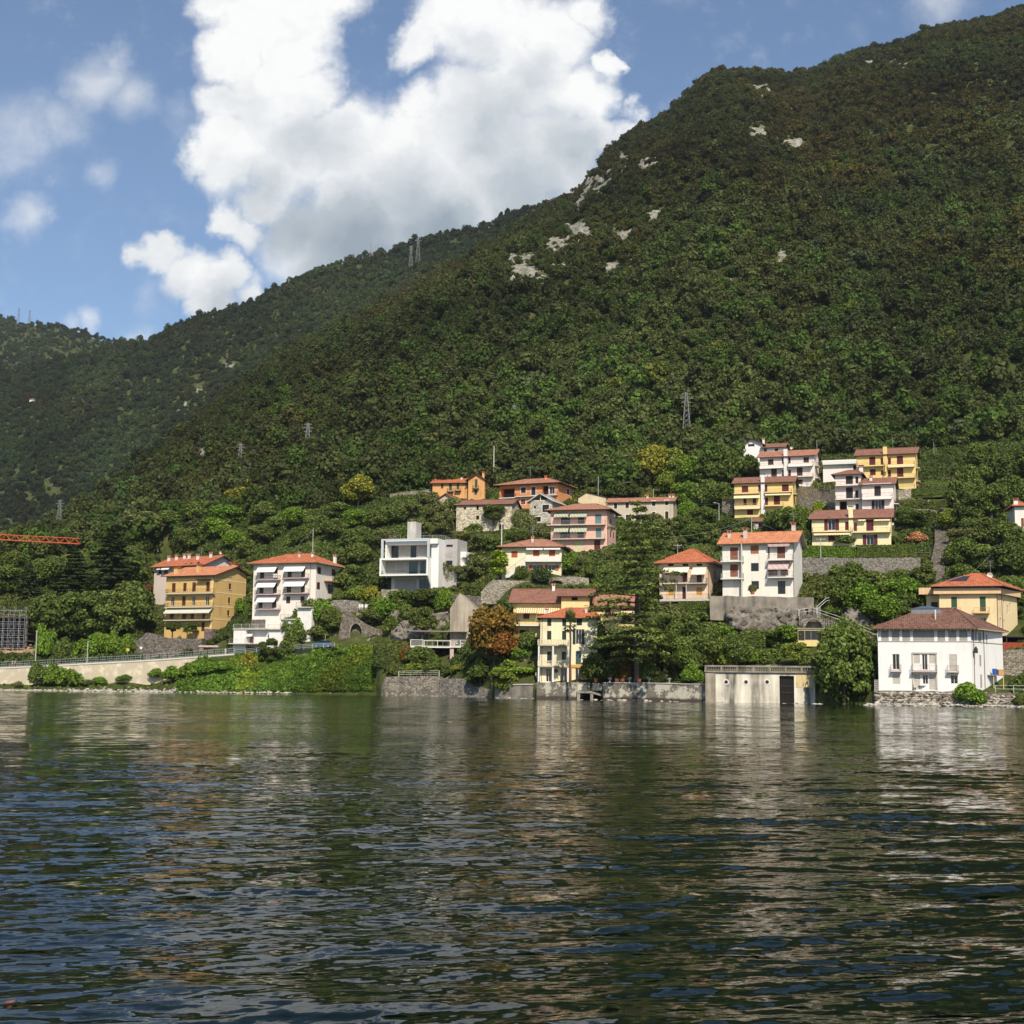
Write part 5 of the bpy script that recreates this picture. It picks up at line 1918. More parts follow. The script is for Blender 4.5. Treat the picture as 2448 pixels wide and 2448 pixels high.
_, zt2 = h.front.pick(870, 1250, 1.5)
for zx in (722, 868, 1022):
  s, _ = h.front.pick(zx, 1350, 1.35)
  h.boxm('column', s - .14, zt1 + .01, s + .14, zt2 - .24, 1.2, 1.45, WHITE)
  h.boxm('column', s - .14, 0, s + .14, zt1 - .24, 1.2, 1.45, WHITE)
h.boxp('corner_strip', (1028, 1462, 1062, 1632), 0.004, 0.08, plain('orange_stucco', (0.66, 0.34, 0.08), 0.9))
h.boxp('corner_strip', (1028, 1455, 1195, 1485), 0.09, 0.14, plain('orange_stucco', (0.66, 0.34, 0.08), 0.9))
s, z = h.front.pick(900, 1520, 0.05)
mb = MB()
mb.lathe([(0.30, 0), (0.34, .03), (0.30, 0.06), (0.2, .06)], 0, 0, 14)
o = h.add(mb, 'round_plaque', plain('dark_bronze', (0.10, 0.07, 0.05), 0.5))
o.rotation_euler = (math.pi / 2, 0, 0)
o.location = (s, -0.01, z)
h.pipe_m(0.3)
h.roof('hip', 2.0, 0.6, TILE_RED, ridge=(0.45, 0.9))
h.chim(0.10, 0.18, 0.7, 0.55, SLABC)
h.chim(0.8, 0.25, 0.8, 0.45, SLABC)
h.walls()

# ---------------------------------------------------------------- grey stone house with white-framed windows
GST = stucco((0.54, 0.47, 0.36), 0.3)
h = House('grey_stone_house', 'long grey-beige stone house with white-framed windows in two rows', Z_G, (462, 800), 1480, 455, 369, 14, 8, GST)
h.windows([(565, 475, 615, 555), (742, 465, 795, 545), (1150, 435, 1205, 512), (1350, 425, 1405, 500), (1152, 605, 1203, 715), (1352, 595, 1405, 708), (748, 645, 790, 735), (920, 455, 980, 480)], kind='shut', col=DARKW, surround=WHITE)
h.window((935, 640, 1040, 760), 'glass', surround=WHITE, frame=WHITE, name='door')
s0, z0 = h.front.pick(850, 770, 1.0)
s1, _ = h.front.pick(1150, 800, 1.0)
mb = MB()
for i in range(12):
  mb.box(s1 - .8 + i * .32, -1.6, -1.5, s1 - .48 + i * .32, -0.3, 1.6 - i * .17)
h.add(mb, 'staircase', STN2)
h.pipe_m(h.W * .585)
h.roof('gx', 1.5, 0.55, TILE_PK, ry=0.5)
for fx in (0.58, 0.92, 1.0):
  h.chim(min(fx, .97), 0.5, 0.5, 0.6, plain('chimney_plaster', (0.55, 0.50, 0.42), 0.9))
h.walls()

BEI = stucco((0.70, 0.58, 0.38), 0.25)
h = House('beige_gable_house', 'beige plastered gable end peeping over the pink flats', Z_G, (15, 560), 440, 385, 377, 18, 8, BEI)
h.roof('gy', 1.4, 0.25, TILE_BR, ridge=(0.3, 0.5), thick=0.1)
h.walls()

# open stone shelter above it
h = House('stone_shelter', 'open roofless-looking stone shelter with white pillars on the upper terrace', Z_G, (130, 340), 820, 165, 396, 14, 5, STN2, cat='shelter')
W, Ht = h.W, h.H
h.lbox('back_wall', 0, 4.5, -2, W, 5, Ht, STN2)
h.lbox('side_wall', 0, 0.5, -2, .5, 4.49, Ht * .8, STN2)
h.lbox('low_wall', W * .28, 0, -2.5, W * .75, .5, 0.9, STN)
mb = MB()
mb.face([(-.8, -.6, Ht - .6), (W + .4, -.6, Ht + .1), (W + .4, 5.4, Ht + .7), (-.8, 5.4, Ht + .4)])
mb.face([(-.8, -.6, Ht - .8), (-.8, 5.4, Ht + .2), (W + .4, 5.4, Ht + .5), (W + .4, -.6, Ht - .1)])
mb.face([(-.8, -.6, Ht - .8), (W + .4, -.6, Ht - .1), (W + .4, -.6, Ht + .1), (-.8, -.6, Ht - .6)])
h.add(mb, 'roof', plain('old_boards', (0.14, 0.12, 0.10), 0.9))
for fx in (0.32, 0.60, 0.68):
  h.lbox('pillar', W * fx - .25, 0.05, .9, W * fx + .25, .45, Ht - .45 + .5 * fx, plain('chimney_plaster', (0.55, 0.50, 0.42), 0.9))

# ---------------------------------------------------------------- peach house
PEACH = stucco((0.78, 0.60, 0.45), 0.12)
h = House('peach_house', 'peach two-storey house with pyramid tile roof and scalloped cream awnings', Z_H, (178, 985), 742, 565, 259, 23, 9.5, PEACH)
for x0 in (275, 443, 605):
  h.window((x0, 568, x0 + 65, 594), 'hole', frame=DARKW)
h.awning(205, 505, 600, 662, 1.5, plain('peach_canvas', (0.80, 0.70, 0.54), 0.9, 0.1))
h.awning(540, 705, 600, 685, 1.5, plain('peach_canvas', (0.80, 0.70, 0.54), 0.9, 0.1))
h.windows([(443, 655, 500, 780), (605, 680, 665, 785), (440, 835, 490, 985)], kind='shut', col=plain('plum_door', (0.10, 0.03, 0.035), 0.6))
h.windows([(603, 840, 668, 930), (280, 850, 340, 935)], kind='roller', col=plain('orange_roller', (0.55, 0.27, 0.04), 0.7))
h.balcony(195, 715, 790, 1.2, 0.16, 0.9, SLABC, RAIL_DK)
h.balcony(178, 745, 975, 1.0, 0.4, 0.9, SLABC, RAIL_DK, name='terrace')
h.windows([(808, 650, 828, 745)], face=h.right, kind='roller', col=plain('orange_roller', (0.55, 0.27, 0.04), 0.7))
for zx in (370, 485):
  s, _ = h.front.pick(zx, 900, 1.1)
  _, zz = h.front.pick(zx, 810, 1.1)
  h.boxm('post', s - .05, 0, s + .05, zz, 1.0, 1.1, RAIL_WH)
h.pipe_m(h.W - .02)
h.roof('hip', 3.0, 0.9, TILE_RED, ridge=(0.50, 0.58), eave=EAVE_LT)
h.walls()

# ---------------------------------------------------------------- white three-storey house
WH3 = stucco((0.78, 0.74, 0.66), 0.14)
h = House('white_three_storey_house', 'plain white three-storey house with orange tile roof and stacked balconies at both ends', Z_H, (906, 935), 1727, 330, 252, 21, 9.5, WH3)
h.windows([(992, 380, 1082, 523), (992, 575, 1082, 720)], kind='shut', col=RUST)
h.window((1228, 358, 1322, 455), 'roller', col=plain('russet_roller', (0.34, 0.14, 0.07), 0.7))
h.windows([(1233, 560, 1322, 655), (1238, 768, 1325, 862)], kind='glass', frame=DARKW)
h.windows([(1535, 372, 1628, 505), (1430, 372, 1448, 505), (1575, 640, 1665, 705), (1430, 640, 1540, 705)], kind='shut', col=plain('brown_red', (0.16, 0.055, 0.035), 0.6))
h.window((1543, 768, 1630, 918), 'glass', frame=DARKW, name='door')
h.balcony(880, 1138, 535, 1.3, 0.18, 0.9, WHITE, RAIL_GY)
h.balcony(882, 1138, 735, 1.3, 0.18, 0.9, WHITE, RAIL_GY)
h.balcony(1422, 1712, 517, 1.3, 0.18, 0.9, WHITE, RAIL_GY)
h.balcony(1422, 1718, 718, 1.3, 0.18, 0.9, WHITE, RAIL_GY)
h.awning(1425, 1668, 532, 625, 1.4, stripe_mat((0.74, 0.70, 0.66), (0.28, 0.06, 0.06), 0.22))
h.rolled_awning(1428, 1675, 352, 0.9, stripe_mat((0.74, 0.70, 0.66), (0.28, 0.06, 0.06), 0.22), h=0.3)
s0, _ = h.front.pick(1137, 600)
_, zt = h.front.pick(1000, 345)
h.boxm('bay_return', s0, -1, s0 + 0.06, zt, 0.003, 1.25, WH3)
h.pipe_m(h.W - .02, z0=-1)
h.roof('gx', 2.3, 0.9, TILE_OR, ry=0.5, eave=EAVE_LT)
h.chim(0.06, 0.28, 0.7, 0.6, SLABC)
h.chim(0.3, 0.22, 1.3, 0.7, SLABC)
h.chim(0.94, 0.55, 1.5, 0.7, SLABC)
h.aerial(h.W * .93, h.D * .6, h.H + 3.5, 2.4)
h.walls()

# ---------------------------------------------------------------- the terraced semi-detached houses on the right
YE1 = stucco((0.82, 0.72, 0.44), 0.10)
YE2 = stucco((0.78, 0.58, 0.24), 0.12)
OFFW = stucco((0.80, 0.71, 0.65), 0.10)
YFAS = plain('yellow_fascia', (0.80, 0.66, 0.36), 0.9)

def flue(h, fx, z0, ztop, w=0.9, mat=None):
  """a broad outside flue on the facade between the two halves"""
  x = fx * h.W
  mb = MB()
  mb.box(x - w / 2, -0.45, -1, x + w / 2, -0.004, z0)
  mb.box(x - w / 2, -0.45, z0, x + w / 2, 0.5, ztop)
  mb.box(x - w * .62, -0.6, ztop + .1, x + w * .62, 0.65, ztop + .2, 1)
  mb.box(x - w * .4, -0.3, ztop, x + w * .4, 0.4, ztop + .1)
  h.add(mb, 'flue', [mat or WHITE, TILE_BR])

h = House('lower_yellow_semi', 'pale yellow semi-detached house with maroon shutters above the clipped hedge', Z_J, (297, 1372), 1207, 1060, 311, 17, 9, YE1)
h.windows([(480, 1072, 565, 1195), ], kind='open', col=MAROON)
h.windows([(925, 1245, 1010, 1365)], kind='open', col=MAROON)
h.windows([(678, 1098, 718, 1195), (775, 1105, 815, 1205), (922, 1072, 1005, 1203), (482, 1250, 565, 1330)], kind='shut', col=MAROON)
h.balcony(297, 748, 1207, 1.2, 0.14, 0.9, YFAS, RAIL_DK)
h.balcony(760, 1205, 1213, 1.2, 0.14, 0.9, YFAS, RAIL_DK)
h.awning(310, 735, 1215, 1238, 1.3, CREAMCV, valance=0.3)
h.awning(825, 915, 1062, 1080, 0.9, CREAMCV)
h.awning(1010, 1200, 1062, 1078, 0.9, CREAMCV)
h.roof('gx', 2.4, 0.7, TILE_BR, ry=0.6)
flue(h, 0.50, h.H - .1, h.H + 2.4, 0.95, YE1)
h.walls()

h = House('white_semi_left_half', 'off-white tall half with black shutters, set back beside the other white half', Z_J, (568, 985), 862, 558, 324, 20, 8, OFFW)
h.windows([(685, 568, 768, 662), (798, 575, 830, 655), (688, 700, 768, 825), (795, 735, 830, 820), (798, 893, 835, 975)], kind='shut', col=plain('black_shutter', (0.022, 0.018, 0.018), 0.6))
h.window((612, 858, 700, 980), 'hole', frame=DARKW, reveal=1.5, name='porch')
for y in (672, 832):
  h.balcony(562, 865, y, 1.2, 0.16, 0.9, OFFW, RAIL_DK)
h.roof('hip', 1.6, 0.8, TILE_BR, ridge=(0.45, 0.75))
h.chim(0.97, 0.4, 0.8, 0.9, WHITE)
h.walls()
h = House('white_semi_right_half', 'off-white half with potted plants on its balcony, standing proud of its neighbour', Z_J, (872, 1000), 1235, 665, 320, 20, 8, OFFW)
h.windows([(1015, 685, 1090, 800)], kind='shut', col=plain('black_shutter', (0.022, 0.018, 0.018), 0.6))
h.window((1022, 850, 1095, 960), 'open', col=plain('black_shutter', (0.022, 0.018, 0.018), 0.6))
h.balcony(868, 1222, 808, 1.2, 0.16, 0.9, OFFW, RAIL_DK)
h.balcony(868, 1222, 975, 1.2, 0.16, 0.9, OFFW, RAIL_DK)
h.rolled_awning(880, 1215, 668, 0.5, CANVAS, h=0.3)
h.rolled_awning(875, 1218, 825, 1.3, CANVAS, h=0.35)
h.windows([(1250, 870, 1285, 980)], face=h.right, kind='shut', col=DARKW)
s0, z0 = h.right.pick(1245, 830, 0.8)
h.balcony_m(h.right, 0.5, 5.5, z0, 1.1, 0.16, 0.9, OFFW, RAIL_DK)
h.roof('gx', 1.9, 0.7, TILE_BR, ry=0.55)
h.chim(0.27, 0.35, 0.6, 0.6, WHITE)
h.walls()

h = House('left_yellow_semi', 'deep yellow semi-detached house with maroon shutters, lowest of the left stack', Z_I, (362, 1368), 1262, 868, 347, 17, 9, YE2)
h.windows([(472, 912, 572, 1010), (725, 895, 772, 1000), (820, 895, 865, 1000), (1090, 888, 1195, 995), (830, 1090, 875, 1205), (965, 1058, 1060, 1200), (640, 1095, 695, 1205), (498, 1098, 545, 1205), (553, 1275, 645, 1360)], kind='shut', col=MAROON)
h.balcony(345, 748, 1022, 1.2, 0.14, 0.75, YFAS, RAIL_DK)
h.balcony(820, 1240, 1003, 1.2, 0.14, 0.75, YFAS, RAIL_DK)
h.awning(345, 745, 1034, 1092, 1.5, CREAMCV)
h.awning(825, 1225, 1012, 1045, 1.3, CREAMCV)
h.balcony(352, 755, 1225, 1.2, 0.14, 0.75, YFAS, RAIL_GY)
h.rolled_awning(358, 752, 1250, 1.25, CREAMCV, h=0.35)
h.balcony(818, 1110, 1213, 1.2, 0.14, 0.75, YFAS, RAIL_DK)
s0, z0 = h.right.pick(1300, 1030, 0.6)
h.balcony_m(h.right, 0.3, 4.5, z0, 1.0, 0.14, 0.8, YFAS, RAIL_DK)
h.roof('gx', 2.0, 0.7, TILE_BR, ry=0.55)
flue(h, 0.49, h.H - .1, h.H + 1.9, 0.95, WHITE)
h.walls()

h = House('upper_white_semi', 'pinkish-white semi-detached house with dark shutters above the deep yellow one', Z_I, (752, 890), 1592, 468, 371, 20, 9, OFFW)
DKS = plain('dark_brown_shutter', (0.05, 0.03, 0.028), 0.6)
h.windows([(875, 500, 960, 588), (1090, 475, 1118, 570), (1190, 470, 1222, 565), (1422, 470, 1505, 553), (925, 642, 1012, 772), (1090, 668, 1125, 765), (1188, 662, 1228, 760), (1320, 628, 1408, 755), (1335, 815, 1410, 885)], kind='shut', col=DKS)
for (x0, x1, y) in ((742, 1118, 600), (1180, 1570, 572), (860, 1118, 785), (1180, 1570, 762)):
  h.balcony(x0, x1, y, 1.2, 0.16, 0.8, OFFW, RAIL_DK)
h.rolled_awning(745, 1112, 628, 1.3, CANVAS, h=0.35)
h.rolled_awning(1182, 1562, 597, 1.3, CANVAS, h=0.35)
s0, z0 = h.right.pick(1640, 600, 0.6)
h.balcony_m(h.right, 0.5, 5, z0, 1.0, 0.16, 0.8, OFFW, RAIL_DK)
s0, z0 = h.right.pick(1640, 790, 0.6)
h.balcony_m(h.right, 0.5, 5, z0, 1.0, 0.16, 0.8, OFFW, RAIL_DK)
h.roof('gx', 2.2, 0.8, TILE_PK, ry=0.55)
flue(h, 0.48, h.H - .1, h.H + 1.9, 1.0, WHITE)
h.dish(h.W * .56, h.D * .3, h.H + 2.6, .4)
h.walls()

h = House('topmost_white_house', 'white house with arched attic window, highest on the slope', Z_I, (495, 540), 795, 270, 394, 18, 8, stucco((0.80, 0.78, 0.76), 0.08))
h.window((568, 248, 668, 305), 'glass', frame=DARKW)
h.roof('gy', 1.5, 0.8, TILE_BR, ridge=(0.45, 0.5))
h.chimney(-0.4, 3, h.H + .2, 0.6, 1.2, WHITE)
h.chimney(h.W * .98, 3, h.H + .5, 0.6, 1.2, WHITE)
h.walls()
h = House('topmost_white_wing', 'white wing with two small windows beside the arched-window house', Z_I, (800, 480), 1120, 318, 392, 18, 8, stucco((0.80, 0.78, 0.76), 0.08))
h.windows([(812, 340, 858, 390), (982, 335, 1033, 385)], kind='shut', col=DARKW)
h.roof('gx', 1.6, 0.7, TILE_BR, ry=0.5)
h.walls()

h = House('white_garage_block', 'low flat-roofed white garage between the white and yellow semis', Z_J, (425, 640), 812, 405, 369, 18, 6, stucco((0.80, 0.74, 0.70), 0.10), cat='garage')
h.roof('flat', 0, 0.3, WHITE, thick=0.3)
s0, z0, s1, z1 = h.front.rect(425, 388, 812, 432, out=1.0)
h.boxm('canopy', 0, z0, h.W, z1 - .1, 0.003, 1.0, WHITE)
for zx in (570, 725):
  s, z = h.front.pick(zx, 440, 0.3)
  h.boxm('bracket', s - .15, z - .3, s + .15, z + .2, 0.003, 0.4, WHITE)
h.window((770, 445, 812, 500), 'hole', frame=DARKW)
mb = MB()
rail_line(mb, [(0, 0, h.H + .35), (h.W, 0, h.H + .35)], rails=(.5, 1.0))
h.add(mb, 'roof_railing', DARKW)
h.walls()

h = House('upper_yellow_semi', 'bright yellow semi-detached house with maroon shutters and a closed parasol on its balcony', Z_J, (818, 690), 1492, 330, 353, 20, 9, YE2)
h.windows([(957, 348, 1027, 442), (1088, 360, 1125, 437), (1172, 358, 1207, 435), (1275, 338, 1347, 432), (1278, 475, 1350, 578), (1172, 500, 1207, 580), (965, 490, 1030, 560), (1090, 505, 1125, 560)], kind='shut', col=MAROON)
h.balcony(815, 1125, 450, 1.2, 0.14, 0.85, YFAS, RAIL_DK)
h.balcony(1170, 1480, 437, 1.2, 0.14, 0.85, YFAS, RAIL_DK)
h.rolled_awning(1170, 1478, 455, 1.3, CREAMCV, h=0.35)
h.balcony(1172, 1490, 585, 1.2, 0.14, 0.85, YFAS, RAIL_DK)
h.rolled_awning(820, 1120, 335, 0.4, CREAMCV)
s0, z0 = h.right.pick(1515, 460, 0.6)
h.balcony_m(h.right, 0.3, 5, z0, 1.0, 0.14, 0.85, YFAS, RAIL_DK)
s0, z0 = h.right.pick(1515, 605, 0.6)
h.balcony_m(h.right, 0.3, 5, z0, 1.0, 0.14, 0.85, YFAS, RAIL_DK)
h.roof('gx', 2.2, 0.7, TILE_BR, ry=0.55)
flue(h, 0.49, h.H - .1, h.H + 1.9, 1.0, YE2)
h.aerial(h.W * .6, h.D * .5, h.H + 2.3, 2.8)
h.walls()
# closed parasol
c, s = math.cos(h.rz), math.sin(h.rz)
sx, sz = h.front.pick(1147, 545, 1.0)
o = empty('parasol', h.loc0 + Vector((c * sx + s * 1.0, s * sx - c * 1.0, sz - .1)), 0)
tag(o, 'tall closed yellow parasol in front of the bright yellow house', 'parasol')
mb = MB()
mb.lathe([(0.05, 0.4), (0.32, 0.55), (0.30, 1.2), (0.16, 2.6), (0.03, 3.3)], sides=8)
mb.build('canopy', plain('yellow_canvas', (0.66, 0.50, 0.16), 0.9), o)
mb = MB()
mb.bar((0, 0, -0.6), (0, 0, 3.4), 0.03)
mb.build('pole', RAIL_WH, o)

# ---------------------------------------------------------------- yellow villa on the right
YE3 = stucco((0.79, 0.62, 0.36), 0.12)
PEA2 = stucco((0.75, 0.50, 0.30), 0.10)
h = House('yellow_villa', 'large yellow villa with peach cornice, green shutters and red tent roof', Z_L, (958, 850), 1622, 395, 239, 18, 11, YE3, skew=0.33)
h.windows([(1088, 422, 1155, 590), (1420, 418, 1488, 590)], kind='shut', col=GREENS)
h.windows([(1095, 660, 1162, 720), (1432, 660, 1495, 760)], kind='glass', frame=WHITE)
for (x0, x1) in ((1020, 1205), (1350, 1535)):
  h.balcony(x0, x1, 602, 1.0, 0.15, 0.85, plain('peach_slab', (0.70, 0.42, 0.22), 0.9), plain('peach_rail', (0.45, 0.22, 0.10), 0.6))
_, zc0 = h.front.pick(1300, 385, 0.8)
_, zc1 = h.front.pick(1300, 320, 0.8)
h.boxm('cornice', -0.9, zc0, h.W + .7, zc1, 0.003, 0.75, PEA2)
mb = MB()
f = h.right
mb.box(-0.1, 0.003, zc0, f.len, 0.7, zc1, 0, f.fr())
h.add(mb, 'cornice', PEA2)
h.boxm('recess_wall', -2.2, -1, -0.003, zc0 - .003, -2.6, -2.4, YE3)
h.lbox('cornice', -3.4, 1.6, zc0 + .1, -0.91, 4.0, zc1 + .3, PEA2)
h.boxm('recess_window', -1.4, zc0 - 3.2, -0.3, zc0 - 1.2, -2.4, -2.35, DARKW)
h.windows([(1690, 460, 1705, 570), (1735, 520, 1752, 620), (1765, 495, 1780, 600), (1650, 670, 1668, 780), (1695, 690, 1710, 800)], face=h.right, kind='glass', frame=WHITE)
h.pipe_m(h.W + 0.05)
h.pipe_m(2.6, h.right)
EX = zc1 - h.H + 0.35
h.H += EX
h.roof('hip', 2.5, 1.3, TILE_RED, ridge=(0.48, 0.56), z=h.H, ry=0.4)
h.H -= EX
o = h.lbox('attic', 0.3, 0.3, h.H + .004, h.W - .3, h.D - .3, h.H + EX - .02, PEA2)
mb = MB()
zs = h.H + EX
mb.face([(0.1, 0.9, zs + 1.02), (4.6, 0.9, zs + 1.02), (5.2, 3.2, zs + 2.05), (3.2, 3.2, zs + 2.05)])
h.add(mb, 'solar_panel', plain('solar_dark', (0.03, 0.03, 0.035), 0.2, 0.6))
h._roof_args = ('hip', 3.0, 1.3, .4)
h.dish(h.W * .9, h.D * .4, h.H + EX + 2.2, .5)
h.aerial(h.W * .92, h.D * .5, h.H + EX + 1.9, 3.0)
mb = MB()
mb.bar((h.W * .5, h.D * .4, zs + 2.4), (h.W * .5, h.D * .4, zs + 3.3), 0.05)
h.add(mb, 'finial', RAIL_DK)
h.walls()

# ---------------------------------------------------------------- white lake house on the right
WHL = stucco((0.82, 0.80, 0.77), 0.06)
h = House('white_lake_house', 'large white lake house with grey roller shutters all along its top floor', Z_L, (247, 1478), 1322, 790, 214, 17, 12, WHL, skew=0.42, cat='house')
GRW = GREYSH
for (x0, x1) in ((275, 360), (398, 485), (520, 607), (645, 888), (928, 1015), (1055, 1145), (1183, 1273)):
  h.window((x0, 808, x1, 935), 'roller', col=GRW, frame=DARKW, reveal=0.2)
_, zb1 = h.front.pick(800, 945)
h.band(zb1, 0.12, 0.05, plain('grey_course', (0.30, 0.28, 0.27), 0.8), [h.front, h.right])
h.windows([(405, 1085, 488, 1265, {'name': 'door'}), (748, 1090, 812, 1270, {'name': 'door'}), (755, 1325, 820, 1435), (1080, 1330, 1165, 1432)], kind='glass', frame=WHITE)
h.windows([(650, 1085, 722, 1195), (830, 1085, 905, 1195), (1065, 1090, 1155, 1280), (408, 1318, 495, 1432), (655, 1320, 728, 1500), (832, 1325, 910, 1500)], kind='roller', col=plain('beige_roller', (0.50, 0.46, 0.40), 0.7))
h.boxp('centre_surround', (632, 1070, 648, 1500), 0.004, 0.09, plain('stone_surround', (0.45, 0.42, 0.36), 0.85))
h.boxp('centre_surround', (908, 1070, 926, 1500), 0.004, 0.09, plain('stone_surround', (0.45, 0.42, 0.36), 0.85))
h.boxp('centre_surround', (632, 1066, 926, 1082), 0.10, 0.14, plain('stone_surround', (0.45, 0.42, 0.36), 0.85))
BAL = plain('pinkish_stone', (0.52, 0.40, 0.36), 0.85)
h.balcony(385, 510, 1282, 0.8, 0.14, 0.95, BAL, RAIL_DK)
h.balcony(630, 928, 1285, 0.9, 0.14, 0.95, BAL, RAIL_DK)
h.balcony(1042, 1180, 1290, 0.8, 0.14, 0.95, BAL, RAIL_DK)
h.windows([(1318, 808, 1345, 925), (1360, 820, 1385, 930), (1400, 840, 1440, 950), (1452, 850, 1475, 960), (1490, 860, 1510, 970)], face=h.right, kind='roller', col=GRW)
h.windows([(1415, 1100, 1440, 1230), (1425, 1325, 1450, 1480), (1350, 1095, 1368, 1215)], face=h.right, kind='roller', col=GRW)
h.pipe_m(0.9, h.right)
h.pipe_m(5.0, h.right)
h.roof('hip', 3.4, 1.0, TILE_DK, ridge=(0.42, 0.66), ry=0.5, eave=EAVE_LT)
# glazed lantern on the roof and a flue pipe
zr = h.H + 3.35
xa, xb = h.W * .38, h.W * .68
mb = MB()
mb.box(xa - .2, 4.2, zr - .9, xb + .2, 7.6, zr - .1)
o = h.add(mb, 'lantern_frame', plain('lantern_grey', (0.20, 0.21, 0.23), 0.5), h.roof_obj)
mb = MB()
ap = [(xa + (xb - xa) * .35, 5.9, zr + .45), (xa + (xb - xa) * .65, 5.9, zr + .45)]
e4 = [(xa - .3, 4.1, zr - .09), (xb + .3, 4.1, zr - .09), (xb + .3, 7.7, zr - .09), (xa - .3, 7.7, zr - .09)]
for q in ([e4[0], e4[1], ap[1], ap[0]], [e4[1], e4[2], ap[1]], [e4[2], e4[3], ap[0], ap[1]], [e4[3], e4[0], ap[0]]):
  mb.face(q)
mb.face(e4[::-1])
h.add(mb, 'lantern_glass', plain('sky_glass', (0.10, 0.14, 0.20), 0.1, 0.8), h.roof_obj)
mb = MB()
mb.bar((h.W * .63, 2.2, h.H + 1.2), (h.W * .63, 2.2, h.H + 3.0), 0.11, 0, 8)
h.add(mb, 'flue_pipe', RAIL_WH, h.roof_obj)
mb = MB()
n = 26
for i in range(n):
  x = -0.9 + (h.W + 1.8) * (i + .5) / n
  mb.box(x - .06, -0.98, h.H - .30, x + .06, -.02, h.H - .17)
h.add(mb, 'rafter_ends', EAVE_LT, h.roof_obj)
s, z = h.right.pick(1365, 1045, 0.4)
mb = MB()
mb.bar(h.right.loc(s, z + .9, 0.02), h.right.loc(s, z + .9, 0.5), 0.03)
mb.box(s - .22, 0.3, z - .4, s + .22, .74, z + .35, 0, h.right.fr())
mb.box(s - .12, 0.4, z + .35, s + .12, .64, z + .6, 0, h.right.fr())
h.add(mb, 'wall_lantern', RAIL_DK)
h.walls()
lakehouse = h

# house cut by the right edge of the view
h = House('edge_white_house', 'white house with red roof cut by the edge, high among the trees', Z_K, (1340, 840), 1480, 530, 303, 10, 8, WHT)
h.windows([(1405, 670, 1439, 770)], kind='shut', col=RUST)
h.roof('hip', 1.6, 0.7, TILE_RED, ridge=(0.4, 0.7))
h.chimney(0.4, 1.0, h.H + .3, 0.9, 1.1, WHITE)
h.walls()

# garden pavilion with the arched niche behind it
h = House('garden_pavilion', 'tiny yellow garden house with barred window under a stone arch', Z_M, (1150, 490), 1440, 275, 236, 14, 4, stucco((0.74, 0.60, 0.26), 0.15), cat='pavilion')
h.window((1218, 290, 1348, 388), 'open', col=DARKW, frame=plain('grey_frame', (0.25, 0.27, 0.28), 0.6))
h.window((1200, 452, 1400, 489), 'hole', frame=DARKW, reveal=1.0)
h.roof('flat', 0, 0.15, plain('stone_cap', (0.30, 0.27, 0.22), 0.9), thick=0.2)
h.walls()
mb = MB()
xc, zc = h.W * .57, h.H + .25
R = h.W * .30
n = 14
for i in range(n):
  a0, a1 = math.pi * i / n, math.pi * (i + 1) / n
  p = [(xc + r * math.cos(a), y, zc + r * 1.0 * math.sin(a)) for y in (0.6, 2.2) for a in (a0, a1) for r in (R, R + .5)]
  q = [p[0], p[1], p[3], p[2]]
  mb.face(q)
  mb.face([p[4], p[6], p[7], p[5]])
  mb.face([p[1], p[5], p[7], p[3]])
  mb.face([p[0], p[2], p[6], p[4]])
o = h.add(mb, 'stone_arch', stone_mat((0.26, 0.22, 0.17), 3.0))
h.lbox('niche_wall', xc - R - .4, 2.0, h.H + .21, xc + R + .4, 2.3, zc + R * .8, concrete_mat((0.24, 0.21, 0.17), .4, .5))
# ================================================================== walls, shore, road
EXC = []           # polylines with a half-width where no undergrowth grows: ([(x, y), ...], half-width)

def exc(pts, w=1.2):
  EXC.append((np.array([(p[0], p[1]) for p in pts], float), w))

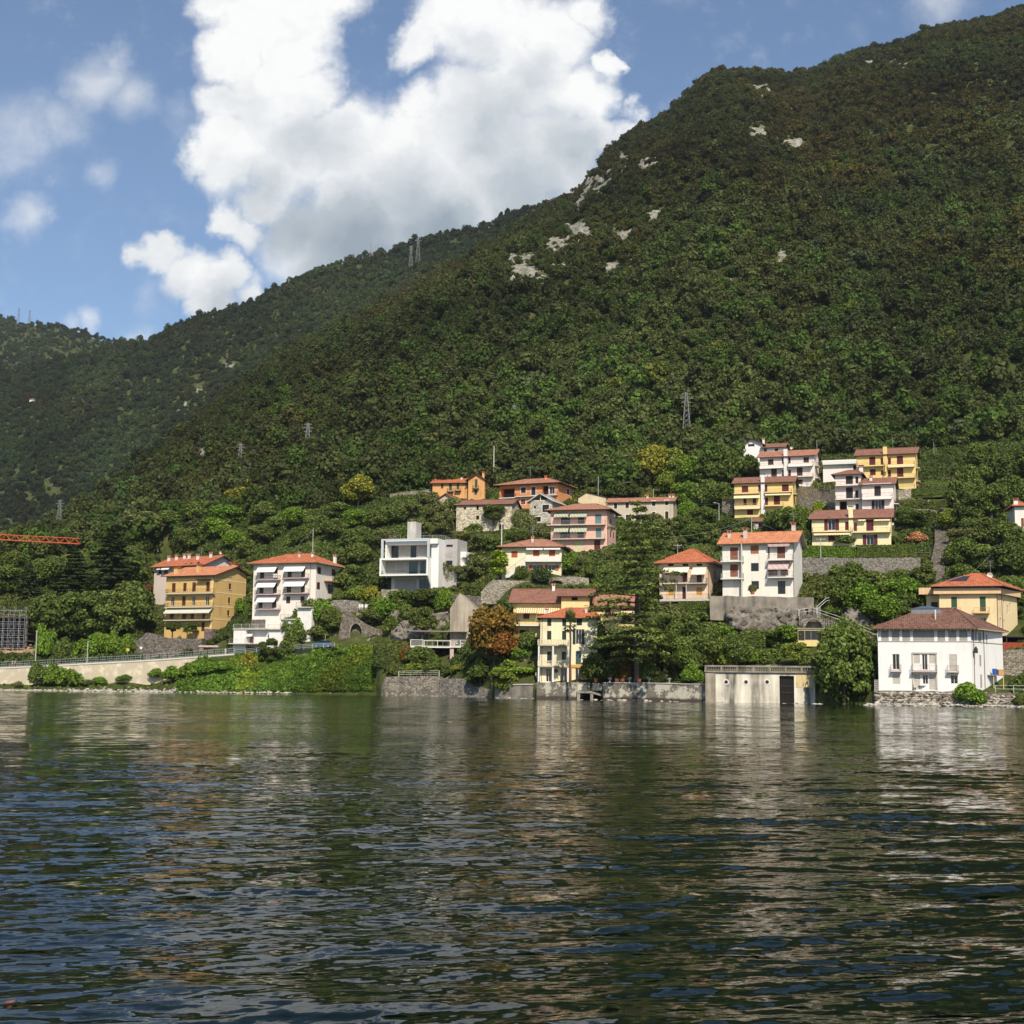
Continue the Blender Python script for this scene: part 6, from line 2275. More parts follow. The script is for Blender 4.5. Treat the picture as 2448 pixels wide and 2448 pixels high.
def wall_run(name, label, pts, mat, thick=0.8, coping=None, cop_h=0.25, cat='wall', below=1.5, batter=0.0, wob=0.0, group=None, cop_out=0.12, fit=False):
  """a standing wall; pts are (px, top py, base py, depth)"""
  pts = [(p[0], p[1], p[2], min(p[3], hit(p[0], p[2]).y + .1)) for p in pts] if fit else pts
  T = [at(p[0], p[1], p[3]) for p in pts]
  B = [at(p[0], p[2], p[3]) for p in pts]
  o0 = B[0].copy()
  root = empty(name, o0)
  tag(root, label, cat, group)
  mb = MB()
  # refine along the run so that the face can be uneven
  top, bot = [], []
  for i in range(len(T) - 1):
    n = max(1, int((T[i + 1] - T[i]).length / 1.5))
    for k in range(n):
      top.append(T[i].lerp(T[i + 1], k / n))
      bot.append(B[i].lerp(B[i + 1], k / n))
  top.append(T[-1])
  bot.append(B[-1])
  rr = random.Random(len(name) + int(pts[0][0]))
  N_ = len(top)
  nrm = []
  for i in range(N_):
    d = top[min(i + 1, N_ - 1)] - top[max(i - 1, 0)]
    nrm.append(Vector((d.y, -d.x, 0)).normalized())
  ft, fb, bt = [], [], []
  for i in range(N_):
    t = top[i] + Vector((0, 0, rr.uniform(-wob, wob)))
    ft.append(t - o0)
    fb.append(Vector((top[i].x, top[i].y, bot[i].z - below)) + nrm[i] * batter - o0)
    bt.append(t - nrm[i] * thick - o0)
  bb = [Vector((q.x, q.y, f.z)) for q, f in zip(bt, fb)]
  for i in range(N_ - 1):
    m1, m2 = ft[i].lerp(fb[i], .5) + nrm[i] * rr.uniform(0, wob), ft[i + 1].lerp(fb[i + 1], .5) + nrm[i + 1] * rr.uniform(0, wob)
    mb.face([fb[i], fb[i + 1], ft[i + 1], ft[i]])
    mb.face([ft[i], ft[i + 1], bt[i + 1], bt[i]])
    mb.face([bb[i + 1], bb[i], bt[i], bt[i + 1]])
  mb.face([fb[0], ft[0], bt[0], bb[0]])
  mb.face([fb[-1], bb[-1], bt[-1], ft[-1]])
  mb.build('wall_face', mat, root)
  if coping:
    mb = MB()
    for i in range(N_ - 1):
      a, b_ = ft[i] + nrm[i] * cop_out, ft[i + 1] + nrm[i + 1] * cop_out
      c, d = bt[i + 1] - nrm[i + 1] * .05, bt[i] - nrm[i] * .05
      up = Vector((0, 0, cop_h))
      e = Vector((0, 0, .004))
      lo = [a + e, b_ + e, c + e, d + e]
      hi = [p + up for p in lo]
      mb.face(hi)
      mb.face([lo[0], lo[1], hi[1], hi[0]])
      mb.face([lo[2], lo[3], hi[3], hi[2]])
      mb.face(lo[::-1])
    mb.build('coping', coping, root)
  exc([(p.x, p.y) for p in top], 1.0)
  return root, top, nrm

def rel(root, pts):
  return [Vector(p) - root.location for p in pts]

PALEW = concrete_mat((0.50, 0.44, 0.33), 0.25, 0.65)
DRY = stone_mat((0.30, 0.26, 0.20), 2.6, 0.5, 0.3)
DRYG = stone_mat((0.27, 0.245, 0.21), 2.2, 0.5, 0.35)
DARKST = concrete_mat((0.17, 0.15, 0.13), 0.5, 0.45)
CONCG = concrete_mat((0.29, 0.26, 0.215), 0.55, 0.4)
COPC = plain('coping_concrete', (0.55, 0.52, 0.46), 0.85)

# ---- lakeside road on the left
road_pts = [(-500, 1608, 1655, 304.5), (-200, 1603, 1648, 303), (0, 1599, 1641, 302), (110, 1594, 1639, 301.5), (220, 1588, 1638, 301), (320, 1583, 1636, 300.5), (400, 1578, 1634, 300), (480, 1572, 1630, 299.3), (560, 1566, 1620, 298)]
rw, rtop, rnrm = wall_run('road_retaining_wall', 'long pale retaining wall carrying the lakeside road at the left', road_pts, concrete_mat((0.60, 0.52, 0.39), .2, .82), 1.0, COPC, 0.35, 'retaining wall', 2.0)
mb = MB()
rl = [p + Vector((0, 0, 0.36)) - rw.location for p in rtop]
rail_line(mb, rl, 1.1, 0.045, 0.5, (0.15, 0.55, 1.0), 2.2, 0.02)
mb.build('railing', plain('blue_grey_rail', (0.32, 0.36, 0.38), 0.5), rw)
mb = MB()
edge = [p.copy() for p in rtop]
ex2 = [at(px, py, Y) for (px, py, Y) in ((640, 1558, 294.8), (720, 1553, 291.3), (800, 1549, 289.2), (880, 1545, 287.6), (950, 1541, 286.2), (985, 1540, 285))]
line = edge + ex2
N_ = len(line)
L_, R_ = [], []
for i in range(N_):
  d = line[min(i + 1, N_ - 1)] - line[max(i - 1, 0)]
  n_ = Vector((-d.y, d.x, 0)).normalized()
  z = line[i].z + 0.12
  L_.append(Vector((line[i].x, line[i].y, z)) + n_ * 0.9)
  R_.append(Vector((line[i].x, line[i].y, z)) + n_ * (7.2 if i < len(edge) else 8.3))
for i in range(N_ - 1):
  mb.face([L_[i], L_[i + 1], R_[i + 1], R_[i]])
  mb.face([L_[i] - Vector((0, 0, 2)), L_[i + 1] - Vector((0, 0, 2)), L_[i + 1], L_[i]])
road = mb.build('road', ASPH)
tag(road, 'asphalt lakeside road', None, None, 'structure')
exc([(p.x, p.y) for p in [a.lerp(b_, .5) for a, b_ in zip(L_, R_)]], 3.7)
# guard rail of the further stretch
o = empty('guard_rail', ex2[0])
tag(o, 'low grey road railing along the bank below the white awning flats', 'railing')
mb = MB()
rail_line(mb, [p + Vector((0, 0, .15)) - ex2[0] for p in ([edge[-1]] + ex2[:3])], 0.9, 0.05, 0.6, (0.3, 0.65, 1.0), 2.5, 0)
mb.build('rails', plain('blue_grey_rail', (0.32, 0.36, 0.38), 0.5), o)

# ---- stone bank and garage beneath the ochre flats
wall_run('rough_stone_bank', 'dark rough stone retaining wall under the ochre flats', [(322, 1535, 1575, 310.5), (350, 1512, 1572, 310.5), (395, 1526, 1570, 310), (440, 1528, 1568, 309.6), (482, 1527, 1566, 309.2)], stone_mat((0.19, 0.165, 0.14), 2.4, 0.35, 0.5), 2.5, None, cat='retaining wall', wob=0.2)
g0 = at(480, 1573, 308.6)
g = empty('roadside_garage', g0, -math.radians(10))
tag(g, 'small concrete garage with a red door beside the lakeside road', 'garage')
k = 308.6 / FPX
for (nm, x0, x1, z0, z1, y0, y1, m_) in (('wall', -0.4, 0.5, -.6, 2.4, 0, 4, CONCG), ('wall', 3.4, 3.9, -.6, 2.4, 0, 4, CONCG), ('lintel', -0.5, 4.0, 2.404, 2.8, -.15, 4.1, plain('pinkish_stone', (0.52, 0.40, 0.36), 0.85)), ('door', 0.504, 3.396, -.6, 2.396, 0.4, 0.5, plain('faded_red_door', (0.30, 0.06, 0.06), 0.6))):
  mb = MB()
  mb.box(x0, y0, z0, x1, y1, z1)
  mb.build(nm, m_, g)
exc([(g0.x, g0.y), (g0.x + 4, g0.y)], 2.5)

# ---- wall with arched niches
def arched_wall(name, label, prof, arches, Y, mat, thick=1.0, below=1.0, cat='wall', back=None, niche=1.1):
  """prof: (px, top py, base py); arches: (px centre, half width px, spring py, crown py)"""
  o0 = at(prof[0][0], prof[0][2], Y)
  root = empty(name, o0)
  tag(root, label, cat)
  xs = np.arange(prof[0][0], prof[-1][0] + .1, 1.0)
  xs = np.unique(np.concatenate([xs] + [np.linspace(c - w, c + w, 15) for (c, w, s, t) in arches]))
  top = np.interp(xs, [p[0] for p in prof], [p[1] for p in prof])
  base = np.interp(xs, [p[0] for p in prof], [p[2] for p in prof])

  def low(x):
    for (c, w, s, t) in arches:
      q = (x - c) / w
      if abs(q) <= 1.0001:
        return s - (s - t) * math.sqrt(max(0, 1 - q * q))
    return None
  mb = MB()
  for i in range(len(xs) - 1):
    m_ = (xs[i] + xs[i + 1]) / 2
    inside = low(m_) is not None
    y0 = (low(xs[i]) or low(m_)) if inside else base[i] + below * FPX / Y
    y1 = (low(xs[i + 1]) or low(m_)) if inside else base[i + 1] + below * FPX / Y
    P = [at(xs[i], y0, Y), at(xs[i + 1], y1, Y), at(xs[i + 1], top[i + 1], Y), at(xs[i], top[i], Y)]
    P = [p - o0 for p in P]
    d = Vector((0, thick, 0))
    mb.face(P)
    mb.face([P[3], P[2], P[2] + d, P[3] + d])
    if inside:
      mb.face([P[0], P[0] + d, P[1] + d, P[1]])
    else:
      mb.face([P[0], P[3], P[3] + d, P[0] + d]) if (i == 0 or low((xs[i - 1] + xs[i]) / 2) is not None) else None
      if i == len(xs) - 2 or low((xs[i + 1] + xs[min(i + 2, len(xs) - 1)]) / 2) is not None:
        mb.face([P[1], P[1] + d, P[2] + d, P[2]])
  mb.build('wall_face', mat, root)
  for (c, w, s, t) in arches:
    mb = MB()
    b0 = float(np.interp(c, [p[0] for p in prof], [p[2] for p in prof])) + 3
    a, b_, c1, d1 = at(c - w - 2, b0, Y), at(c + w + 2, b0, Y), at(c + w + 2, t - 3, Y), at(c - w - 2, t - 3, Y)
    off = Vector((0, niche, 0))
    mb.face([p + off - o0 for p in (a, b_, c1, d1)])
    mb.build('niche_back', back or mat, root)
    # voussoir ring, proud of the wall
    mb = MB()
    n = 13
    for i in range(n):
      a0, a1 = math.pi * (i + .06) / n, math.pi * (i + .94) / n
      q = []
      for an in (a0, a1):
        for rr in (1.0, 1.22):
          q.append(at(c + w * rr * math.cos(an), s - (s - t) * rr * math.sin(an), Y) - o0 + Vector((0, -0.06, 0)))
      dd = Vector((0, .055, 0))
      mb.face([q[0], q[1], q[3], q[2]])
      mb.face([q[1], q[1] + dd, q[3] + dd, q[3]])
      mb.face([q[0], q[2], q[2] + dd, q[0] + dd])
    mb.build('arch_ring', DRY, root)['kind'] = 'stuff'
  exc([(at(x, 1500, Y).x, Y) for x in xs[::8]], 1.4)
  return root

arched_wall('niche_wall', 'old stone road wall with two dark arched niches below the cube house',
      [(806, 1545, 1546), (818, 1462, 1545), (832, 1461, 1544), (852, 1476, 1543), (872, 1490, 1542), (900, 1503, 1541), (935, 1512, 1540), (985, 1520, 1539)],
      [(851, 13.5, 1512, 1491), (896, 13.5, 1528, 1517)], 296.8, stone_mat((0.21, 0.18, 0.145), 2.6, 0.4, 0.3), 1.2, back=stone_mat((0.16, 0.15, 0.10), 1.6, 0.4, 0.5))
arched_wall('garden_stone_wall', 'pale dry-stone garden wall with an arched cellar mouth under the cream villa',
      [(1150, 1415, 1428), (1170, 1392, 1432), (1180, 1386, 1432), (1285, 1390, 1424), (1300, 1396, 1420), (1312, 1385, 1415), (1322, 1380, 1413), (1370, 1378, 1412), (1408, 1382, 1410)],
      [(1330, 14.5, 1395, 1388)], 273.5, stone_mat((0.36, 0.32, 0.25), 2.6, 0.5, 0.25), 1.2, back=DARKST)

# ---- tall concrete retaining wedge
mb = MB()
pf = [at(*q, 281) for q in ((1076, 1520), (1076, 1455), (1099, 1418), (1150, 1464), (1160, 1478), (1160, 1520))]
o0 = pf[0]
dv = Vector((0.8, 7, 0))
f0 = [p - o0 for p in pf]
f0[0].z -= 2
f0[-1].z -= 2
mb.face(f0)
mb.face([p + dv for p in f0][::-1])
for i in range(len(f0)):
  j = (i + 1) % len(f0)
  mb.face([f0[j], f0[i], f0[i] + dv, f0[j] + dv])
o = mb.build('concrete_retaining_wall', concrete_mat((0.40, 0.35, 0.28), 0.75, 0.55))
o.location = o0
tag(o, 'tall bare concrete wedge-shaped retaining wall right of the car terrace', 'retaining wall')
exc([(p.x, p.y + 2) for p in pf], 3)

# ---- car terrace with white railing, dark room beneath
Zo = Z_O

def PO(zx, zy, Y):
  return at(Zo[0] + zx * Zo[2], Zo[1] + zy * Zo[2], Y)

b0 = PO(1525, 700, 276)
b_ct = b0.copy()
ct = empty('car_terrace', b0)
tag(ct, 'raised terrace with white railing and thin pergola roof above a dark open room', 'terrace')
W_ = PO(1770, 700, 276).x - b0.x
Wl = PO(1060, 700, 276).x - b0.x
mb = MB()
mb.box(0, 0, -0.25, W_, 9, 0)
mb.box(Wl, 3.2, -0.25, -.004, 9, -.003)
mb.box(Wl, 2.2, -.253, Wl + 2.6, 3.196, -.003)
mb.build('deck', WHITE, ct)
mb = MB()
rail_line(mb, [(0, .1, 0), (W_ - .1, .1, 0)], 1.25, 0.05, 0.22, (0.08, 1.0), 2.0, 0.03)
rail_line(mb, [(Wl + 2.7, 3.3, 0), (0, 3.3, 0)], 1.25, 0.05, 0.9, (0.08, 0.9, 1.0), 2.0, 0.02)
rail_line(mb, [(Wl, 2.3, 0), (Wl + 2.5, 2.3, 0)], 1.3, 0.06, 0.2, (0.08, 1.0), 2.0, 0.03)
mb.build('railing', RAIL_WH, ct)
zp = PO(1525, 525, 276).z - b0.z
mb = MB()
mb.box(Wl - .3, 3.2, zp, PO(1715, 525, 276).x - b0.x, 7.5, zp + .16)
mb.build('pergola_roof', plain('pergola_boards', (0.30, 0.26, 0.22), 0.9), ct)
for x in (Wl + .3, Wl * .55, -1.0, W_ * .45):
  mb = MB()
  mb.bar((x, 3.5, 0), (x, 3.5, zp), 0.09)
  mb.build('pergola_post', DARKW, ct)
mb = MB()
zr = PO(1525, 900, 276).z - b0.z
mb.box(0.0, 0.3, zr - 1, 0.75, 1.0, -.254)
mb.build('pillar', plain('pinkish_stone', (0.52, 0.40, 0.36), 0.85), ct)
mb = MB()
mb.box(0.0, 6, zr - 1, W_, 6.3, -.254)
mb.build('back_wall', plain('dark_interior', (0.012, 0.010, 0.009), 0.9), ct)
mb = MB()
mb.box(W_, 0.2, zr - 1, W_ + 2.4, 4, -.6)
mb.build('side_wall', CONCG, ct)
mb = MB()
for i, (x, y, c_) in enumerate(((3.0, 1.0, 0), (3.2, 2.4, 0))):
  mb.box(x, y, zr, x + .9, y + .8, zr + 1.6)
mb.build('cupboard', DARKW, ct)
exc([(b0.x + Wl, b0.y + 3), (b0.x + W_, b0.y + 3)], 3.6)
exc([(b0.x - .5, b0.y - 2.5), (b0.x + W_, b0.y - 1.5)], 2.2)

# ---- shore walls
WETW = concrete_mat((0.27, 0.245, 0.20), 0.35, 0.35)
PATCHY, _nt, _b = newmat('peeling_plaster_wall')
_g = _nt.nodes.new('ShaderNodeNewGeometry')
_n1 = noise(_nt, _g.outputs['Position'], 0.55, 8, 0.72)
_n2 = noise(_nt, _g.outputs['Position'], 2.6, 5, 0.6)
_sp = _nt.nodes.new('ShaderNodeSeparateXYZ')
_nt.links.new(_g.outputs['Position'], _sp.inputs[0])
_c = ramp(_nt, _n2, [(0.3, (0.10, 0.09, 0.075)), (0.7, (0.24, 0.215, 0.17))])
_c = mixcol(_nt, smooth(_nt, _n1, 0.47, 0.55), _c, (0.52, 0.48, 0.38))
_c = mixcol(_nt, smooth(_nt, math_node(_nt, 'ADD', _sp.outputs[2], math_node(_nt, 'MULTIPLY', _n1, 0.8)), 0.75, 1.15, 1.0, 0.0), _c, (0.075, 0.055, 0.040))
_nt.links.new(_c, _b.inputs['Base Color'])
_b.inputs['Roughness'].default_value = 0.9
_bp = _nt.nodes.new('ShaderNodeBump')
_bp.inputs['Strength'].default_value = 0.6
_bp.inputs['Distance'].default_value = 0.1
_nt.links.new(_n2, _bp.inputs['Height'])
_nt.links.new(_bp.outputs[0], _b.inputs['Normal'])

def sh(px):
  return float(shoreY((px - HALF) / FPX))

r1, t1, n1 = wall_run('terrace_lake_wall', 'mossy stone lake wall with a white fence on top, left of the pergola garden', [(912, 1640, 1664, 276.5), (922, 1618, 1664, 275), (985, 1616, 1665, 271.5), (1050, 1616, 1666, 267.5)], stone_mat((0.30, 0.265, 0.21), 1.7, 0.45, 0.45), 3.0, None, cat='lake wall', wob=.08, batter=.35)
mb = MB()
rail_line(mb, [p - r1.location for p in t1[3:]], 1.0, 0.05, 0, (0.35, 0.7, 1.0), 1.3, 0)
mb.build('fence', plain('cream_fence', (0.62, 0.60, 0.45), 0.7), r1)
wall_run('low_lake_wall', 'lower stone lake wall with grass on its top beside the mossy wall', [(1052, 1622, 1667, 267), (1105, 1622, 1668, 263), (1135, 1640, 1668, 261), (1182, 1652, 1668, 257)], DRYG, 2.5, None, cat='lake wall', wob=.1, batter=.3)
wall_run('pergola_lake_wall', 'grey lake wall with a light ledge below the vine pergola', [(1183, 1638, 1670, 251), (1196, 1638, 1670, 250), (1282, 1637, 1671, 246)], WETW, 2.0, COPC, 0.2, 'lake wall')
wall_run('villa_lake_wall', 'dark lake wall with flaking white plaster below the lakeside villa', [(1283, 1632, 1672, 242.6), (1340, 1631, 1673, 240.5), (1378, 1631, 1674, 239)], PATCHY, 2.5, None, cat='lake wall', wob=.05)
wall_run('garden_lake_wall', 'long patchy lake wall between the boat slip and the boathouse', [(1442, 1633, 1677, 236.5), (1560, 1634, 1679, 231.5), (1687, 1637, 1682, 226)], PATCHY, 2.5, COPC, 0.12, 'lake wall', wob=.03)
# boat slip: two dark mouths under a sloping slab
bs0 = at(1379, 1675, 238.6)
bs = empty('boat_slip', bs0)
tag(bs, 'concrete boat slip with two dark openings in the lake wall', 'boat slip')
xx = [at(q, 1675, 238.6).x - bs0.x for q in (1379, 1388, 1411, 1418, 1443)]
zt = [at(1390, 1654, 238.6).z - bs0.z, at(1415, 1652, 238.6).z - bs0.z, at(1443, 1666, 238.6).z - bs0.z]
for (x0, x1) in ((xx[0], xx[1] - .1), (xx[2], xx[3]), (xx[4] - .05, xx[4] + .2)):
  mb = MB()
  mb.box(x0, -.2, -2, x1, 3.4, zt[2] + .25 if x0 > 3 else zt[0] - .22)
  mb.build('pier', CONCG, bs)
mb = MB()
mb.box(xx[0], -.3, zt[0] - .216, xx[2] + .1, 3.6, zt[0] + .15)
mb.face([(xx[2] + .104, -.3, zt[1]), (xx[4] + .2, -.3, zt[2] + .3), (xx[4] + .2, 3.6, zt[2] + .3), (xx[2] + .104, 3.6, zt[1])])
mb.face([(xx[2] + .104, -.3, zt[1] - .35), (xx[4] + .2, -.3, zt[2] - .05), (xx[4] + .2, -.3, zt[2] + .3), (xx[2] + .104, -.3, zt[1])])
mb.face([(xx[2] + .104, -.3, zt[1] - .35), (xx[2] + .104, 3.6, zt[1] - .35), (xx[4] + .2, 3.6, zt[2] - .05), (xx[4] + .2, -.3, zt[2] - .05)])
mb.build('slab', CONCG, bs)
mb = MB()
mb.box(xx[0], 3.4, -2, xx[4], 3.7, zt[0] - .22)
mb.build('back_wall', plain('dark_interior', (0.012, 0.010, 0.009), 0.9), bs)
mb = MB()
mb.box(xx[0] + .1, 1.0, zt[0] + .16, xx[2], 1.3, at(1390, 1632, 238.6).z - bs0.z)
mb.box(xx[2] + .5, 1.0, zt[0] + .2, xx[4], 1.3, at(1430, 1633, 238.6).z - bs0.z)
mb.build('parapet', PATCHY, bs)

# ---- boathouse with portholes
BW = concrete_mat((0.70, 0.64, 0.53), 0.8, 0.2, 0.8)
h = House('boathouse', 'stained white boathouse wall with three portholes, iron door and balustrade', Z_M, (203, 1030), 1325, 725, 224.5, 9.5, 9, BW, below=4, cat='boathouse')
W, Ht = h.W, h.H
sd0, zd0, sd1, zd1 = h.front.rect(960, 755, 1110, 1055)
h.window_m(h.front, sd0, zd0, sd1, zd1, 'hole', None, DARKW, 2, 'door', 0.5)
mb = MB()
for i in range(9):
  x = sd0 + .05 + (sd1 - sd0 - .1) * i / 8
  mb.bar((x, .2, zd0), (x, .2, zd1), 0.02)
for z in (zd0 + .3, zd0 + 2.0, zd0 + 3.0, zd1 - .1):
  mb.bar((sd0, .2, z), (sd1, .2, z), 0.035)
h.add(mb, 'iron_gate', plain('dark_iron', (0.05, 0.045, 0.04), 0.5, 0.4))
for zx in (412, 616, 832):
  s, z = h.front.pick(zx, 818, 0.05)
  mb = MB()
  n = 20
  for i in range(n):
    a0, a1 = 2 * math.pi * i / n, 2 * math.pi * (i + 1) / n
    q = [(s + r * math.cos(a), -.07, z + r * math.sin(a)) for a in (a0, a1) for r in (.30, .46)]
    mb.face([q[0], q[1], q[3], q[2]])
    mb.face([q[1], (q[1][0], -.003, q[1][2]), (q[3][0], -.003, q[3][2]), q[3]])
    mb.face([q[2], (q[2][0], -.003, q[2][2]), (q[0][0], -.003, q[0][2]), q[0]])
  o = h.add(mb, 'porthole', WHITE)
  mb = MB()
  mb.face([(s + .31 * math.cos(2 * math.pi * i / n), -.02, z + .31 * math.sin(2 * math.pi * i / n)) for i in range(n)])
  h.add(mb, 'pane', plain('rusty_glass', (0.05, 0.02, 0.012), 0.3), o)
h.boxm('corner_pier', -0.05, -3, 1.6, Ht - .01, 0.004, 0.15, concrete_mat((0.42, 0.37, 0.28), 0.7, 0.4))
h.boxm('yellow_panel', sd1 + .3, 2.6, W, Ht - .05, 0.004, 0.03, stucco((0.66, 0.52, 0.28), 0.35))
h.lbox('terrace_floor', 0, 0.05, Ht + .003, W, 9, Ht + .12, SLABC)
h.boxm('cornice', -.2, Ht + .13, W + .3, Ht + .4, -.5, 0.3, CONCG)
_, zt_ = h.front.pick(700, 648, 0.1)
h.boxm('handrail', -.15, zt_ - .28, W + .9, zt_, -.25, 0.15, CONCG)
nb = 62
balu = MB()
balu.lathe([(0.05, 0), (0.05, .08), (.10, .25), (.05, .5), (.10, .75), (.05, .95), (.06, 1.0)], sides=6)
bme = balu.mesh('baluster', [CONCG])
zb = Ht + .4
hb = zt_ - .28 - zb
for i in range(nb):
  o = bpy.data.objects.new('baluster', bme)
  COL.objects.link(o)
  o.parent = h.root
  o.location = (0.3 + (W - .2) * (i + .5) / nb, .05, zb)
  o.scale = (1, 1, hb)
for i in range(8):
  x = (W + .5) * i / 7
  h.boxm('baluster_pier', x - .16, zb, x + .16, zt_ - .282, -.2, 0.12, CONCG)
h.walls()

# ---- the stone-built embankment of the right-hand lake house, stone by stone
STONE = plain('shore_stone', (0.30, 0.27, 0.22), 0.95, 0.1, var=0.45, scale=0.8)
STONE2 = plain('dark_shore_stone', (0.16, 0.13, 0.10), 0.95, 0.1, var=0.4, scale=0.8)
STONE3 = plain('pale_shore_stone', (0.42, 0.39, 0.33), 0.95, 0.1, var=0.35, scale=0.8)

def rock_mesh(seed, mat, name='stone', sub=1):
  r = random.Random(seed)
  import bmesh
  bm = bmesh.new()
  bmesh.ops.create_icosphere(bm, subdivisions=sub, radius=0.5)
  for v in bm.verts:
    k = r.uniform(0.78, 1.15)
    v.co = Vector((v.co.x * k * 1.15, v.co.y * k * 0.9, v.co.z * k * 0.8))
  me = bpy.data.meshes.new(name)
  bm.to_mesh(me)
  bm.free()
  me.materials.append(mat)
  return me

STONES = [rock_mesh(i, (STONE, STONE2, STONE3)[i % 3]) for i in range(12)]
rwall, rt_, rn_ = wall_run('embankment_wall', 'rubble-stone embankment wall in the water below the white lake house', [(2090, 1652, 1688, 210.5), (2230, 1652, 1690, 209.5), (2365, 1655, 1692, 208.5), (2470, 1657, 1694, 207.5), (2750, 1660, 1697, 203)], stone_mat((0.22, 0.19, 0.15), 1.9, 0.6, 0.4), 2.5, None, cat='embankment', wob=.1, batter=.6)
rs = random.Random(5)
cnt = 0
for row in range(6):
  for i in range(52):
    px = 2092 + 356 * (i + rs.uniform(.2, .8) + .4 * (row % 2)) / 52
    if cnt >= 296:
      break
    Yw = float(np.interp(px, [2090, 2230, 2365, 2470], [210.5, 209.5, 208.5, 207.5]))
    top = at(px, np.interp(px, [2090, 2365, 2470], [1652, 1655, 1657]), Yw).z
    z = 0.1 + (top - 0.25) * (row + rs.uniform(.25, .75)) / 6
    o = bpy.data.objects.new('stone', STONES[rs.randrange(12)])
    COL.objects.link(o)
    o.parent = rwall
    fz = (top - z) / (top + 1)
    o.location = Vector((px / 1.0 * 0 + at(px, 1670, Yw).x, Yw - .12 - .6 * fz, z)) - rwall.location
    s = rs.uniform(.42, .78) * (1.15 if row == 0 else 1)
    o.scale = (s * rs.uniform(.9, 1.5), s * .8, s * rs.uniform(.7, 1.0))
    o.rotation_euler = (rs.uniform(-.4, .4), rs.uniform(-.5, .5), rs.uniform(-.6, .6))
    cnt += 1

def rubble(name, label, spots, seed, smin, smax, kind='stuff'):
  """loose stones joined into one mass"""
  r = random.Random(seed)
  Vs, Fs, off = [], [], 0
  base = []
  for me in STONES[:6]:
    v = np.array([q.co[:] for q in me.vertices])
    f = np.array([p.vertices[:] for p in me.polygons])
    base.append((v, f))
  for p in spots:
    v, f = base[r.randrange(6)]
    s = r.uniform(smin, smax)
    sc = np.array([s * r.uniform(.8, 1.5), s, s * r.uniform(.5, .9)])
    an = r.uniform(0, 6.28)
    R = np.array([[math.cos(an), -math.sin(an), 0], [math.sin(an), math.cos(an), 0], [0, 0, 1]])
    Vs.append((v * sc) @ R.T + np.array(p))
    Fs.append(f + off)
    off += len(v)
  o = np_mesh(name, np.concatenate(Vs), np.concatenate(Fs), STONE3)
  tag(o, label, 'rubble', None, kind)
  return o

sp_ = []
for i in range(900):
  px = rs.uniform(-60, 720)
  a = (px - HALF) / FPX
  d = abs(rs.gauss(0, 1)) * np.interp(px, [0, 120, 300, 420, 720], [.8, 1.5, 3.2, 1.6, .9])
  Y = float(shoreY(a)) + .2 + d
  sp_.append((a * Y, Y, gz(a * Y, Y) + .03))
rubble('shore_rubble', 'pale loose stones along the water edge below the road wall and the green bank', sp_, 3, .25, .75)
sp_ = []
for i in range(260):
  px = rs.uniform(2070, 2480)
  Yw = float(np.interp(px, [2070, 2090, 2230, 2365, 2470], [211, 209.3, 208.3, 207.3, 206.3])) - abs(rs.gauss(0, .5))
  p = at(px, 1690, Yw)
  sp_.append((p.x, Yw, rs.uniform(-.15, .25)))
for i in range(120):
  px = rs.uniform(1186, 1960)
  Yw = float(np.interp(px, [1186, 1282, 1380, 1442, 1687, 1960], [250.5, 245.5, 238.3, 236, 225.4, 217.4])) - abs(rs.gauss(0, .25)) - .1
  p = at(px, 1690, Yw)
  sp_.append((p.x, Yw, rs.uniform(-.25, .08)))
rubble('waterline_rubble', 'dark stones lying at the waterline along the lake walls', sp_, 4, .3, .8)

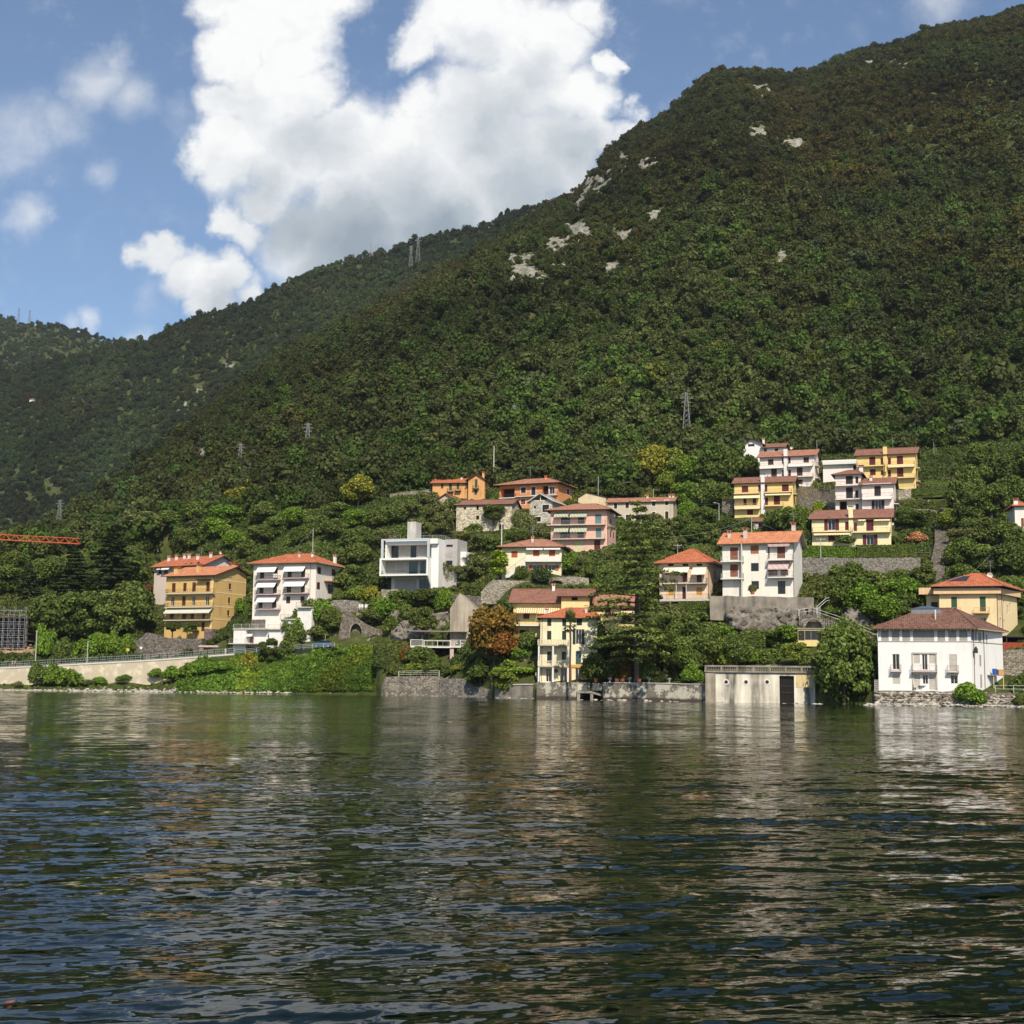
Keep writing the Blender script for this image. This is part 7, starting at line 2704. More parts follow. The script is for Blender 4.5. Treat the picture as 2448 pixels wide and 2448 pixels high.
# ---- dry-stone terraces and other walls up the slope
W_LIST = [
  ('cube_house_wall', 'pale stone wall under the modern cube house', [(912, 1409, 1450, 306), (980, 1409, 1445, 304), (1040, 1407, 1440, 301.5)], stone_mat((0.38, 0.34, 0.27), 2.4, .4, .2), 1.5),
  ('path_wall', 'low stone wall with gate posts right of the white awning flats', [(752, 1448, 1462, 303.5), (800, 1434, 1462, 303), (850, 1436, 1462, 303), (872, 1445, 1462, 303)], DRYG, .8),
  ('notice_wall', 'low rubble wall carrying white notice boards', [(852, 1448, 1464, 302), (915, 1444, 1462, 302.5)], DRY, .8),
  ('mid_terrace_wall', 'short grey terrace wall left of the cream villa shrubs', [(1062, 1425, 1446, 297), (1100, 1421, 1444, 293), (1148, 1427, 1442, 287)], DRYG, .8),
  ('upper_path_wall', 'long dry-stone wall left of the orange farmhouse', [(905, 1184, 1196, 396), (965, 1176, 1192, 394), (1032, 1170, 1186, 391)], DRY, .8),
  ('upper_right_wall', 'long dry-stone wall behind the orange villa', [(1338, 1150, 1172, 400), (1400, 1149, 1176, 400), (1445, 1150, 1174, 400), (1500, 1146, 1172, 401)], DRY, 1.0),
  ('house_platform_wall', 'grey concrete platform wall below the white three-storey house', [(1697, 1424, 1462, 248.5), (1800, 1426, 1466, 247), (1945, 1428, 1464, 244.5)], CONCG, 2.5),
  ('hedge_wall', 'long dry-stone wall under the clipped hedge', [(1918, 1333, 1385, 289), (2060, 1334, 1382, 287), (2200, 1333, 1372, 285)], DRYG, 1.2),
  ('semi_terrace_wall', 'stone terrace wall between the deep yellow and the off-white semis', [(1905, 1160, 1198, 352), (1960, 1168, 1206, 346), (2000, 1172, 1208, 340)], DRY, 1.0),
  ('inner_terrace_wall', 'stone terrace wall right below the pinkish-white semi', [(1912, 1186, 1210, 342), (1998, 1204, 1216, 334)], DRY, 1.0),
  ('left_semi_wall', 'rough stone wall left of the deep yellow semi', [(1726, 1200, 1232, 352), (1752, 1194, 1232, 350)], DRY, 1.0),
  ('right_terrace_wall', 'stone terrace wall with small window right of the white semi', [(2148, 1172, 1200, 343), (2178, 1168, 1196, 341)], stone_mat((0.42, 0.37, 0.29), 2.2, .4, .2), 1.5),
  ('vine_terrace_wall', 'stepped stone terrace wall right of the off-white semi', [(2165, 1218, 1232, 330), (2215, 1216, 1228, 328), (2242, 1222, 1232, 326)], DRY, .8),
  ('upper_vine_wall', 'thin stone terrace wall between the two upper hedges', [(2195, 1194, 1202, 338), (2280, 1194, 1202, 336)], DRY, .6),
  ('yard_wall', 'high rubble wall behind the white lake house yard', [(2368, 1552, 1610, 229), (2450, 1552, 1620, 227), (2650, 1552, 1625, 224)], DRY, 1.5),
  ('crag_wall', 'rubble wall above the crag beside the zigzag steps', [(1932, 1452, 1482, 243), (1962, 1450, 1478, 242.5)], DRYG, 1.0),
]
for (nm, lb, pts, m_, th) in W_LIST:
  wall_run(nm, lb, pts, m_, th, None, cat='retaining wall', wob=.1, fit=True)
for i, px in enumerate((861, 867, 876, 881)):
  p = at(px, 1449, 302 - i * .1)
  mb = MB()
  mb.box(-.22, -.03, -.35, .22, .03, .35)
  mb.bar((0, .06, -1.0), (0, .06, .3), .03)
  o = mb.build('notice_board', WHITE)
  o.location = p + Vector((0, -1.0, 0))
  tag(o, ['white notice board, leftmost of four by the rubble wall', 'white notice board, second of four by the rubble wall', 'white notice board, third of four by the rubble wall', 'white notice board, last of four by the rubble wall'][i], 'notice board', 'notice boards')

# rust-red screen and black canopy behind the lake house
p0 = at(2386, 1552, 229.5)
o = empty('rusty_screen', p0)
tag(o, 'long rust-red metal fence panel on the yard wall behind the white lake house', 'fence')
for i in range(6):
  mb = MB()
  mb.box(i * 1.6, 0, 0, i * 1.6 + 1.58, .06, 1.15)
  mb.build('panel', plain('corten', (0.26, 0.055, 0.025), 0.8, var=.2), o)
p0 = at(2405, 1540, 233)
o = empty('black_canopy', p0)
tag(o, 'flat black carport canopy behind the rust-red fence', 'canopy')
mb = MB()
mb.box(0, 0, 1.2, 9, 4, 1.45)
mb.build('roof', plain('dark_slab', (0.05, 0.045, 0.045), 0.8), o)
for x in (.2, 4, 8.6):
  mb = MB()
  mb.bar((x, .2, -.6), (x, .2, 1.2), .07)
  mb.build('post', RAIL_DK, o)
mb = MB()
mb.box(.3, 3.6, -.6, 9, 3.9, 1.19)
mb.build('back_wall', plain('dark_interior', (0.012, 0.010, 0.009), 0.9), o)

# balcony deck beside the lake house with blue barrel and crate
p0 = at(2362, 1613, 214.5)
o = empty('side_deck', p0)
tag(o, 'small wooden deck on yellow posts right of the white lake house', 'deck')
mb = MB()
mb.box(0, 0, -.12, 2.6, 3, 0)
mb.build('deck_boards', plain('grey_boards', (0.25, 0.23, 0.21), 0.9), o)
for x in (.9, 2.4):
  mb = MB()
  mb.bar((x, .15, -2.6), (x, .15, -.12), .07)
  mb.build('post', plain('yellow_post', (0.62, 0.48, 0.20), 0.8), o)
b_ = MB()
b_.lathe([(0.33, 0), (.36, .1), (.36, .45), (.38, .5), (.36, .55), (.36, .85), (.33, .95), (.15, .95)], sides=14)
q = b_.build('water_barrel', plain('blue_plastic', (0.02, 0.09, 0.42), 0.35))
q.location = p0 + Vector((1.25, .6, .003))
tag(q, 'bright blue plastic barrel standing on the small side deck', 'barrel')
b_ = MB()
b_.box(-.4, -.35, 0, .4, .35, .75)
b_.box(-.43, -.38, .752, .43, .38, .82)
q = b_.build('orange_crate', plain('orange_ply', (0.55, 0.27, 0.08), 0.7))
q.location = p0 + Vector((2.15, .6, .003))
tag(q, 'orange-brown wooden box next to the blue barrel', 'box')
# waterside fence at the right edge
r0 = at(2380, 1655, 209.6)
o = empty('waterside_fence', r0)
tag(o, 'pale tube fence on the embankment at the right edge of the view', 'fence')
mb = MB()
rail_line(mb, [Vector((0, 0, 0)), Vector((8, -.6, 0)), Vector((16, -1.6, 0))], 1.05, .035, 0, (.5, 1.0), 2.2, 0)
mb.build('rails', plain('pale_green_tube', (0.45, 0.50, 0.42), 0.5), o)
# white lattice gate left of it
r0 = at(2091, 1652, 212)
o = empty('lattice_screen', r0)
tag(o, 'white lattice screen at the corner of the white lake house', 'screen')
mb = MB()
for i in range(5):
  mb.bar((i * .18, 0, 0), (i * .18, 0, 1.7), .025)
for i in range(7):
  mb.bar((0, .03, i * .28), (.72, .03, i * .28), .025)
mb.build('lattice', WHITE, o)

# ---- crags
def crag(name, label, poly, Y, depth=2.0, seed=1, mat=None, res=0.45, force=False, back=2.5):
  """rock face filling a photo polygon, standing at depth Y with broken relief"""
  cx_, cy_ = sum(p[0] for p in poly) / len(poly), sum(p[1] for p in poly) / len(poly)
  Y = Y if force else min(Y, hit(cx_, cy_).y - .4)
  xs = [p[0] for p in poly]
  ys = [p[1] for p in poly]
  nx = int((max(xs) - min(xs)) * Y / FPX / res) + 2
  ny = int((max(ys) - min(ys)) * Y / FPX / res) + 2
  gx = np.linspace(min(xs), max(xs), nx)
  gy = np.linspace(min(ys), max(ys), ny)

  def inside(x, y):
    c = False
    j = len(poly) - 1
    for i in range(len(poly)):
      if (poly[i][1] > y) != (poly[j][1] > y) and x < (poly[j][0] - poly[i][0]) * (y - poly[i][1]) / (poly[j][1] - poly[i][1] + 1e-9) + poly[i][0]:
        c = not c
      j = i
    return c
  o0 = at(sum(xs) / len(xs), max(ys), Y)
  V = np.zeros((nx, ny, 3))
  for i in range(nx):
    for j in range(ny):
      x = gx[i] + random.uniform(-.3, .3) * (gx[1] - gx[0])
      y = gy[j] + random.uniform(-.3, .3) * (gy[1] - gy[0])
      f = (gy[j] - gy[0]) / (gy[-1] - gy[0])
      n_ = float(np.abs(fbm(np.array([x / 11.0 + seed * 7.3 + y / 16]), np.array([y / 7.0 - x / 40 + seed]), 5))[0]) * 4
      dd = depth * (n_ - .5) + back * (1 - f)
      if not inside(gx[i], gy[j]):
        dd += depth * 2.5
      p = at(x, y, Y + dd)
      V[i, j] = (p.x - o0.x, p.y - o0.y, p.z - o0.z)
  idx = np.arange(nx * ny).reshape(nx, ny)
  F = np.stack([idx[:-1, 1:], idx[1:, 1:], idx[1:, :-1], idx[:-1, :-1]], -1).reshape(-1, 4)
  o = np_mesh(name, V.reshape(-1, 3), F, mat or CRAG)
  o.location = o0
  tag(o, label, 'rock')
  exc([(o0.x - (o0.x - at(min(xs), 1500, Y).x), Y), (at(max(xs), 1500, Y).x, Y)], 1.5)
  return o

CRAG, _nt, _b = newmat('limestone_crag')
_g = _nt.nodes.new('ShaderNodeNewGeometry')
_n = noise(_nt, _g.outputs['Position'], 0.9, 8, 0.7)
_nt.links.new(ramp(_nt, _n, [(0.3, (0.07, 0.062, 0.05)), (0.5, (0.19, 0.17, 0.145)), (0.72, (0.34, 0.315, 0.27))]), _b.inputs['Base Color'])
_b.inputs['Roughness'].default_value = 0.95
_b.inputs['Specular IOR Level'].default_value = 0.1
_bp = _nt.nodes.new('ShaderNodeBump')
_bp.inputs['Distance'].default_value = .3
_nt.links.new(_n, _bp.inputs['Height'])
_nt.links.new(_bp.outputs[0], _b.inputs['Normal'])
crag('rock_outcrop', 'broad grey limestone crag under the white three-storey house', [(1735, 1462), (1760, 1452), (1900, 1448), (1965, 1455), (1960, 1500), (1880, 1520), (1790, 1522), (1745, 1500)], 242.8, 1.5, 1, force=True, back=1.6)
crag('rock_outcrop', 'grey rock knob beside the zigzag steps left of the white lake house', [(2010, 1480), (2030, 1448), (2050, 1450), (2075, 1470), (2095, 1490), (2100, 1530), (2040, 1520)], 240, 1.4, 3)
crag('rock_bank', 'brown rocky bank on the road left of the arched niche wall', [(690, 1555), (700, 1525), (740, 1505), (790, 1500), (808, 1525), (806, 1550)], 297.3, 1.6, 5, concrete_mat((0.20, 0.165, 0.125), .3, .5))
crag('rock_outcrop', 'grey rock face behind the pergola roof', [(935, 1515), (960, 1485), (1010, 1478), (1060, 1460), (1078, 1470), (1078, 1530), (940, 1535)], 292, 1.4, 7)

# ---- steps and railings
st = empty('stone_stairway', at(2232, 1390, 271))
tag(st, 'long straight grey stone stairway climbing between the hedges at the right', 'stairway')
pth = [(2236, 1392, 271), (2243, 1345, 283), (2252, 1300, 299), (2250, 1262, 312), (2262, 1225, 327), (2268, 1200, 337), (2285, 1165, 352)]
PT = [at(*q) for q in pth]
mb = MB()
for a, b_ in zip(PT[:-1], PT[1:]):
  n = max(2, int((b_ - a).length / .7))
  for i in range(n):
    p, q = a.lerp(b_, i / n), a.lerp(b_, (i + 1) / n)
    l = st.location
    mb.box(p.x - 1.5 - l.x, p.y - l.y, p.z - 2.5 - l.z, p.x + 1.5 - l.x, q.y - l.y - .002, q.z + .25 - l.z)
mb.build('steps', stone_mat((0.20, 0.175, 0.145), 2.6, .4, .4), st)
exc([(p.x, p.y) for p in PT], 2.0)

zz = empty('zigzag_railing', at(1912, 1475, 243))
tag(zz, 'white zigzag stair railing climbing the rocks above the garden pavilion', 'railing')
seq = [(1910, 1472, 243), (1942, 1468, 242), (1985, 1482, 239.5), (2020, 1494, 237.5), (2062, 1512, 235), (2098, 1528, 232)]
mb = MB()
rail_line(mb, [at(*q) - zz.location for q in seq], 1.1, .045, 0, (.55, 1.0), 2.0, 0)
rail_line(mb, [at(*q) - zz.location for q in ((1953, 1465, 242), (1975, 1445, 243.5), (1992, 1440, 244.5))], 1.1, .045, 0, (.55, 1.0), 1.6, 0)
mb.build('rails', RAIL_WH, zz)
mb = MB()
for a, b_ in zip(seq[:-1], seq[1:]):
  p, q = at(*a) - zz.location, at(*b_) - zz.location
  n = 8
  for i in range(n):
    u, v = p.lerp(q, i / n), p.lerp(q, (i + 1) / n)
    mb.box(u.x, u.y, min(u.z, v.z) - 1.6, v.x - .002, u.y + 1.6, (u.z + v.z) / 2)
mb.build('steps', DRYG, zz)

# ---- construction site at the left edge
c0 = at(-60, 1552, 317)
cs = empty('unfinished_building', c0, -math.radians(4))
tag(cs, 'unfinished concrete building wrapped in scaffolding at the left edge', 'building site')
k = 317 / FPX
Wc = 120 * k
for i, py in enumerate((1545, 1532, 1515, 1497, 1478)):
  z = (1552 - py) * k
  mb = MB()
  mb.box(0, 0.8, z, Wc, 8, z + .25)
  mb.build('floor_slab', CONCG, cs)
for i in range(7):
  mb = MB()
  mb.box(i * Wc / 6.2, 1.2, -2, i * Wc / 6.2 + .35, 1.6, 74 * k)
  mb.build('column', DARKST, cs)
mb = MB()
mb.box(0, 7.9, -2, Wc, 8.2, 74 * k)
mb.build('back_wall', plain('raw_brick', (0.16, 0.085, 0.06), 0.9), cs)
mb = MB()
for i in range(10):
  x = i * Wc / 9
  hh = (102 if i % 2 else 96) * k
  for y in (-.5, .3):
    mb.bar((x, y, -2), (x, y, hh), .04)
for j in range(6):
  z = (2 + 16 * j) * k
  for y in (-.5, .3):
    mb.bar((0, y, z + 1), (Wc, y, z + 1), .035)
  mb.box(0, -.5, z - .05, Wc, .3, z)
mb.build('scaffolding', plain('scaffold_steel', (0.42, 0.42, 0.44), 0.45, .4, .3), cs)
mb = MB()
mb.box(0, -.2, 78 * k, Wc * .8, .1, 81 * k)
mb.build('safety_board', plain('orange_board', (0.62, 0.24, 0.05), 0.7), cs)
exc([(c0.x, c0.y + 3), (c0.x + Wc, c0.y + 3)], 6)
rr_ = []
for i in range(700):
  px = random.uniform(-30, 78)
  y = 1575 - abs(random.gauss(0, 1)) * 11
  p = at(px, y, 313 + (1575 - y) * .18)
  rr_.append((p.x, p.y, p.z))
mb = MB()
hp = [at(*q) for q in ((-120, 1580, 311), (60, 1578, 311), (80, 1560, 313), (70, 1548, 315), (0, 1550, 315.5), (-120, 1545, 316))]
o0 = hp[0]
mb.face([p - o0 for p in hp])
mb.face([hp[0] - o0, hp[0] - o0 + Vector((0, 5, -2)), hp[1] - o0 + Vector((0, 5, -2)), hp[1] - o0])
earth = concrete_mat((0.40, 0.27, 0.17), .2, .6)
o = rubble('earth_heap', 'heap of bare reddish earth in front of the scaffolded building', rr_, 9, .5, 1.3)
o.data.materials.clear()
o.data.materials.append(earth)

# ---- tower crane reaching in from the left
j0 = at(-420, 1268, 300)
cr = empty('tower_crane', (j0.x, j0.y, gz(j0.x, 300)))
tag(cr, 'orange-red lattice jib of a tower crane reaching in from the left edge', 'crane')
jb = at(190, 1300, 300)
CRN = plain('crane_orange', (0.50, 0.10, 0.035), 0.5)
mb = MB()
A, B = j0 - cr.location, jb - cr.location
A.z -= .0
n = 26
hw, hh = .65, 1.15
for i in range(n):
  p, q = A.lerp(B, i / n), A.lerp(B, (i + 1) / n)
  for (a, b_) in ((Vector((0, -hw, 0)), None), (Vector((0, hw, 0)), None), (Vector((0, 0, hh)), None)):
    mb.bar(p + a, q + a, .09)
  m_ = p.lerp(q, .5)
  for y in (-hw, hw):
    mb.bar(p + Vector((0, y, 0)), m_ + Vector((0, 0, hh)), .05)
    mb.bar(m_ + Vector((0, 0, hh)), q + Vector((0, y, 0)), .05)
  mb.bar(p + Vector((0, -hw, 0)), p + Vector((0, hw, 0)), .05)
mb.build('jib', CRN, cr)
mb = MB()
zt_ = A.z + 9
for (sx, sy) in ((-.8, -.8), (.8, -.8), (.8, .8), (-.8, .8)):
  mb.bar((sx, sy, -3), (sx, sy, zt_), .12)
z = 0
while z < zt_ - 2:
  mb.bar((-.8, -.8, z), (.8, -.8, z + 2), .06)
  mb.bar((.8, .8, z), (-.8, .8, z + 2), .06)
  z += 2
mb.build('mast', CRN, cr)
mb = MB()
mb.bar((0, 0, zt_), A.lerp(B, .72) + Vector((0, 0, hh)), .05)
mb.build('tie_bar', CRN, cr)
# ================================================================== trees and plants, one by one
def proto(name, seed, R, H, z0, nl, per, leaf, lobe, shape='round', trunk_r=0.07, trunk_to=0.6, limbs=4):
  r = np.random.default_rng(seed)
  V, F = lobes_crown(r, R, H, z0, nl, per, leaf, lobe, shape)
  crown = quads_mesh(name + '_crown', V, F, [LEAF])
  mb = MB()
  rr = random.Random(seed)
  top = z0 + H * trunk_to
  pts = [(0, 0, -0.4)] + [(rr.uniform(-.05, .05) * R, rr.uniform(-.05, .05) * R, top * k) for k in (.3, .65, 1.0)]
  mb.tube(pts, [trunk_r * 1.3, trunk_r, trunk_r * .75, trunk_r * .4], 0, 6)
  for i in range(limbs):
    an = 6.28 * i / max(1, limbs) + rr.uniform(-.4, .4)
    b0 = Vector(pts[2 if i % 2 else 1])
    e = Vector((math.cos(an) * R * .65, math.sin(an) * R * .65, z0 + H * rr.uniform(.35, .7)))
    mb.tube([b0, b0.lerp(e, .5) + Vector((0, 0, .05 * H)), e], [trunk_r * .6, trunk_r * .4, trunk_r * .15], 0, 5)
  trunk = mb.mesh(name + '_trunk', [BARK])
  return crown, trunk, z0 + H, R

PR = {
  'broad': [proto('broad', 40 + i, 1.0, 1.7, .45, 26, 210, .118, .40) for i in range(4)],
  'tall': [proto('tall', 50 + i, .75, 2.3, .35, 26, 190, .11, .38) for i in range(2)],
  'open': [proto('open', 60 + i, 1.0, 1.4, .6, 18, 160, .105, .34) for i in range(3)],
  'bush': [proto('bush', 70 + i, 1.0, 1.5, .0, 16, 190, .135, .42, 'dome', .05, .5, 2) for i in range(4)],
  'ball': [proto('ball', 80, 1.0, 1.7, .05, 24, 120, .14, .5, 'round', .05, .5, 2)],
  'cone': [proto('cone', 85 + i, .8, 3.0, .1, 26, 70, .22, .46, 'cone', .06, .8, 3) for i in range(2)],
  'weep': [proto('weep', 95, 1.0, 2.7, -.1, 44, 220, .10, .36, 'round', .07, .6, 3)],
  'cyp': [proto('cyp', 90, .34, 2.6, .05, 26, 70, .12, .62, 'round', .04, .8, 0)],
}

def layered_conifer(seed, n_whorl, spread, dens, droop=0.06, leaf=.09):
  """cedar: a straight trunk, level boughs in tiers, each a flat spray of needles. height 1"""
  r = np.random.default_rng(seed)
  cv, cf, off = [], [], 0
  mb = MB()
  mb.tube([(0, 0, -.03), (.004, 0, .3), (-.003, .003, .65), (0, 0, .985)], [.016, .013, .008, .002], 0, 8)
  for w in range(n_whorl):
    t = (w + .5) / n_whorl
    z = .10 + .88 * t
    L = spread * (1 - t) ** .72 * r.uniform(.75, 1.12) + .015
    if t < .12:
      L *= .75
    nb = int(r.integers(3, 6)) if spread == .38 else int(r.integers(4, 7))
    a0 = r.uniform(0, 6.28)
    for b in range(nb):
      an = a0 + 6.28 * b / nb + r.uniform(-.35, .35)
      l = L * r.uniform(.42, 1.18)
      up = .10 * (t) - droop * (1 - t)
      d = np.array([math.cos(an), math.sin(an), 0])
      side = np.array([-d[1], d[0], 0])
      e = np.array([0, 0, z]) + d * l + np.array([0, 0, up * l])
      mid = np.array([0, 0, z]) + d * l * .5 + np.array([0, 0, .05 * l])
      mb.tube([(0, 0, z), tuple(mid), tuple(e)], [.006 * (1.2 - t), .004 * (1.2 - t), .001], 0, 4)
      m = max(8, int(dens * l))
      f = r.uniform(.26, 1.05, m)
      wdt = .25 * l * np.sin(np.clip(f, 0, 1) * math.pi * .86 + .22) + .004
      p = np.outer(1 - f, [0, 0, z]) + np.outer(f, e) + np.outer(np.sin(f * math.pi) * .05 * l, [0, 0, 1])
      p = p + side[None] * (r.uniform(-1, 1, m) * wdt)[:, None] + np.c_[np.zeros(m), np.zeros(m), r.normal(size=m) * .006 + .004]
      nrm = np.tile(np.array([0, 0, 1.0]) + d * .25, (m, 1))
      v, fc = cards(p, nrm, np.full(m, leaf * .33), r, .45, .8)
      cv.append(v)
      cf.append(fc + off)
      off += len(v)
  return quads_mesh('cedar_crown', np.concatenate(cv), np.concatenate(cf), [LEAF]), mb.mesh('cedar_trunk', [BARK])

CEDAR_BIG = layered_conifer(5, 23, .38, 760, .08, .038)
CEDARS = [layered_conifer(6, 17, .34, 700, .05, .10), layered_conifer(7, 16, .40, 700, .08, .10)]

def palm_meshes(seed):
  r = random.Random(seed)
  mb = MB()
  mb.tube([(0, 0, -.05), (.01, 0, .3), (.0, .01, .6), (.015, 0, .82)], [.035, .03, .028, .034], 0, 7)
  tr = mb.mesh('palm_trunk', [BARK])
  mb = MB()
  for i in range(30):
    an = i * 2.4
    el = r.uniform(-.5, 1.3)
    l = r.uniform(.20, .27)
    c = Vector((.015, 0, .83)) + Vector((math.cos(an) * math.cos(el), math.sin(an) * math.cos(el), math.sin(el))) * l * .55
    mb.bar((.015, 0, .82), c, .004)
    d = (c - Vector((.015, 0, .83))).normalized()
    s = d.cross(Vector((0, 0, 1)))
    if s.length < .1:
      s = Vector((1, 0, 0))
    s.normalize()
    for k in range(9):
      q = -1.15 + 2.3 * k / 8
      tip = c + (d * math.cos(q) + s * math.sin(q)) * l * .55 + Vector((0, 0, -.03 * abs(q)))
      w_ = s * math.cos(q) - d * math.sin(q)
      mb.face([c - w_ * .006, c + w_ * .006, c.lerp(tip, .6) + w_ * .012, tip, c.lerp(tip, .6) - w_ * .012])
  return mb.mesh('palm_fronds', [LEAF]), tr

PALMS = [palm_meshes(1), palm_meshes(2)]

TINT = {
  'g': (1.0, 1.05, 1.0), 'dk': (.72, .78, .70), 'lt': (1.5, 1.55, 1.0), 'br': (1.15, 1.5, .75), 'ol': (1.25, 1.12, 1.5), 'yl': (2.2, 1.75, 1.0), 'vdk': (.38, .46, .55), 'bl': (.62, .75, 1.15),
  'rd': (2.1, .75, .7), 'og': (1.7, .82, .7), 'pk': (5.0, 2.0, 4.0), 'pur': (1.5, .55, 1.0), 'lime': (2.3, 2.4, .9), 'md': (1.0, 1.08, .95), 'cd': (1.2, 1.2, 1.15)}
_tn = 0

def plant(kind, px, py, hpx, wpx=None, tint='g', label=None, name=None, cat='tree', group=None, Y=None, jitter=.12):
  """one tree or shrub whose foot is seen at (px, py) of the photograph; sizes in photo pixels"""
  global _tn
  _tn += 1
  r = random.Random(_tn * 13)
  p = at(px, py, Y) if Y else hit(px, py)
  m = p.y / FPX
  hm = hpx * m
  wm = (wpx or hpx * .85) * m
  root = empty(name or 'broadleaf_tree', p, r.uniform(0, 6.28))
  if kind == 'cedar':
    cr, tr = CEDARS[_tn % 2]
    root.scale = (wm / .68, wm / .68, hm)
  elif kind == 'cedar_big':
    cr, tr = CEDAR_BIG
    root.scale = (wm / .68, wm / .68, hm)
  elif kind == 'palm':
    cr, tr = PALMS[_tn % 2]
    root.scale = (wm / .48, wm / .48, hm)
  else:
    cr, tr, th, R = PR[kind][_tn % len(PR[kind])]
    root.scale = (wm / (2 * R), wm / (2 * R), hm / th)
  for me, nm in ((cr, 'crown'), (tr, 'trunk')):
    o = bpy.data.objects.new(nm if kind != 'palm' or nm == 'trunk' else 'fronds', me)
    COL.objects.link(o)
    o.parent = root
    t = TINT[tint]
    k = r.uniform(1 - jitter, 1 + jitter)
    o.color = (t[0] * k, t[1] * k * r.uniform(.95, 1.05), t[2] * k, 1)
  tag(root, label, cat, group)
  return root

ORD = ['first', 'second', 'third', 'fourth', 'fifth', 'sixth', 'seventh', 'eighth', 'ninth', 'tenth', 'eleventh', 'twelfth', 'thirteenth', 'fourteenth', 'fifteenth', 'sixteenth', 'seventeenth', 'eighteenth', 'nineteenth', 'twentieth', 'twenty-first', 'twenty-second']
TW = {'g': 'green', 'dk': 'dark', 'lt': 'light green', 'br': 'bright green', 'ol': 'grey-green', 'yl': 'yellowish', 'vdk': 'blackish', 'bl': 'bluish', 'rd': 'red', 'og': 'russet', 'lime': 'lime-green', 'md': 'deep green'}

def grp(where, name, cat, group, rows, **kw):
  """members of a cluster, told apart by colour and by their order from the left"""
  noun = name.replace('_', ' ')
  order = sorted(range(len(rows)), key=lambda i: rows[i][1])
  rank = {}
  for i in order:
    c = rows[i][5]
    rank[i] = sum(1 for j in order[:order.index(i)] if rows[j][5] == c)
  for i, r in enumerate(rows):
    n = sum(1 for q in rows if q[5] == r[5])
    w = TW[r[5]] + ' ' + noun + (', ' + ORD[rank[i]] + ' from the left' if n > 1 else '') + ', ' + where
    plant(*r, label=w, name=name, cat=cat, group=group, **kw)

# ---- single, recognisable ones
plant('cedar_big', 1523, 1632, 444, 300, 'cd', 'giant cedar towering over the lakeside villa, tallest tree by the water', 'cedar_tree', 'tree', Y=236)
plant('cedar', 265, 1440, 190, 160, 'vdk', 'largest of the dark cedars left of the ochre flats', 'cedar_tree', 'tree')
plant('cedar', 172, 1460, 150, 130, 'vdk', 'dark spreading cedar above the road, below the crane jib tip', 'cedar_tree', 'tree')
plant('cedar', 66, 1440, 96, 76, 'bl', 'small blue-grey cedar near the scaffolding', 'cedar_tree', 'tree')
plant('cedar', 220, 1490, 120, 110, 'vdk', 'lower dark cedar in front of the largest left one', 'cedar_tree', 'tree')
plant('cyp', 1192, 1382, 72, 40, 'lime', 'clipped yellow-green cone-shaped conifer beside the cream villa', 'clipped_conifer', 'shrub', Y=278.5)
plant('broad', 1240, 1602, 62, 66, 'br', 'bright green tree behind the vine pergola', 'garden_tree', 'tree', Y=256)
plant('broad', 1182, 1598, 142, 122, 'og', 'autumn tree with russet and olive leaves left of the lakeside villa', 'autumn_tree', 'tree', Y=258)
plant('bush', 1205, 1575, 60, 75, 'rd', 'red-leaved bush at the foot of the russet tree', 'red_shrub', 'shrub', Y=256)
plant('palm', 1363, 1634, 168, 40, 'ol', 'tall slender palm in front of the lakeside villa', 'palm_tree', 'tree', Y=237.5)
plant('palm', 340, 1503, 38, 40, 'yl', 'short palm left of the ochre flats', 'palm_tree', 'tree')
plant('palm', 1108, 1320, 48, 44, 'yl', 'palm behind the grey wing of the cube house', 'palm_tree', 'tree')
plant('palm', 1128, 1385, 58, 50, 'ol', 'palm right of the cube house', 'palm_tree', 'tree')
plant('palm', 1590, 1625, 70, 52, 'md', 'palm in the shade behind the garden lake wall', 'palm_tree', 'tree', Y=237)
plant('ball', 1295, 1395, 38, 50, 'bl', 'round clipped blue-green bush in front of the cream villa', 'clipped_bush', 'shrub')
plant('ball', 1248, 1385, 30, 34, 'g', 'round bush by the outside stair of the cream villa', 'clipped_bush', 'shrub')
plant('bush', 2190, 1302, 28, 54, 'pk', 'flowering pink bush behind the clipped hedge', 'flowering_shrub', 'shrub')
plant('weep', 2018, 1690, 205, 136, 'md', 'big drooping tree hanging over the water right of the boathouse', 'lakeside_tree', 'tree', Y=217.5)
plant('broad', 2030, 1640, 130, 110, 'g', 'leafy tree right behind the big drooping one', 'lakeside_tree', 'tree', Y=221)
plant('bush', 2318, 1690, 52, 76, 'br', 'bushy shrub growing out of the embankment under the white lake house', 'wall_shrub', 'shrub', Y=208.4)
plant('bush', 2440, 1690, 30, 40, 'g', 'small shrub on the embankment at the right edge', 'wall_shrub', 'shrub', Y=206.8)
plant('tall', 1205, 1665, 90, 66, 'lt', 'tree growing from the lake wall beside the vine pergola', 'wall_tree', 'tree', Y=250)
plant('broad', 1180, 1252, 48, 56, 'dk', 'dark round tree in front of the stone farmhouse', 'dark_tree', 'tree', Y=344)
plant('broad', 625, 1205, 62, 80, 'yl', 'yellowish chestnut tree on the slope, right of a pair', 'chestnut_tree', 'tree', Y=405)
plant('broad', 580, 1225, 56, 90, 'yl', 'yellowish chestnut tree on the slope, left of a pair', 'chestnut_tree', 'tree', Y=398)
plant('broad', 855, 1215, 76, 80, 'yl', 'olive-yellow tree beside the crossarm pole', 'chestnut_tree', 'tree')
plant('broad', 350, 1312, 60, 110, 'ol', 'olive-grey tree just above the dark cedars', 'chestnut_tree', 'tree')
plant('tall', 645, 1605, 82, 60, 'dk', 'dark upright tree on the green bank in front of the white flats', 'bank_tree', 'tree', Y=294)
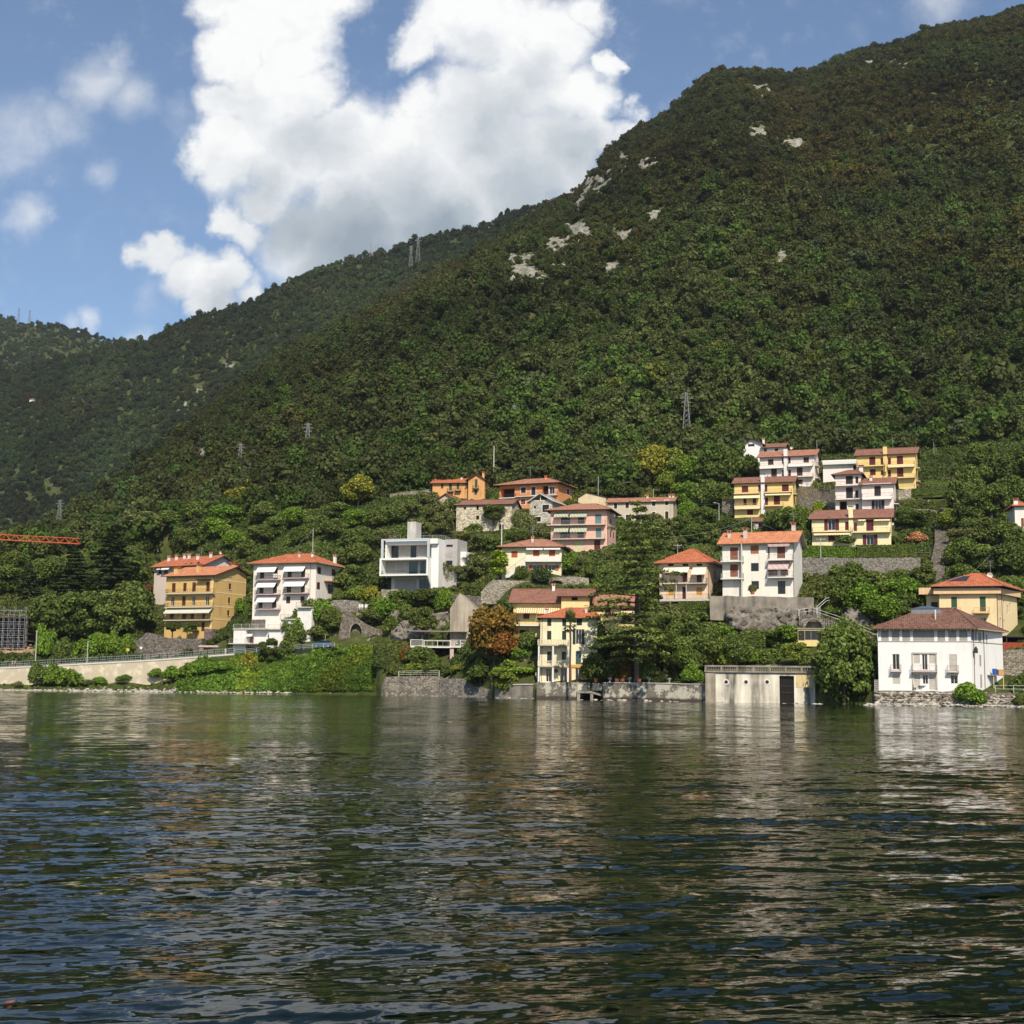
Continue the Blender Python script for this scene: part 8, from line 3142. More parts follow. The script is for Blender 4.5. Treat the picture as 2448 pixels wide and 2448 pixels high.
plant('broad', 690, 1595, 60, 62, 'g', 'leafy tree on the green bank, right of the upright one', 'bank_tree', 'tree', Y=293.5)
plant('bush', 596, 1602, 42, 44, 'yl', 'yellow-green bush on the bank at the end of the road wall', 'bank_shrub', 'shrub', Y=294.5)
plant('bush', 355, 1430, 30, 40, 'pur', 'purple-leaved bush left of the ochre flats', 'purple_shrub', 'shrub')
plant('ball', 352, 1508, 26, 36, 'dk', 'dark rounded bush beside the short palm', 'clipped_bush', 'shrub')
plant('broad', 1010, 1520, 66, 62, 'g', 'leafy tree in front of the rock face behind the pergola roof', 'bank_tree', 'tree', Y=288)
plant('tall', 2318, 1285, 110, 70, 'dk', 'tall dark tree with bare russet trunk near the right edge', 'dark_tree', 'tree')
plant('cyp', 2282, 1145, 30, 14, 'dk', 'narrow dark cypress next to the grey shed, left one', 'cypress_tree', 'tree')
plant('cyp', 2293, 1145, 26, 12, 'dk', 'narrow dark cypress next to the grey shed, right one', 'cypress_tree', 'tree')
plant('ball', 1555, 1325, 30, 34, 'lime', 'small yellow-green rounded tree left of the antenna mast', 'round_tree', 'tree')

# ---- groups that nothing in the view tells apart
grp('left of the ochre flats', 'thicket_tree', 'tree', 'thicket trees at the left', [
  ('broad', 120, 1550, 120, 110, 'dk'), ('broad', 175, 1545, 130, 110, 'dk'), ('tall', 225, 1548, 140, 100, 'md'), ('broad', 270, 1540, 120, 110, 'g'), ('broad', 318, 1520, 110, 100, 'g'), ('broad', 130, 1490, 60, 90, 'dk'), ('broad', 290, 1490, 66, 90, 'md'),
  ('broad', 300, 1450, 60, 80, 'g'), ('broad', 100, 1410, 70, 80, 'md'), ('broad', 20, 1430, 80, 90, 'dk'), ('broad', 30, 1380, 60, 80, 'md'), ('broad', 330, 1405, 60, 70, 'md')])
grp('behind the road railing', 'roadside_bush', 'shrub', 'roadside bushes', [
  ('bush', 105, 1578, 80, 50, 'br'), ('bush', 195, 1575, 40, 50, 'br'), ('bush', 230, 1574, 55, 60, 'br'), ('bush', 262, 1572, 60, 50, 'br'), ('bush', 295, 1570, 50, 50, 'br'), ('bush', 150, 1576, 45, 50, 'g'), ('bush', 318, 1568, 36, 36, 'g')])
grp('before the pale road wall', 'foreshore_bush', 'shrub', 'foreshore bushes', [
  ('bush', 88, 1642, 56, 46, 'g'), ('bush', 130, 1640, 50, 60, 'br'), ('bush', 165, 1642, 36, 60, 'br'), ('bush', 240, 1638, 18, 40, 'br'), ('bush', 45, 1644, 14, 22, 'ol'), ('bush', 200, 1640, 14, 50, 'ol'), ('bush', 300, 1634, 14, 40, 'br'), ('bush', 375, 1630, 26, 50, 'br'), ('bush', 420, 1630, 34, 60, 'br'), ('bush', 455, 1625, 36, 56, 'br'), ('bush', 490, 1618, 32, 60, 'br'), ('bush', 530, 1612, 26, 60, 'br')])
grp('before the ochre flats', 'courtyard_tree', 'tree', 'trees before the ochre flats', [
  ('open', 412, 1520, 34, 38, 'dk'), ('open', 447, 1522, 32, 26, 'dk'), ('open', 462, 1522, 32, 26, 'dk')], Y=317)
grp('beside the white awning flats', 'slope_shrub', 'shrub', 'shrubs right of the white flats', [
  ('bush', 700, 1524, 46, 60, 'g'), ('bush', 735, 1500, 60, 70, 'g'), ('bush', 722, 1515, 50, 60, 'br'), ('bush', 705, 1542, 44, 56, 'g'), ('bush', 752, 1488, 50, 56, 'g'), ('bush', 772, 1498, 60, 66, 'br'), ('broad', 790, 1520, 66, 60, 'md'), ('bush', 720, 1535, 30, 50, 'ol'), ('bush', 760, 1530, 30, 50, 'g'), ('bush', 820, 1412, 46, 60, 'g'), ('bush', 850, 1440, 36, 50, 'lt'), ('broad', 845, 1400, 50, 60, 'md'), ('broad', 860, 1360, 60, 70, 'g'), ('bush', 890, 1442, 36, 50, 'yl'), ('bush', 812, 1440, 30, 40, 'g')])
grp('below the cube house', 'embankment_tree', 'tree', 'trees below the cube house', [
  ('broad', 890, 1500, 46, 56, 'g'), ('broad', 920, 1490, 56, 70, 'br'), ('broad', 960, 1475, 60, 70, 'g'), ('broad', 1005, 1462, 50, 70, 'dk'), ('broad', 1048, 1462, 56, 60, 'g'), ('bush', 905, 1470, 40, 60, 'g'), ('bush', 1065, 1470, 60, 50, 'br'), ('broad', 975, 1505, 56, 50, 'g'), ('bush', 935, 1520, 40, 50, 'md')])
grp('close beside the cube house', 'olive_tree', 'tree', 'olive trees around the cube house', [
  ('open', 1075, 1405, 58, 62, 'ol'), ('open', 1105, 1405, 50, 54, 'ol'), ('open', 1140, 1395, 62, 64, 'ol'), ('open', 1085, 1350, 50, 60, 'ol'), ('open', 1150, 1330, 60, 60, 'ol'), ('broad', 1130, 1300, 46, 60, 'md'), ('open', 1175, 1330, 50, 56, 'md'), ('bush', 1130, 1440, 40, 60, 'dk'), ('bush', 1105, 1445, 26, 40, 'md'), ('bush', 1165, 1420, 20, 30, 'g')])
grp('behind the cube house', 'olive_tree', 'tree', 'olive trees behind the cube house', [
  ('open', 1060, 1290, 66, 60, 'ol'), ('open', 1080, 1262, 70, 56, 'ol'), ('open', 1040, 1260, 60, 60, 'ol'), ('open', 1000, 1300, 56, 66, 'ol'), ('broad', 960, 1310, 50, 60, 'md'), ('open', 920, 1320, 56, 66, 'ol'), ('open', 880, 1330, 50, 64, 'md'), ('broad', 840, 1320, 54, 64, 'g'), ('open', 1020, 1225, 50, 60, 'ol'), ('open', 980, 1250, 50, 60, 'ol'), ('broad', 940, 1262, 50, 64, 'g'), ('broad', 900, 1270, 50, 64, 'g'),
  ('open', 1110, 1262, 46, 40, 'yl'), ('broad', 800, 1300, 60, 70, 'g'), ('broad', 850, 1270, 50, 60, 'br'), ('broad', 760, 1290, 56, 66, 'g'), ('broad', 720, 1310, 50, 60, 'md'), ('broad', 810, 1250, 50, 70, 'g'), ('broad', 700, 1270, 56, 70, 'br')])
grp('behind the ochre and white flats', 'hillside_tree', 'tree', 'trees behind the left flats', [
  ('broad', 590, 1340, 50, 60, 'g'), ('broad', 560, 1320, 50, 60, 'br'), ('broad', 620, 1310, 56, 66, 'g'), ('broad', 510, 1300, 60, 70, 'br'), ('broad', 450, 1320, 56, 70, 'g'), ('broad', 400, 1330, 50, 70, 'md'), ('broad', 660, 1290, 56, 66, 'g'), ('broad', 540, 1270, 60, 80, 'br'), ('broad', 470, 1260, 60, 80, 'g'), ('broad', 630, 1260, 56, 70, 'g'), ('broad', 590, 1400, 40, 40, 'md'), ('bush', 600, 1455, 36, 40, 'g'), ('broad', 825, 1360, 46, 54, 'md'), ('bush', 580, 1470, 36, 44, 'br')])
grp('around the orange villa', 'hamlet_shrub', 'shrub', 'shrubs in the hamlet', [
  ('ball', 1168, 1190, 24, 36, 'md'), ('bush', 1108, 1188, 18, 26, 'g'), ('bush', 1245, 1262, 40, 46, 'ol'), ('bush', 1262, 1285, 50, 50, 'ol'), ('broad', 1235, 1300, 40, 44, 'md'), ('bush', 1395, 1200, 16, 50, 'g'), ('bush', 1290, 1290, 36, 40, 'ol'), ('broad', 1250, 1305, 36, 50, 'dk'), ('bush', 1360, 1215, 20, 30, 'g'), ('bush', 1410, 1190, 22, 60, 'md'), ('bush', 1470, 1192, 26, 60, 'md')])
grp('right of the cream villa', 'villa_shrub', 'shrub', 'shrubs right of the cream villa', [
  ('broad', 1365, 1378, 56, 50, 'br'), ('broad', 1388, 1382, 56, 44, 'ol'), ('bush', 1405, 1395, 56, 40, 'md'), ('bush', 1350, 1325, 16, 40, 'g'), ('bush', 1440, 1345, 36, 50, 'ol'), ('bush', 1480, 1330, 30, 60, 'md'), ('bush', 1425, 1420, 24, 40, 'lt')])
grp('above the white three-storey house', 'hillside_tree', 'tree', 'trees behind the white three-storey house', [
  ('open', 1590, 1300, 60, 70, 'ol'), ('open', 1560, 1280, 50, 60, 'ol'), ('broad', 1630, 1290, 60, 60, 'dk'), ('broad', 1660, 1310, 56, 64, 'md'), ('broad', 1700, 1310, 56, 60, 'md'), ('broad', 1645, 1250, 50, 50, 'br'), ('broad', 1680, 1265, 56, 60, 'g'), ('broad', 1740, 1290, 50, 60, 'dk'), ('broad', 1720, 1330, 40, 50, 'md'), ('open', 1620, 1330, 44, 54, 'ol'), ('broad', 1775, 1300, 40, 50, 'md'), ('broad', 1560, 1330, 40, 60, 'md'), ('bush', 1690, 1345, 36, 44, 'ol'), ('broad', 1780, 1275, 30, 50, 'g'), ('bush', 1600, 1345, 20, 60, 'g')])
grp('left of the deep yellow semi', 'grove_tree', 'tree', 'grove left of the semis', [
  ('broad', 1570, 1165, 100, 90, 'yl'), ('broad', 1620, 1165, 90, 80, 'lt'), ('broad', 1660, 1185, 90, 80, 'br'), ('tall', 1700, 1190, 110, 80, 'dk'), ('broad', 1735, 1180, 110, 90, 'dk'), ('tall', 1770, 1160, 90, 60, 'dk'), ('broad', 1690, 1230, 80, 80, 'g'), ('broad', 1640, 1220, 70, 70, 'br'), ('broad', 1720, 1225, 70, 70, 'md'), ('broad', 1540, 1160, 70, 70, 'yl'), ('broad', 1600, 1190, 60, 60, 'lt'), ('broad', 1785, 1145, 60, 50, 'dk')])
grp('among the yellow semis', 'garden_tree', 'tree', 'trees between the semis', [
  ('broad', 1885, 1285, 70, 70, 'md'), ('broad', 1850, 1280, 56, 60, 'g'), ('broad', 1920, 1290, 76, 60, 'md'), ('bush', 1960, 1232, 30, 40, 'lime'), ('broad', 1905, 1310, 50, 60, 'dk'), ('bush', 1830, 1262, 30, 40, 'g'), ('bush', 2020, 1305, 30, 60, 'g'), ('broad', 2190, 1270, 50, 80, 'dk'), ('broad', 2165, 1258, 44, 50, 'md'), ('bush', 2150, 1302, 24, 40, 'g'), ('bush', 1952, 1170, 20, 24, 'lt')])
grp('below the long hedge', 'creeper_tree', 'tree', 'trees below the hedge', [
  ('broad', 2030, 1440, 96, 100, 'md'), ('broad', 2085, 1445, 76, 90, 'g'), ('broad', 2000, 1470, 90, 80, 'g'), ('broad', 2060, 1480, 80, 90, 'br'), ('broad', 2130, 1460, 76, 90, 'br'), ('broad', 2170, 1450, 66, 80, 'br'), ('tall', 2210, 1420, 80, 60, 'md'), ('broad', 2110, 1500, 70, 90, 'br'), ('broad', 2180, 1490, 70, 80, 'g'), ('broad', 2225, 1460, 60, 60, 'md'), ('bush', 2150, 1385, 24, 50, 'g')])
grp('above the yellow villa', 'edge_tree', 'tree', 'trees at the right edge', [
  ('broad', 2300, 1370, 80, 90, 'md'), ('broad', 2360, 1380, 80, 90, 'md'), ('broad', 2420, 1390, 90, 90, 'dk'), ('broad', 2340, 1310, 70, 90, 'g'), ('broad', 2400, 1320, 70, 80, 'md'), ('broad', 2300, 1320, 60, 70, 'ol'), ('broad', 2370, 1250, 90, 90, 'md'), ('broad', 2300, 1240, 90, 80, 'g'), ('broad', 2420, 1230, 90, 90, 'dk'), ('broad', 2330, 1190, 80, 80, 'g'), ('broad', 2390, 1180, 90, 90, 'dk'), ('broad', 2440, 1160, 90, 90, 'dk'), ('broad', 2420, 1440, 60, 80, 'md'), ('broad', 2445, 1340, 80, 80, 'md'), ('broad', 2300, 1410, 60, 70, 'md'), ('broad', 2350, 1140, 80, 80, 'g'), ('broad', 2270, 1280, 60, 60, 'lt'), ('broad', 2440, 1480, 60, 50, 'md')])
grp('behind the boathouse', 'garden_shrub', 'shrub', 'garden shrubs by the boathouse', [
  ('broad', 1610, 1620, 100, 80, 'dk'), ('broad', 1650, 1625, 100, 80, 'md'), ('broad', 1690, 1610, 100, 80, 'g'), ('bush', 1720, 1598, 60, 70, 'lt'), ('broad', 1760, 1598, 66, 76, 'g'), ('broad', 1735, 1562, 60, 80, 'br'), ('broad', 1790, 1555, 50, 70, 'ol'), ('broad', 1835, 1552, 46, 80, 'md'), ('broad', 1885, 1550, 52, 80, 'br'), ('broad', 1905, 1595, 56, 70, 'lt'), ('bush', 1780, 1590, 46, 60, 'br'), ('bush', 1930, 1598, 40, 60, 'g'), ('broad', 1660, 1570, 80, 90, 'g'), ('broad', 1700, 1550, 60, 80, 'g'), ('bush', 1655, 1634, 40, 50, 'br'), ('bush', 1620, 1550, 60, 70, 'md'), ('bush', 1580, 1580, 60, 60, 'md'), ('bush', 1610, 1500, 50, 60, 'ol'), ('bush', 1660, 1490, 30, 70, 'md'), ('bush', 1985, 1470, 30, 40, 'lt')])
plant('ball', 1835, 1596, 46, 62, 'md', 'clipped umbrella-shaped tree behind the balustrade of the boathouse', 'clipped_tree', 'tree', Y=232)
grp('under the giant cedar', 'cedar_foot_shrub', 'shrub', 'shrubs under the giant cedar', [
  ('bush', 1425, 1634, 66, 70, 'dk'), ('bush', 1470, 1634, 50, 60, 'dk'), ('bush', 1500, 1634, 40, 50, 'og'), ('bush', 1550, 1634, 46, 60, 'md'), ('tall', 1440, 1600, 110, 70, 'dk'), ('bush', 1520, 1590, 70, 80, 'dk'), ('bush', 1570, 1560, 60, 80, 'dk')])
grp('near the car terrace', 'pergola_shrub', 'shrub', 'shrubs by the car terrace', [
  ('broad', 1003, 1600, 52, 70, 'g'), ('bush', 1036, 1604, 34, 44, 'g'), ('bush', 990, 1612, 30, 50, 'lt'), ('bush', 1040, 1615, 30, 60, 'g'), ('bush', 1150, 1650, 66, 70, 'dk'), ('bush', 1265, 1560, 50, 50, 'g'), ('bush', 1095, 1606, 16, 36, 'yl'), ('bush', 970, 1585, 36, 40, 'og')])

# ---- vine pergola
pv0 = at(1222, 1637, 248.5)
pv = empty('vine_pergola', pv0)
tag(pv, 'vine-covered pergola with white posts on the grey lake wall', 'pergola')
wv = at(1285, 1637, 248.5).x - pv0.x
hv = (1637 - 1606) * 248.5 / FPX
for x in (0.0, wv - .3):
  for y in (.2, 3.2):
    mb = MB()
    mb.bar((x, y, -.2), (x, y, hv), .07)
    mb.build('post', WHITE, pv)
mb = MB()
for i in range(8):
  mb.bar((-.8 + (wv + 1.2) * i / 7, -.2, hv), (-.8 + (wv + 1.2) * i / 7, 3.6, hv), .05)
mb.build('rafters', DARKW, pv)
r = np.random.default_rng(9)
n = 2200
px_ = np.c_[r.uniform(-3.2, wv + 1.4, n), r.uniform(-.6, 3.8, n), hv + .15 + np.abs(r.normal(size=n)) * .28 - .5 * (r.random(n) < .25) * r.random(n)]
V, F = cards(px_, np.tile([0, -.5, 1.0], (n, 1)), np.full(n, .3), r, .7)
o = bpy.data.objects.new('vine', quads_mesh('vine', V, F, [LEAF]))
o.color = (1.5, 1.8, .9, 1)
COL.objects.link(o)
o.parent = pv
tb = empty('garden_table', pv0 + Vector((wv * .5, 1.2, -.1)))
tag(tb, 'white garden table under the vine pergola', 'table')
mb = MB()
mb.box(-.9, -.4, .70, .9, .4, .75)
mb.build('table_top', WHITE, tb)
for sx in (-.8, .8):
  for sy in (-.3, .3):
    mb = MB()
    mb.bar((sx, sy, 0), (sx, sy, .70), .03)
    mb.build('leg', WHITE, tb)

# ---- hedges
def hedge(label, pts, hgt, wid, tint, dens=60, leaf=.22, name='clipped_hedge'):
  """clipped hedge along ground points (px, py, depth)"""
  r = np.random.default_rng(int(pts[0][0]))
  P = [at(p[0], p[1], min(p[2], hit(p[0], p[1]).y + .3)) for p in pts]
  o0 = P[0]
  cv, cf, off = [], [], 0
  mb = MB()
  for a, b_ in zip(P[:-1], P[1:]):
    d = (b_ - a)
    L = d.length
    nrm = Vector((d.y, -d.x, 0)).normalized()
    q = [a - o0 + nrm * (wid * .42), b_ - o0 + nrm * (wid * .42), b_ - o0 - nrm * (wid * .42), a - o0 - nrm * (wid * .42)]
    up = Vector((0, 0, hgt * .95))
    dn = Vector((0, 0, -.6))
    lo, hi = [p + dn for p in q], [p + up for p in q]
    mb.face(hi)
    for i in range(4):
      j = (i + 1) % 4
      mb.face([lo[i], lo[j], hi[j], hi[i]])
    m = int(dens * L * (hgt + wid))
    s = r.random(m)
    t = r.random(m)
    front = r.random(m) < hgt / (hgt + wid)
    base = np.array([list(a - o0)]) + np.outer(s, np.array(d))
    nn = np.array(nrm)
    pos = np.where(front[:, None], base + nn * wid * .5 + np.outer(t * hgt, [0, 0, 1]), base + np.outer((t - .5) * wid, nn) + np.array([0, 0, hgt]))
    pos += r.normal(size=(m, 3)) * .05
    nr = np.where(front[:, None], nn, np.array([0, 0, 1.0]))
    v, f = cards(pos, nr, np.full(m, leaf), r, .55)
    cv.append(v)
    cf.append(f + off)
    off += len(v)
  root = empty(name, o0)
  tag(root, label, 'hedge')
  o = bpy.data.objects.new('leaves', quads_mesh('hedge_leaves', np.concatenate(cv), np.concatenate(cf), [LEAF]))
  COL.objects.link(o)
  o.parent = root
  o.color = (*TINT[tint], 1)
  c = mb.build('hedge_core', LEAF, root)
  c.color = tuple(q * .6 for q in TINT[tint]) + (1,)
  exc([(p.x, p.y) for p in P], wid * .5 + 1.6)

hedge('bright clipped hedge, left half of the long hedge below the pale yellow semi', [(1922, 1333, 289.6), (2045, 1334, 288)], 2.2, 2.0, 'br')
hedge('shade-tinted clipped hedge, right half of the long hedge below the pale yellow semi', [(2047, 1334, 287.6), (2130, 1334, 286.6), (2190, 1332, 286)], 2.6, 2.0, 'g')  # shade on this half is painted in by the deeper leaf tint
hedge('short square hedge block behind the white three-storey house', [(1921, 1309, 292), (1929, 1309, 291.9)], 1.6, 1.2, 'br')
hedge('upper clipped hedge on the right-hand terraces', [(2180, 1186, 340), (2230, 1184, 339), (2285, 1180, 337.5)], 1.7, 1.6, 'g')
hedge('lower clipped hedge on the right-hand terraces', [(2222, 1212, 331), (2285, 1210, 329.5)], 1.5, 1.5, 'g')
hedge('topmost low hedge beside the bright yellow semi', [(2210, 1160, 352), (2285, 1160, 350)], 1.0, 1.4, 'br')
hedge('low dark hedge under the peach house', [(1622, 1460, 254.5), (1694, 1456, 252.5)], 1.4, 1.5, 'md')
hedge('trimmed green hedge behind the boathouse garden', [(1730, 1548, 239), (1830, 1546, 237)], 2.0, 2.0, 'md')

# ---- everything else that grows on the slope: one mass of undergrowth
ucol = bpy.data.collections.new('undergrowth_sources')
LEAF_U = leaf_mat('leaf_undergrowth', (0.045, 0.065, 0.016), (0.095, 0.128, 0.030), (0.170, 0.215, 0.054), instancer=True)
for i in range(4):
  r = np.random.default_rng(300 + i)
  V, F = lobes_crown(r, 1.0, 1.2, 0.0, 5, 34, .34, .55, 'dome')
  o = bpy.data.objects.new('shrub_source_%d' % i, quads_mesh('shrub_source', V, F, [LEAF_U]))
  ucol.objects.link(o)

def scatter_under():
  r = np.random.default_rng(77)
  n = 66000
  a = r.uniform(-.42, .44, n)
  y = np.sqrt(r.uniform(195 ** 2, 412 ** 2, n))
  a2 = r.uniform((430 - HALF) / FPX, (985 - HALF) / FPX, 11000)
  y2 = shoreY(a2) + r.uniform(.8, 16, 11000)
  a, y = np.concatenate([a, a2]), np.concatenate([y, y2])
  x = a * y
  d = y - shoreY(a)
  k = (d > .8) & (y < village_top(a) + 4)
  x, y, a, d = x[k], y[k], a[k], d[k]
  keep = np.ones(len(x), bool)
  near = np.zeros(len(x), bool)
  # houses
  for o in list(bpy.data.objects):
    pass
  for H in HOUSES:
    c, s = math.cos(H.rz), math.sin(H.rz)
    dx, dy = x - H.loc0.x, y - H.loc0.y
    lx, ly = c * dx + s * dy, -s * dx + c * dy
    keep &= ~((lx > -.9) & (lx < H.W + max(0, H.skew) * H.D + 1.2) & (ly > -2.2) & (ly < H.D + 1.0))
    near |= (lx > -2) & (lx < H.W + 2) & (ly > -9) & (ly < 0)
  for (P, w) in EXC:
    for i in range(len(P) - 1):
      p, q = P[i], P[i + 1]
      v = q - p
      L2 = v @ v + 1e-9
      t = np.clip(((x - p[0]) * v[0] + (y - p[1]) * v[1]) / L2, 0, 1)
      keep &= (x - p[0] - t * v[0]) ** 2 + (y - p[1] - t * v[1]) ** 2 > w * w
  x, y, a, d, near = x[keep], y[keep], a[keep], d[keep], near[keep]
  z = ground(x, y)
  px = HALF + a * FPX
  nat = natural_shore(a) > .5
  fore = nat & (d < 12.5) & (px < 440)
  bank = nat & (px >= 425) & (d < 16)
  # stony foreshore is nearly bare
  kk = ~fore | ((r.random(len(x)) < .35) & (d > 3.5))
  kk &= ~((px > 1690) & (px < 2090) & (d < 11))
  kk &= ~((px > 1195) & (px < 1700) & (d < 4.5))
  kk &= ~((px > 2085) & (d < 18) & (px < 2420))
  x, y, z, a, d, px, fore, bank, near = [q[kk] for q in (x, y, z, a, d, px, fore, bank, near)]
  n = len(x)
  s = r.uniform(.45, 1.25, n)
  s[bank] = np.clip(np.exp(r.normal(-.75, .36, bank.sum())), .22, 1.3)
  s[fore] = r.uniform(.2, .5, fore.sum())
  s[near] *= .45
  nf = fbm(x / 14.0, y / 14.0, 3)
  col = np.ones((n, 3)) * (r.uniform(.65, 1.25, n) * (1 + 1.0 * nf))[:, None]
  g2 = fbm(x / 22.0 + 4, y / 22.0 + 8, 3)
  col *= np.where((g2 > .08)[:, None], np.array([1.35, 1.2, 1.2]), np.array([1.0, 1.05, 1.0]))
  col[bank] = np.array([1.25, 1.65, .85]) * (r.uniform(.6, 1.25, bank.sum()))[:, None] * (1 + 1.5 * nf[bank])[:, None] * np.where((fbm(x[bank] / 6.0, y[bank] / 6.0, 2) > .1)[:, None], np.array([1.35, 1.05, .9]), 1.0)
  col[fore] *= np.array([1.5, 1.5, 1.0])
  dry = (px > 1380) & (px < 1480) & (np.abs(y - 262) < 8)
  col[dry] *= np.array([2.2, 1.5, 1.1])
  s[dry] *= .4
  me = bpy.data.meshes.new('undergrowth')
  me.vertices.add(n)
  me.vertices.foreach_set('co', np.stack([x, y, z - .15], 1).astype(np.float32).ravel())
  for nm, tp, arr in (('scl', 'FLOAT', s), ('rot', 'FLOAT', r.uniform(0, 6.28, n)), ('pick', 'INT', r.integers(0, 4, n))):
    at_ = me.attributes.new(nm, tp, 'POINT')
    at_.data.foreach_set('value', arr.astype(np.float32 if tp == 'FLOAT' else np.int32))
  at_ = me.attributes.new('tint', 'FLOAT_COLOR', 'POINT')
  at_.data.foreach_set('color', np.c_[np.clip(col, .1, 4), np.ones(n)].astype(np.float32).ravel())
  o = bpy.data.objects.new('undergrowth', me)
  COL.objects.link(o)
  return o

und = scatter_under()
instancer(und, ucol)
tag(und, 'low green scrub, ivy and grass covering the village slope and the lake bank', 'undergrowth', None, 'stuff')
# ================================================================== poles, wires, pylons, cars, people, small things
POLEM = plain('pole_concrete', (0.45, 0.44, 0.41), 0.8)

def pole(label, px, ytop, ybase, arms=0, Y=None, r=.10, lamp=False, name='utility_pole', cat='pole', mat=None):
  p = at(px, ybase, Y) if Y else hit(px, ybase)
  hgt = (ybase - ytop) * p.y / FPX
  o = empty(name, p)
  tag(o, label, cat)
  mb = MB()
  mb.bar((0, 0, -1.2), (0, 0, hgt), r, 0, 8, r * .7)
  mb.build('shaft', mat or POLEM, o)
  for k in range(arms):
    mb = MB()
    mb.bar((-.9, 0, hgt - .3 - .7 * k), (.9, 0, hgt - .3 - .7 * k), .06)
    for x in (-.8, 0, .8):
      mb.bar((x, 0, hgt - .3 - .7 * k), (x, 0, hgt - .05 - .7 * k), .05, 0, 6)
    mb.build('crossarm', mat or POLEM, o)
  if lamp:
    mb = MB()
    mb.bar((0, 0, hgt), (-.9, -.2, hgt + .15), .035)
    mb.box(-1.4, -.32, hgt + .08, -.85, -.08, hgt + .2)
    mb.build('lamp_head', RAIL_WH, o)
  return p + Vector((0, 0, hgt - .1))

pt = {}
pt['a'] = pole('tall pole with double crossarm among the trees left of the orange farmhouse', 821, 1098, 1165, 2)
pt['b'] = pole('tall plain white pole right behind the orange farmhouse', 1180, 1064, 1150, 0, 392, .13, mat=WHITE)
pt['c'] = pole('white pole in front of the stone farmhouse, beside the cream villa roof', 1199, 1252, 1310, 0, 300, .12, mat=WHITE)
pt['d'] = pole('thin grey pole by the open stone shelter', 1430, 1137, 1188, 0, 388)
pt['e'] = pole('short grey pole behind the roof of the grey stone house', 1562, 1168, 1195, 0, 380)
pt['f'] = pole('grey pole with a lamp left of the deep yellow semi', 1719, 1203, 1248, 0, 338, lamp=True)
pt['g'] = pole('grey pole right behind the white three-storey house roof', 1797, 1236, 1290, 0, 275)
pt['h'] = pole('tall pale pole in front of the clipped hedge', 1963, 1285, 1380, 1, 283)
pt['i'] = pole('thin pole on the slope behind the white awning flats', 747, 1262, 1330, 0, 322)
pt['j'] = pole('white post among the trees near the right edge', 2289, 1317, 1348, 0, None, .14, mat=WHITE)
pt['k'] = pole('short pole with wires near the right edge', 2394, 1300, 1328)
pole('street lamp on the slope above the white lake house', 2188, 1440, 1480, 0, 246, .06, True, 'street_lamp', 'street lamp')
pole('thin post left of the street lamp above the white lake house', 2144, 1450, 1482, 0, 243, .06)
pole('tall road pole near the scaffolded building', 84, 1508, 1590, 0, 304.5, .13)
pole('shorter road pole in front of the dark thicket', 208, 1533, 1583, 0, 304, .11)
pole('thin lamp post by the niche wall', 777, 1516, 1552, 0, 296, .06)
pole('garden antenna mast left of the peach house', 1620, 1300, 1330, 1, 290, .06)
pole('thin garden lamp beside the bright yellow semi', 2233, 1055, 1095, 0, 385, .06)
pole('thin garden lamp behind the pinkish-white semi', 1953, 1053, 1082, 0, 386, .06)

def wire(label, a, b_, sag=.6, r=.022, group='overhead wires'):
  a, b_ = Vector(a), Vector(b_)
  mb = MB()
  n = 14
  pts = [a.lerp(b_, i / n) - Vector((0, 0, 4 * sag * (i / n) * (1 - i / n))) for i in range(n + 1)]
  mb.tube([p - a for p in pts], r, 0, 4)
  o = mb.build('overhead_wire', RAIL_GY)
  o.location = a
  tag(o, label, 'wire', group)

wire('upper overhead wire from the giant cedar to the pole behind the white three-storey house', at(1555, 1283, 262), pt['g'], 1.2)
wire('lower overhead wire from the antenna mast to the pole behind the white three-storey house', at(1622, 1306, 290), pt['g'], .5)
wire('short wire from that pole down to the orange roof', pt['g'], at(1856, 1268, 256), .1)
wire('wire between the lamp pole and the pole behind the white three-storey house', pt['f'], pt['g'], .8)
wire('wire running left from the lamp pole by the deep yellow semi', at(1640, 1200, 350), pt['f'], .4)
wire('wire from the cube house roof to the white pole', at(1003, 1281, 283), pt['c'], .8)
wire('wire from the white pole to the pink flats', pt['c'], at(1322, 1273, 309), .5)
wire('upper wire at the right edge from the white post to the short pole', at(2273, 1318, 290), pt['k'], .5)
wire('wire from the short pole down to the yellow villa roof', pt['k'], at(2320, 1372, 244), .2)
wire('wire behind the white awning flats running up to its pole', at(701, 1316, 304), pt['i'], .1)
wire('long wire from the hedge pole to the stairway', pt['h'], at(2250, 1320, 292), 1.0)

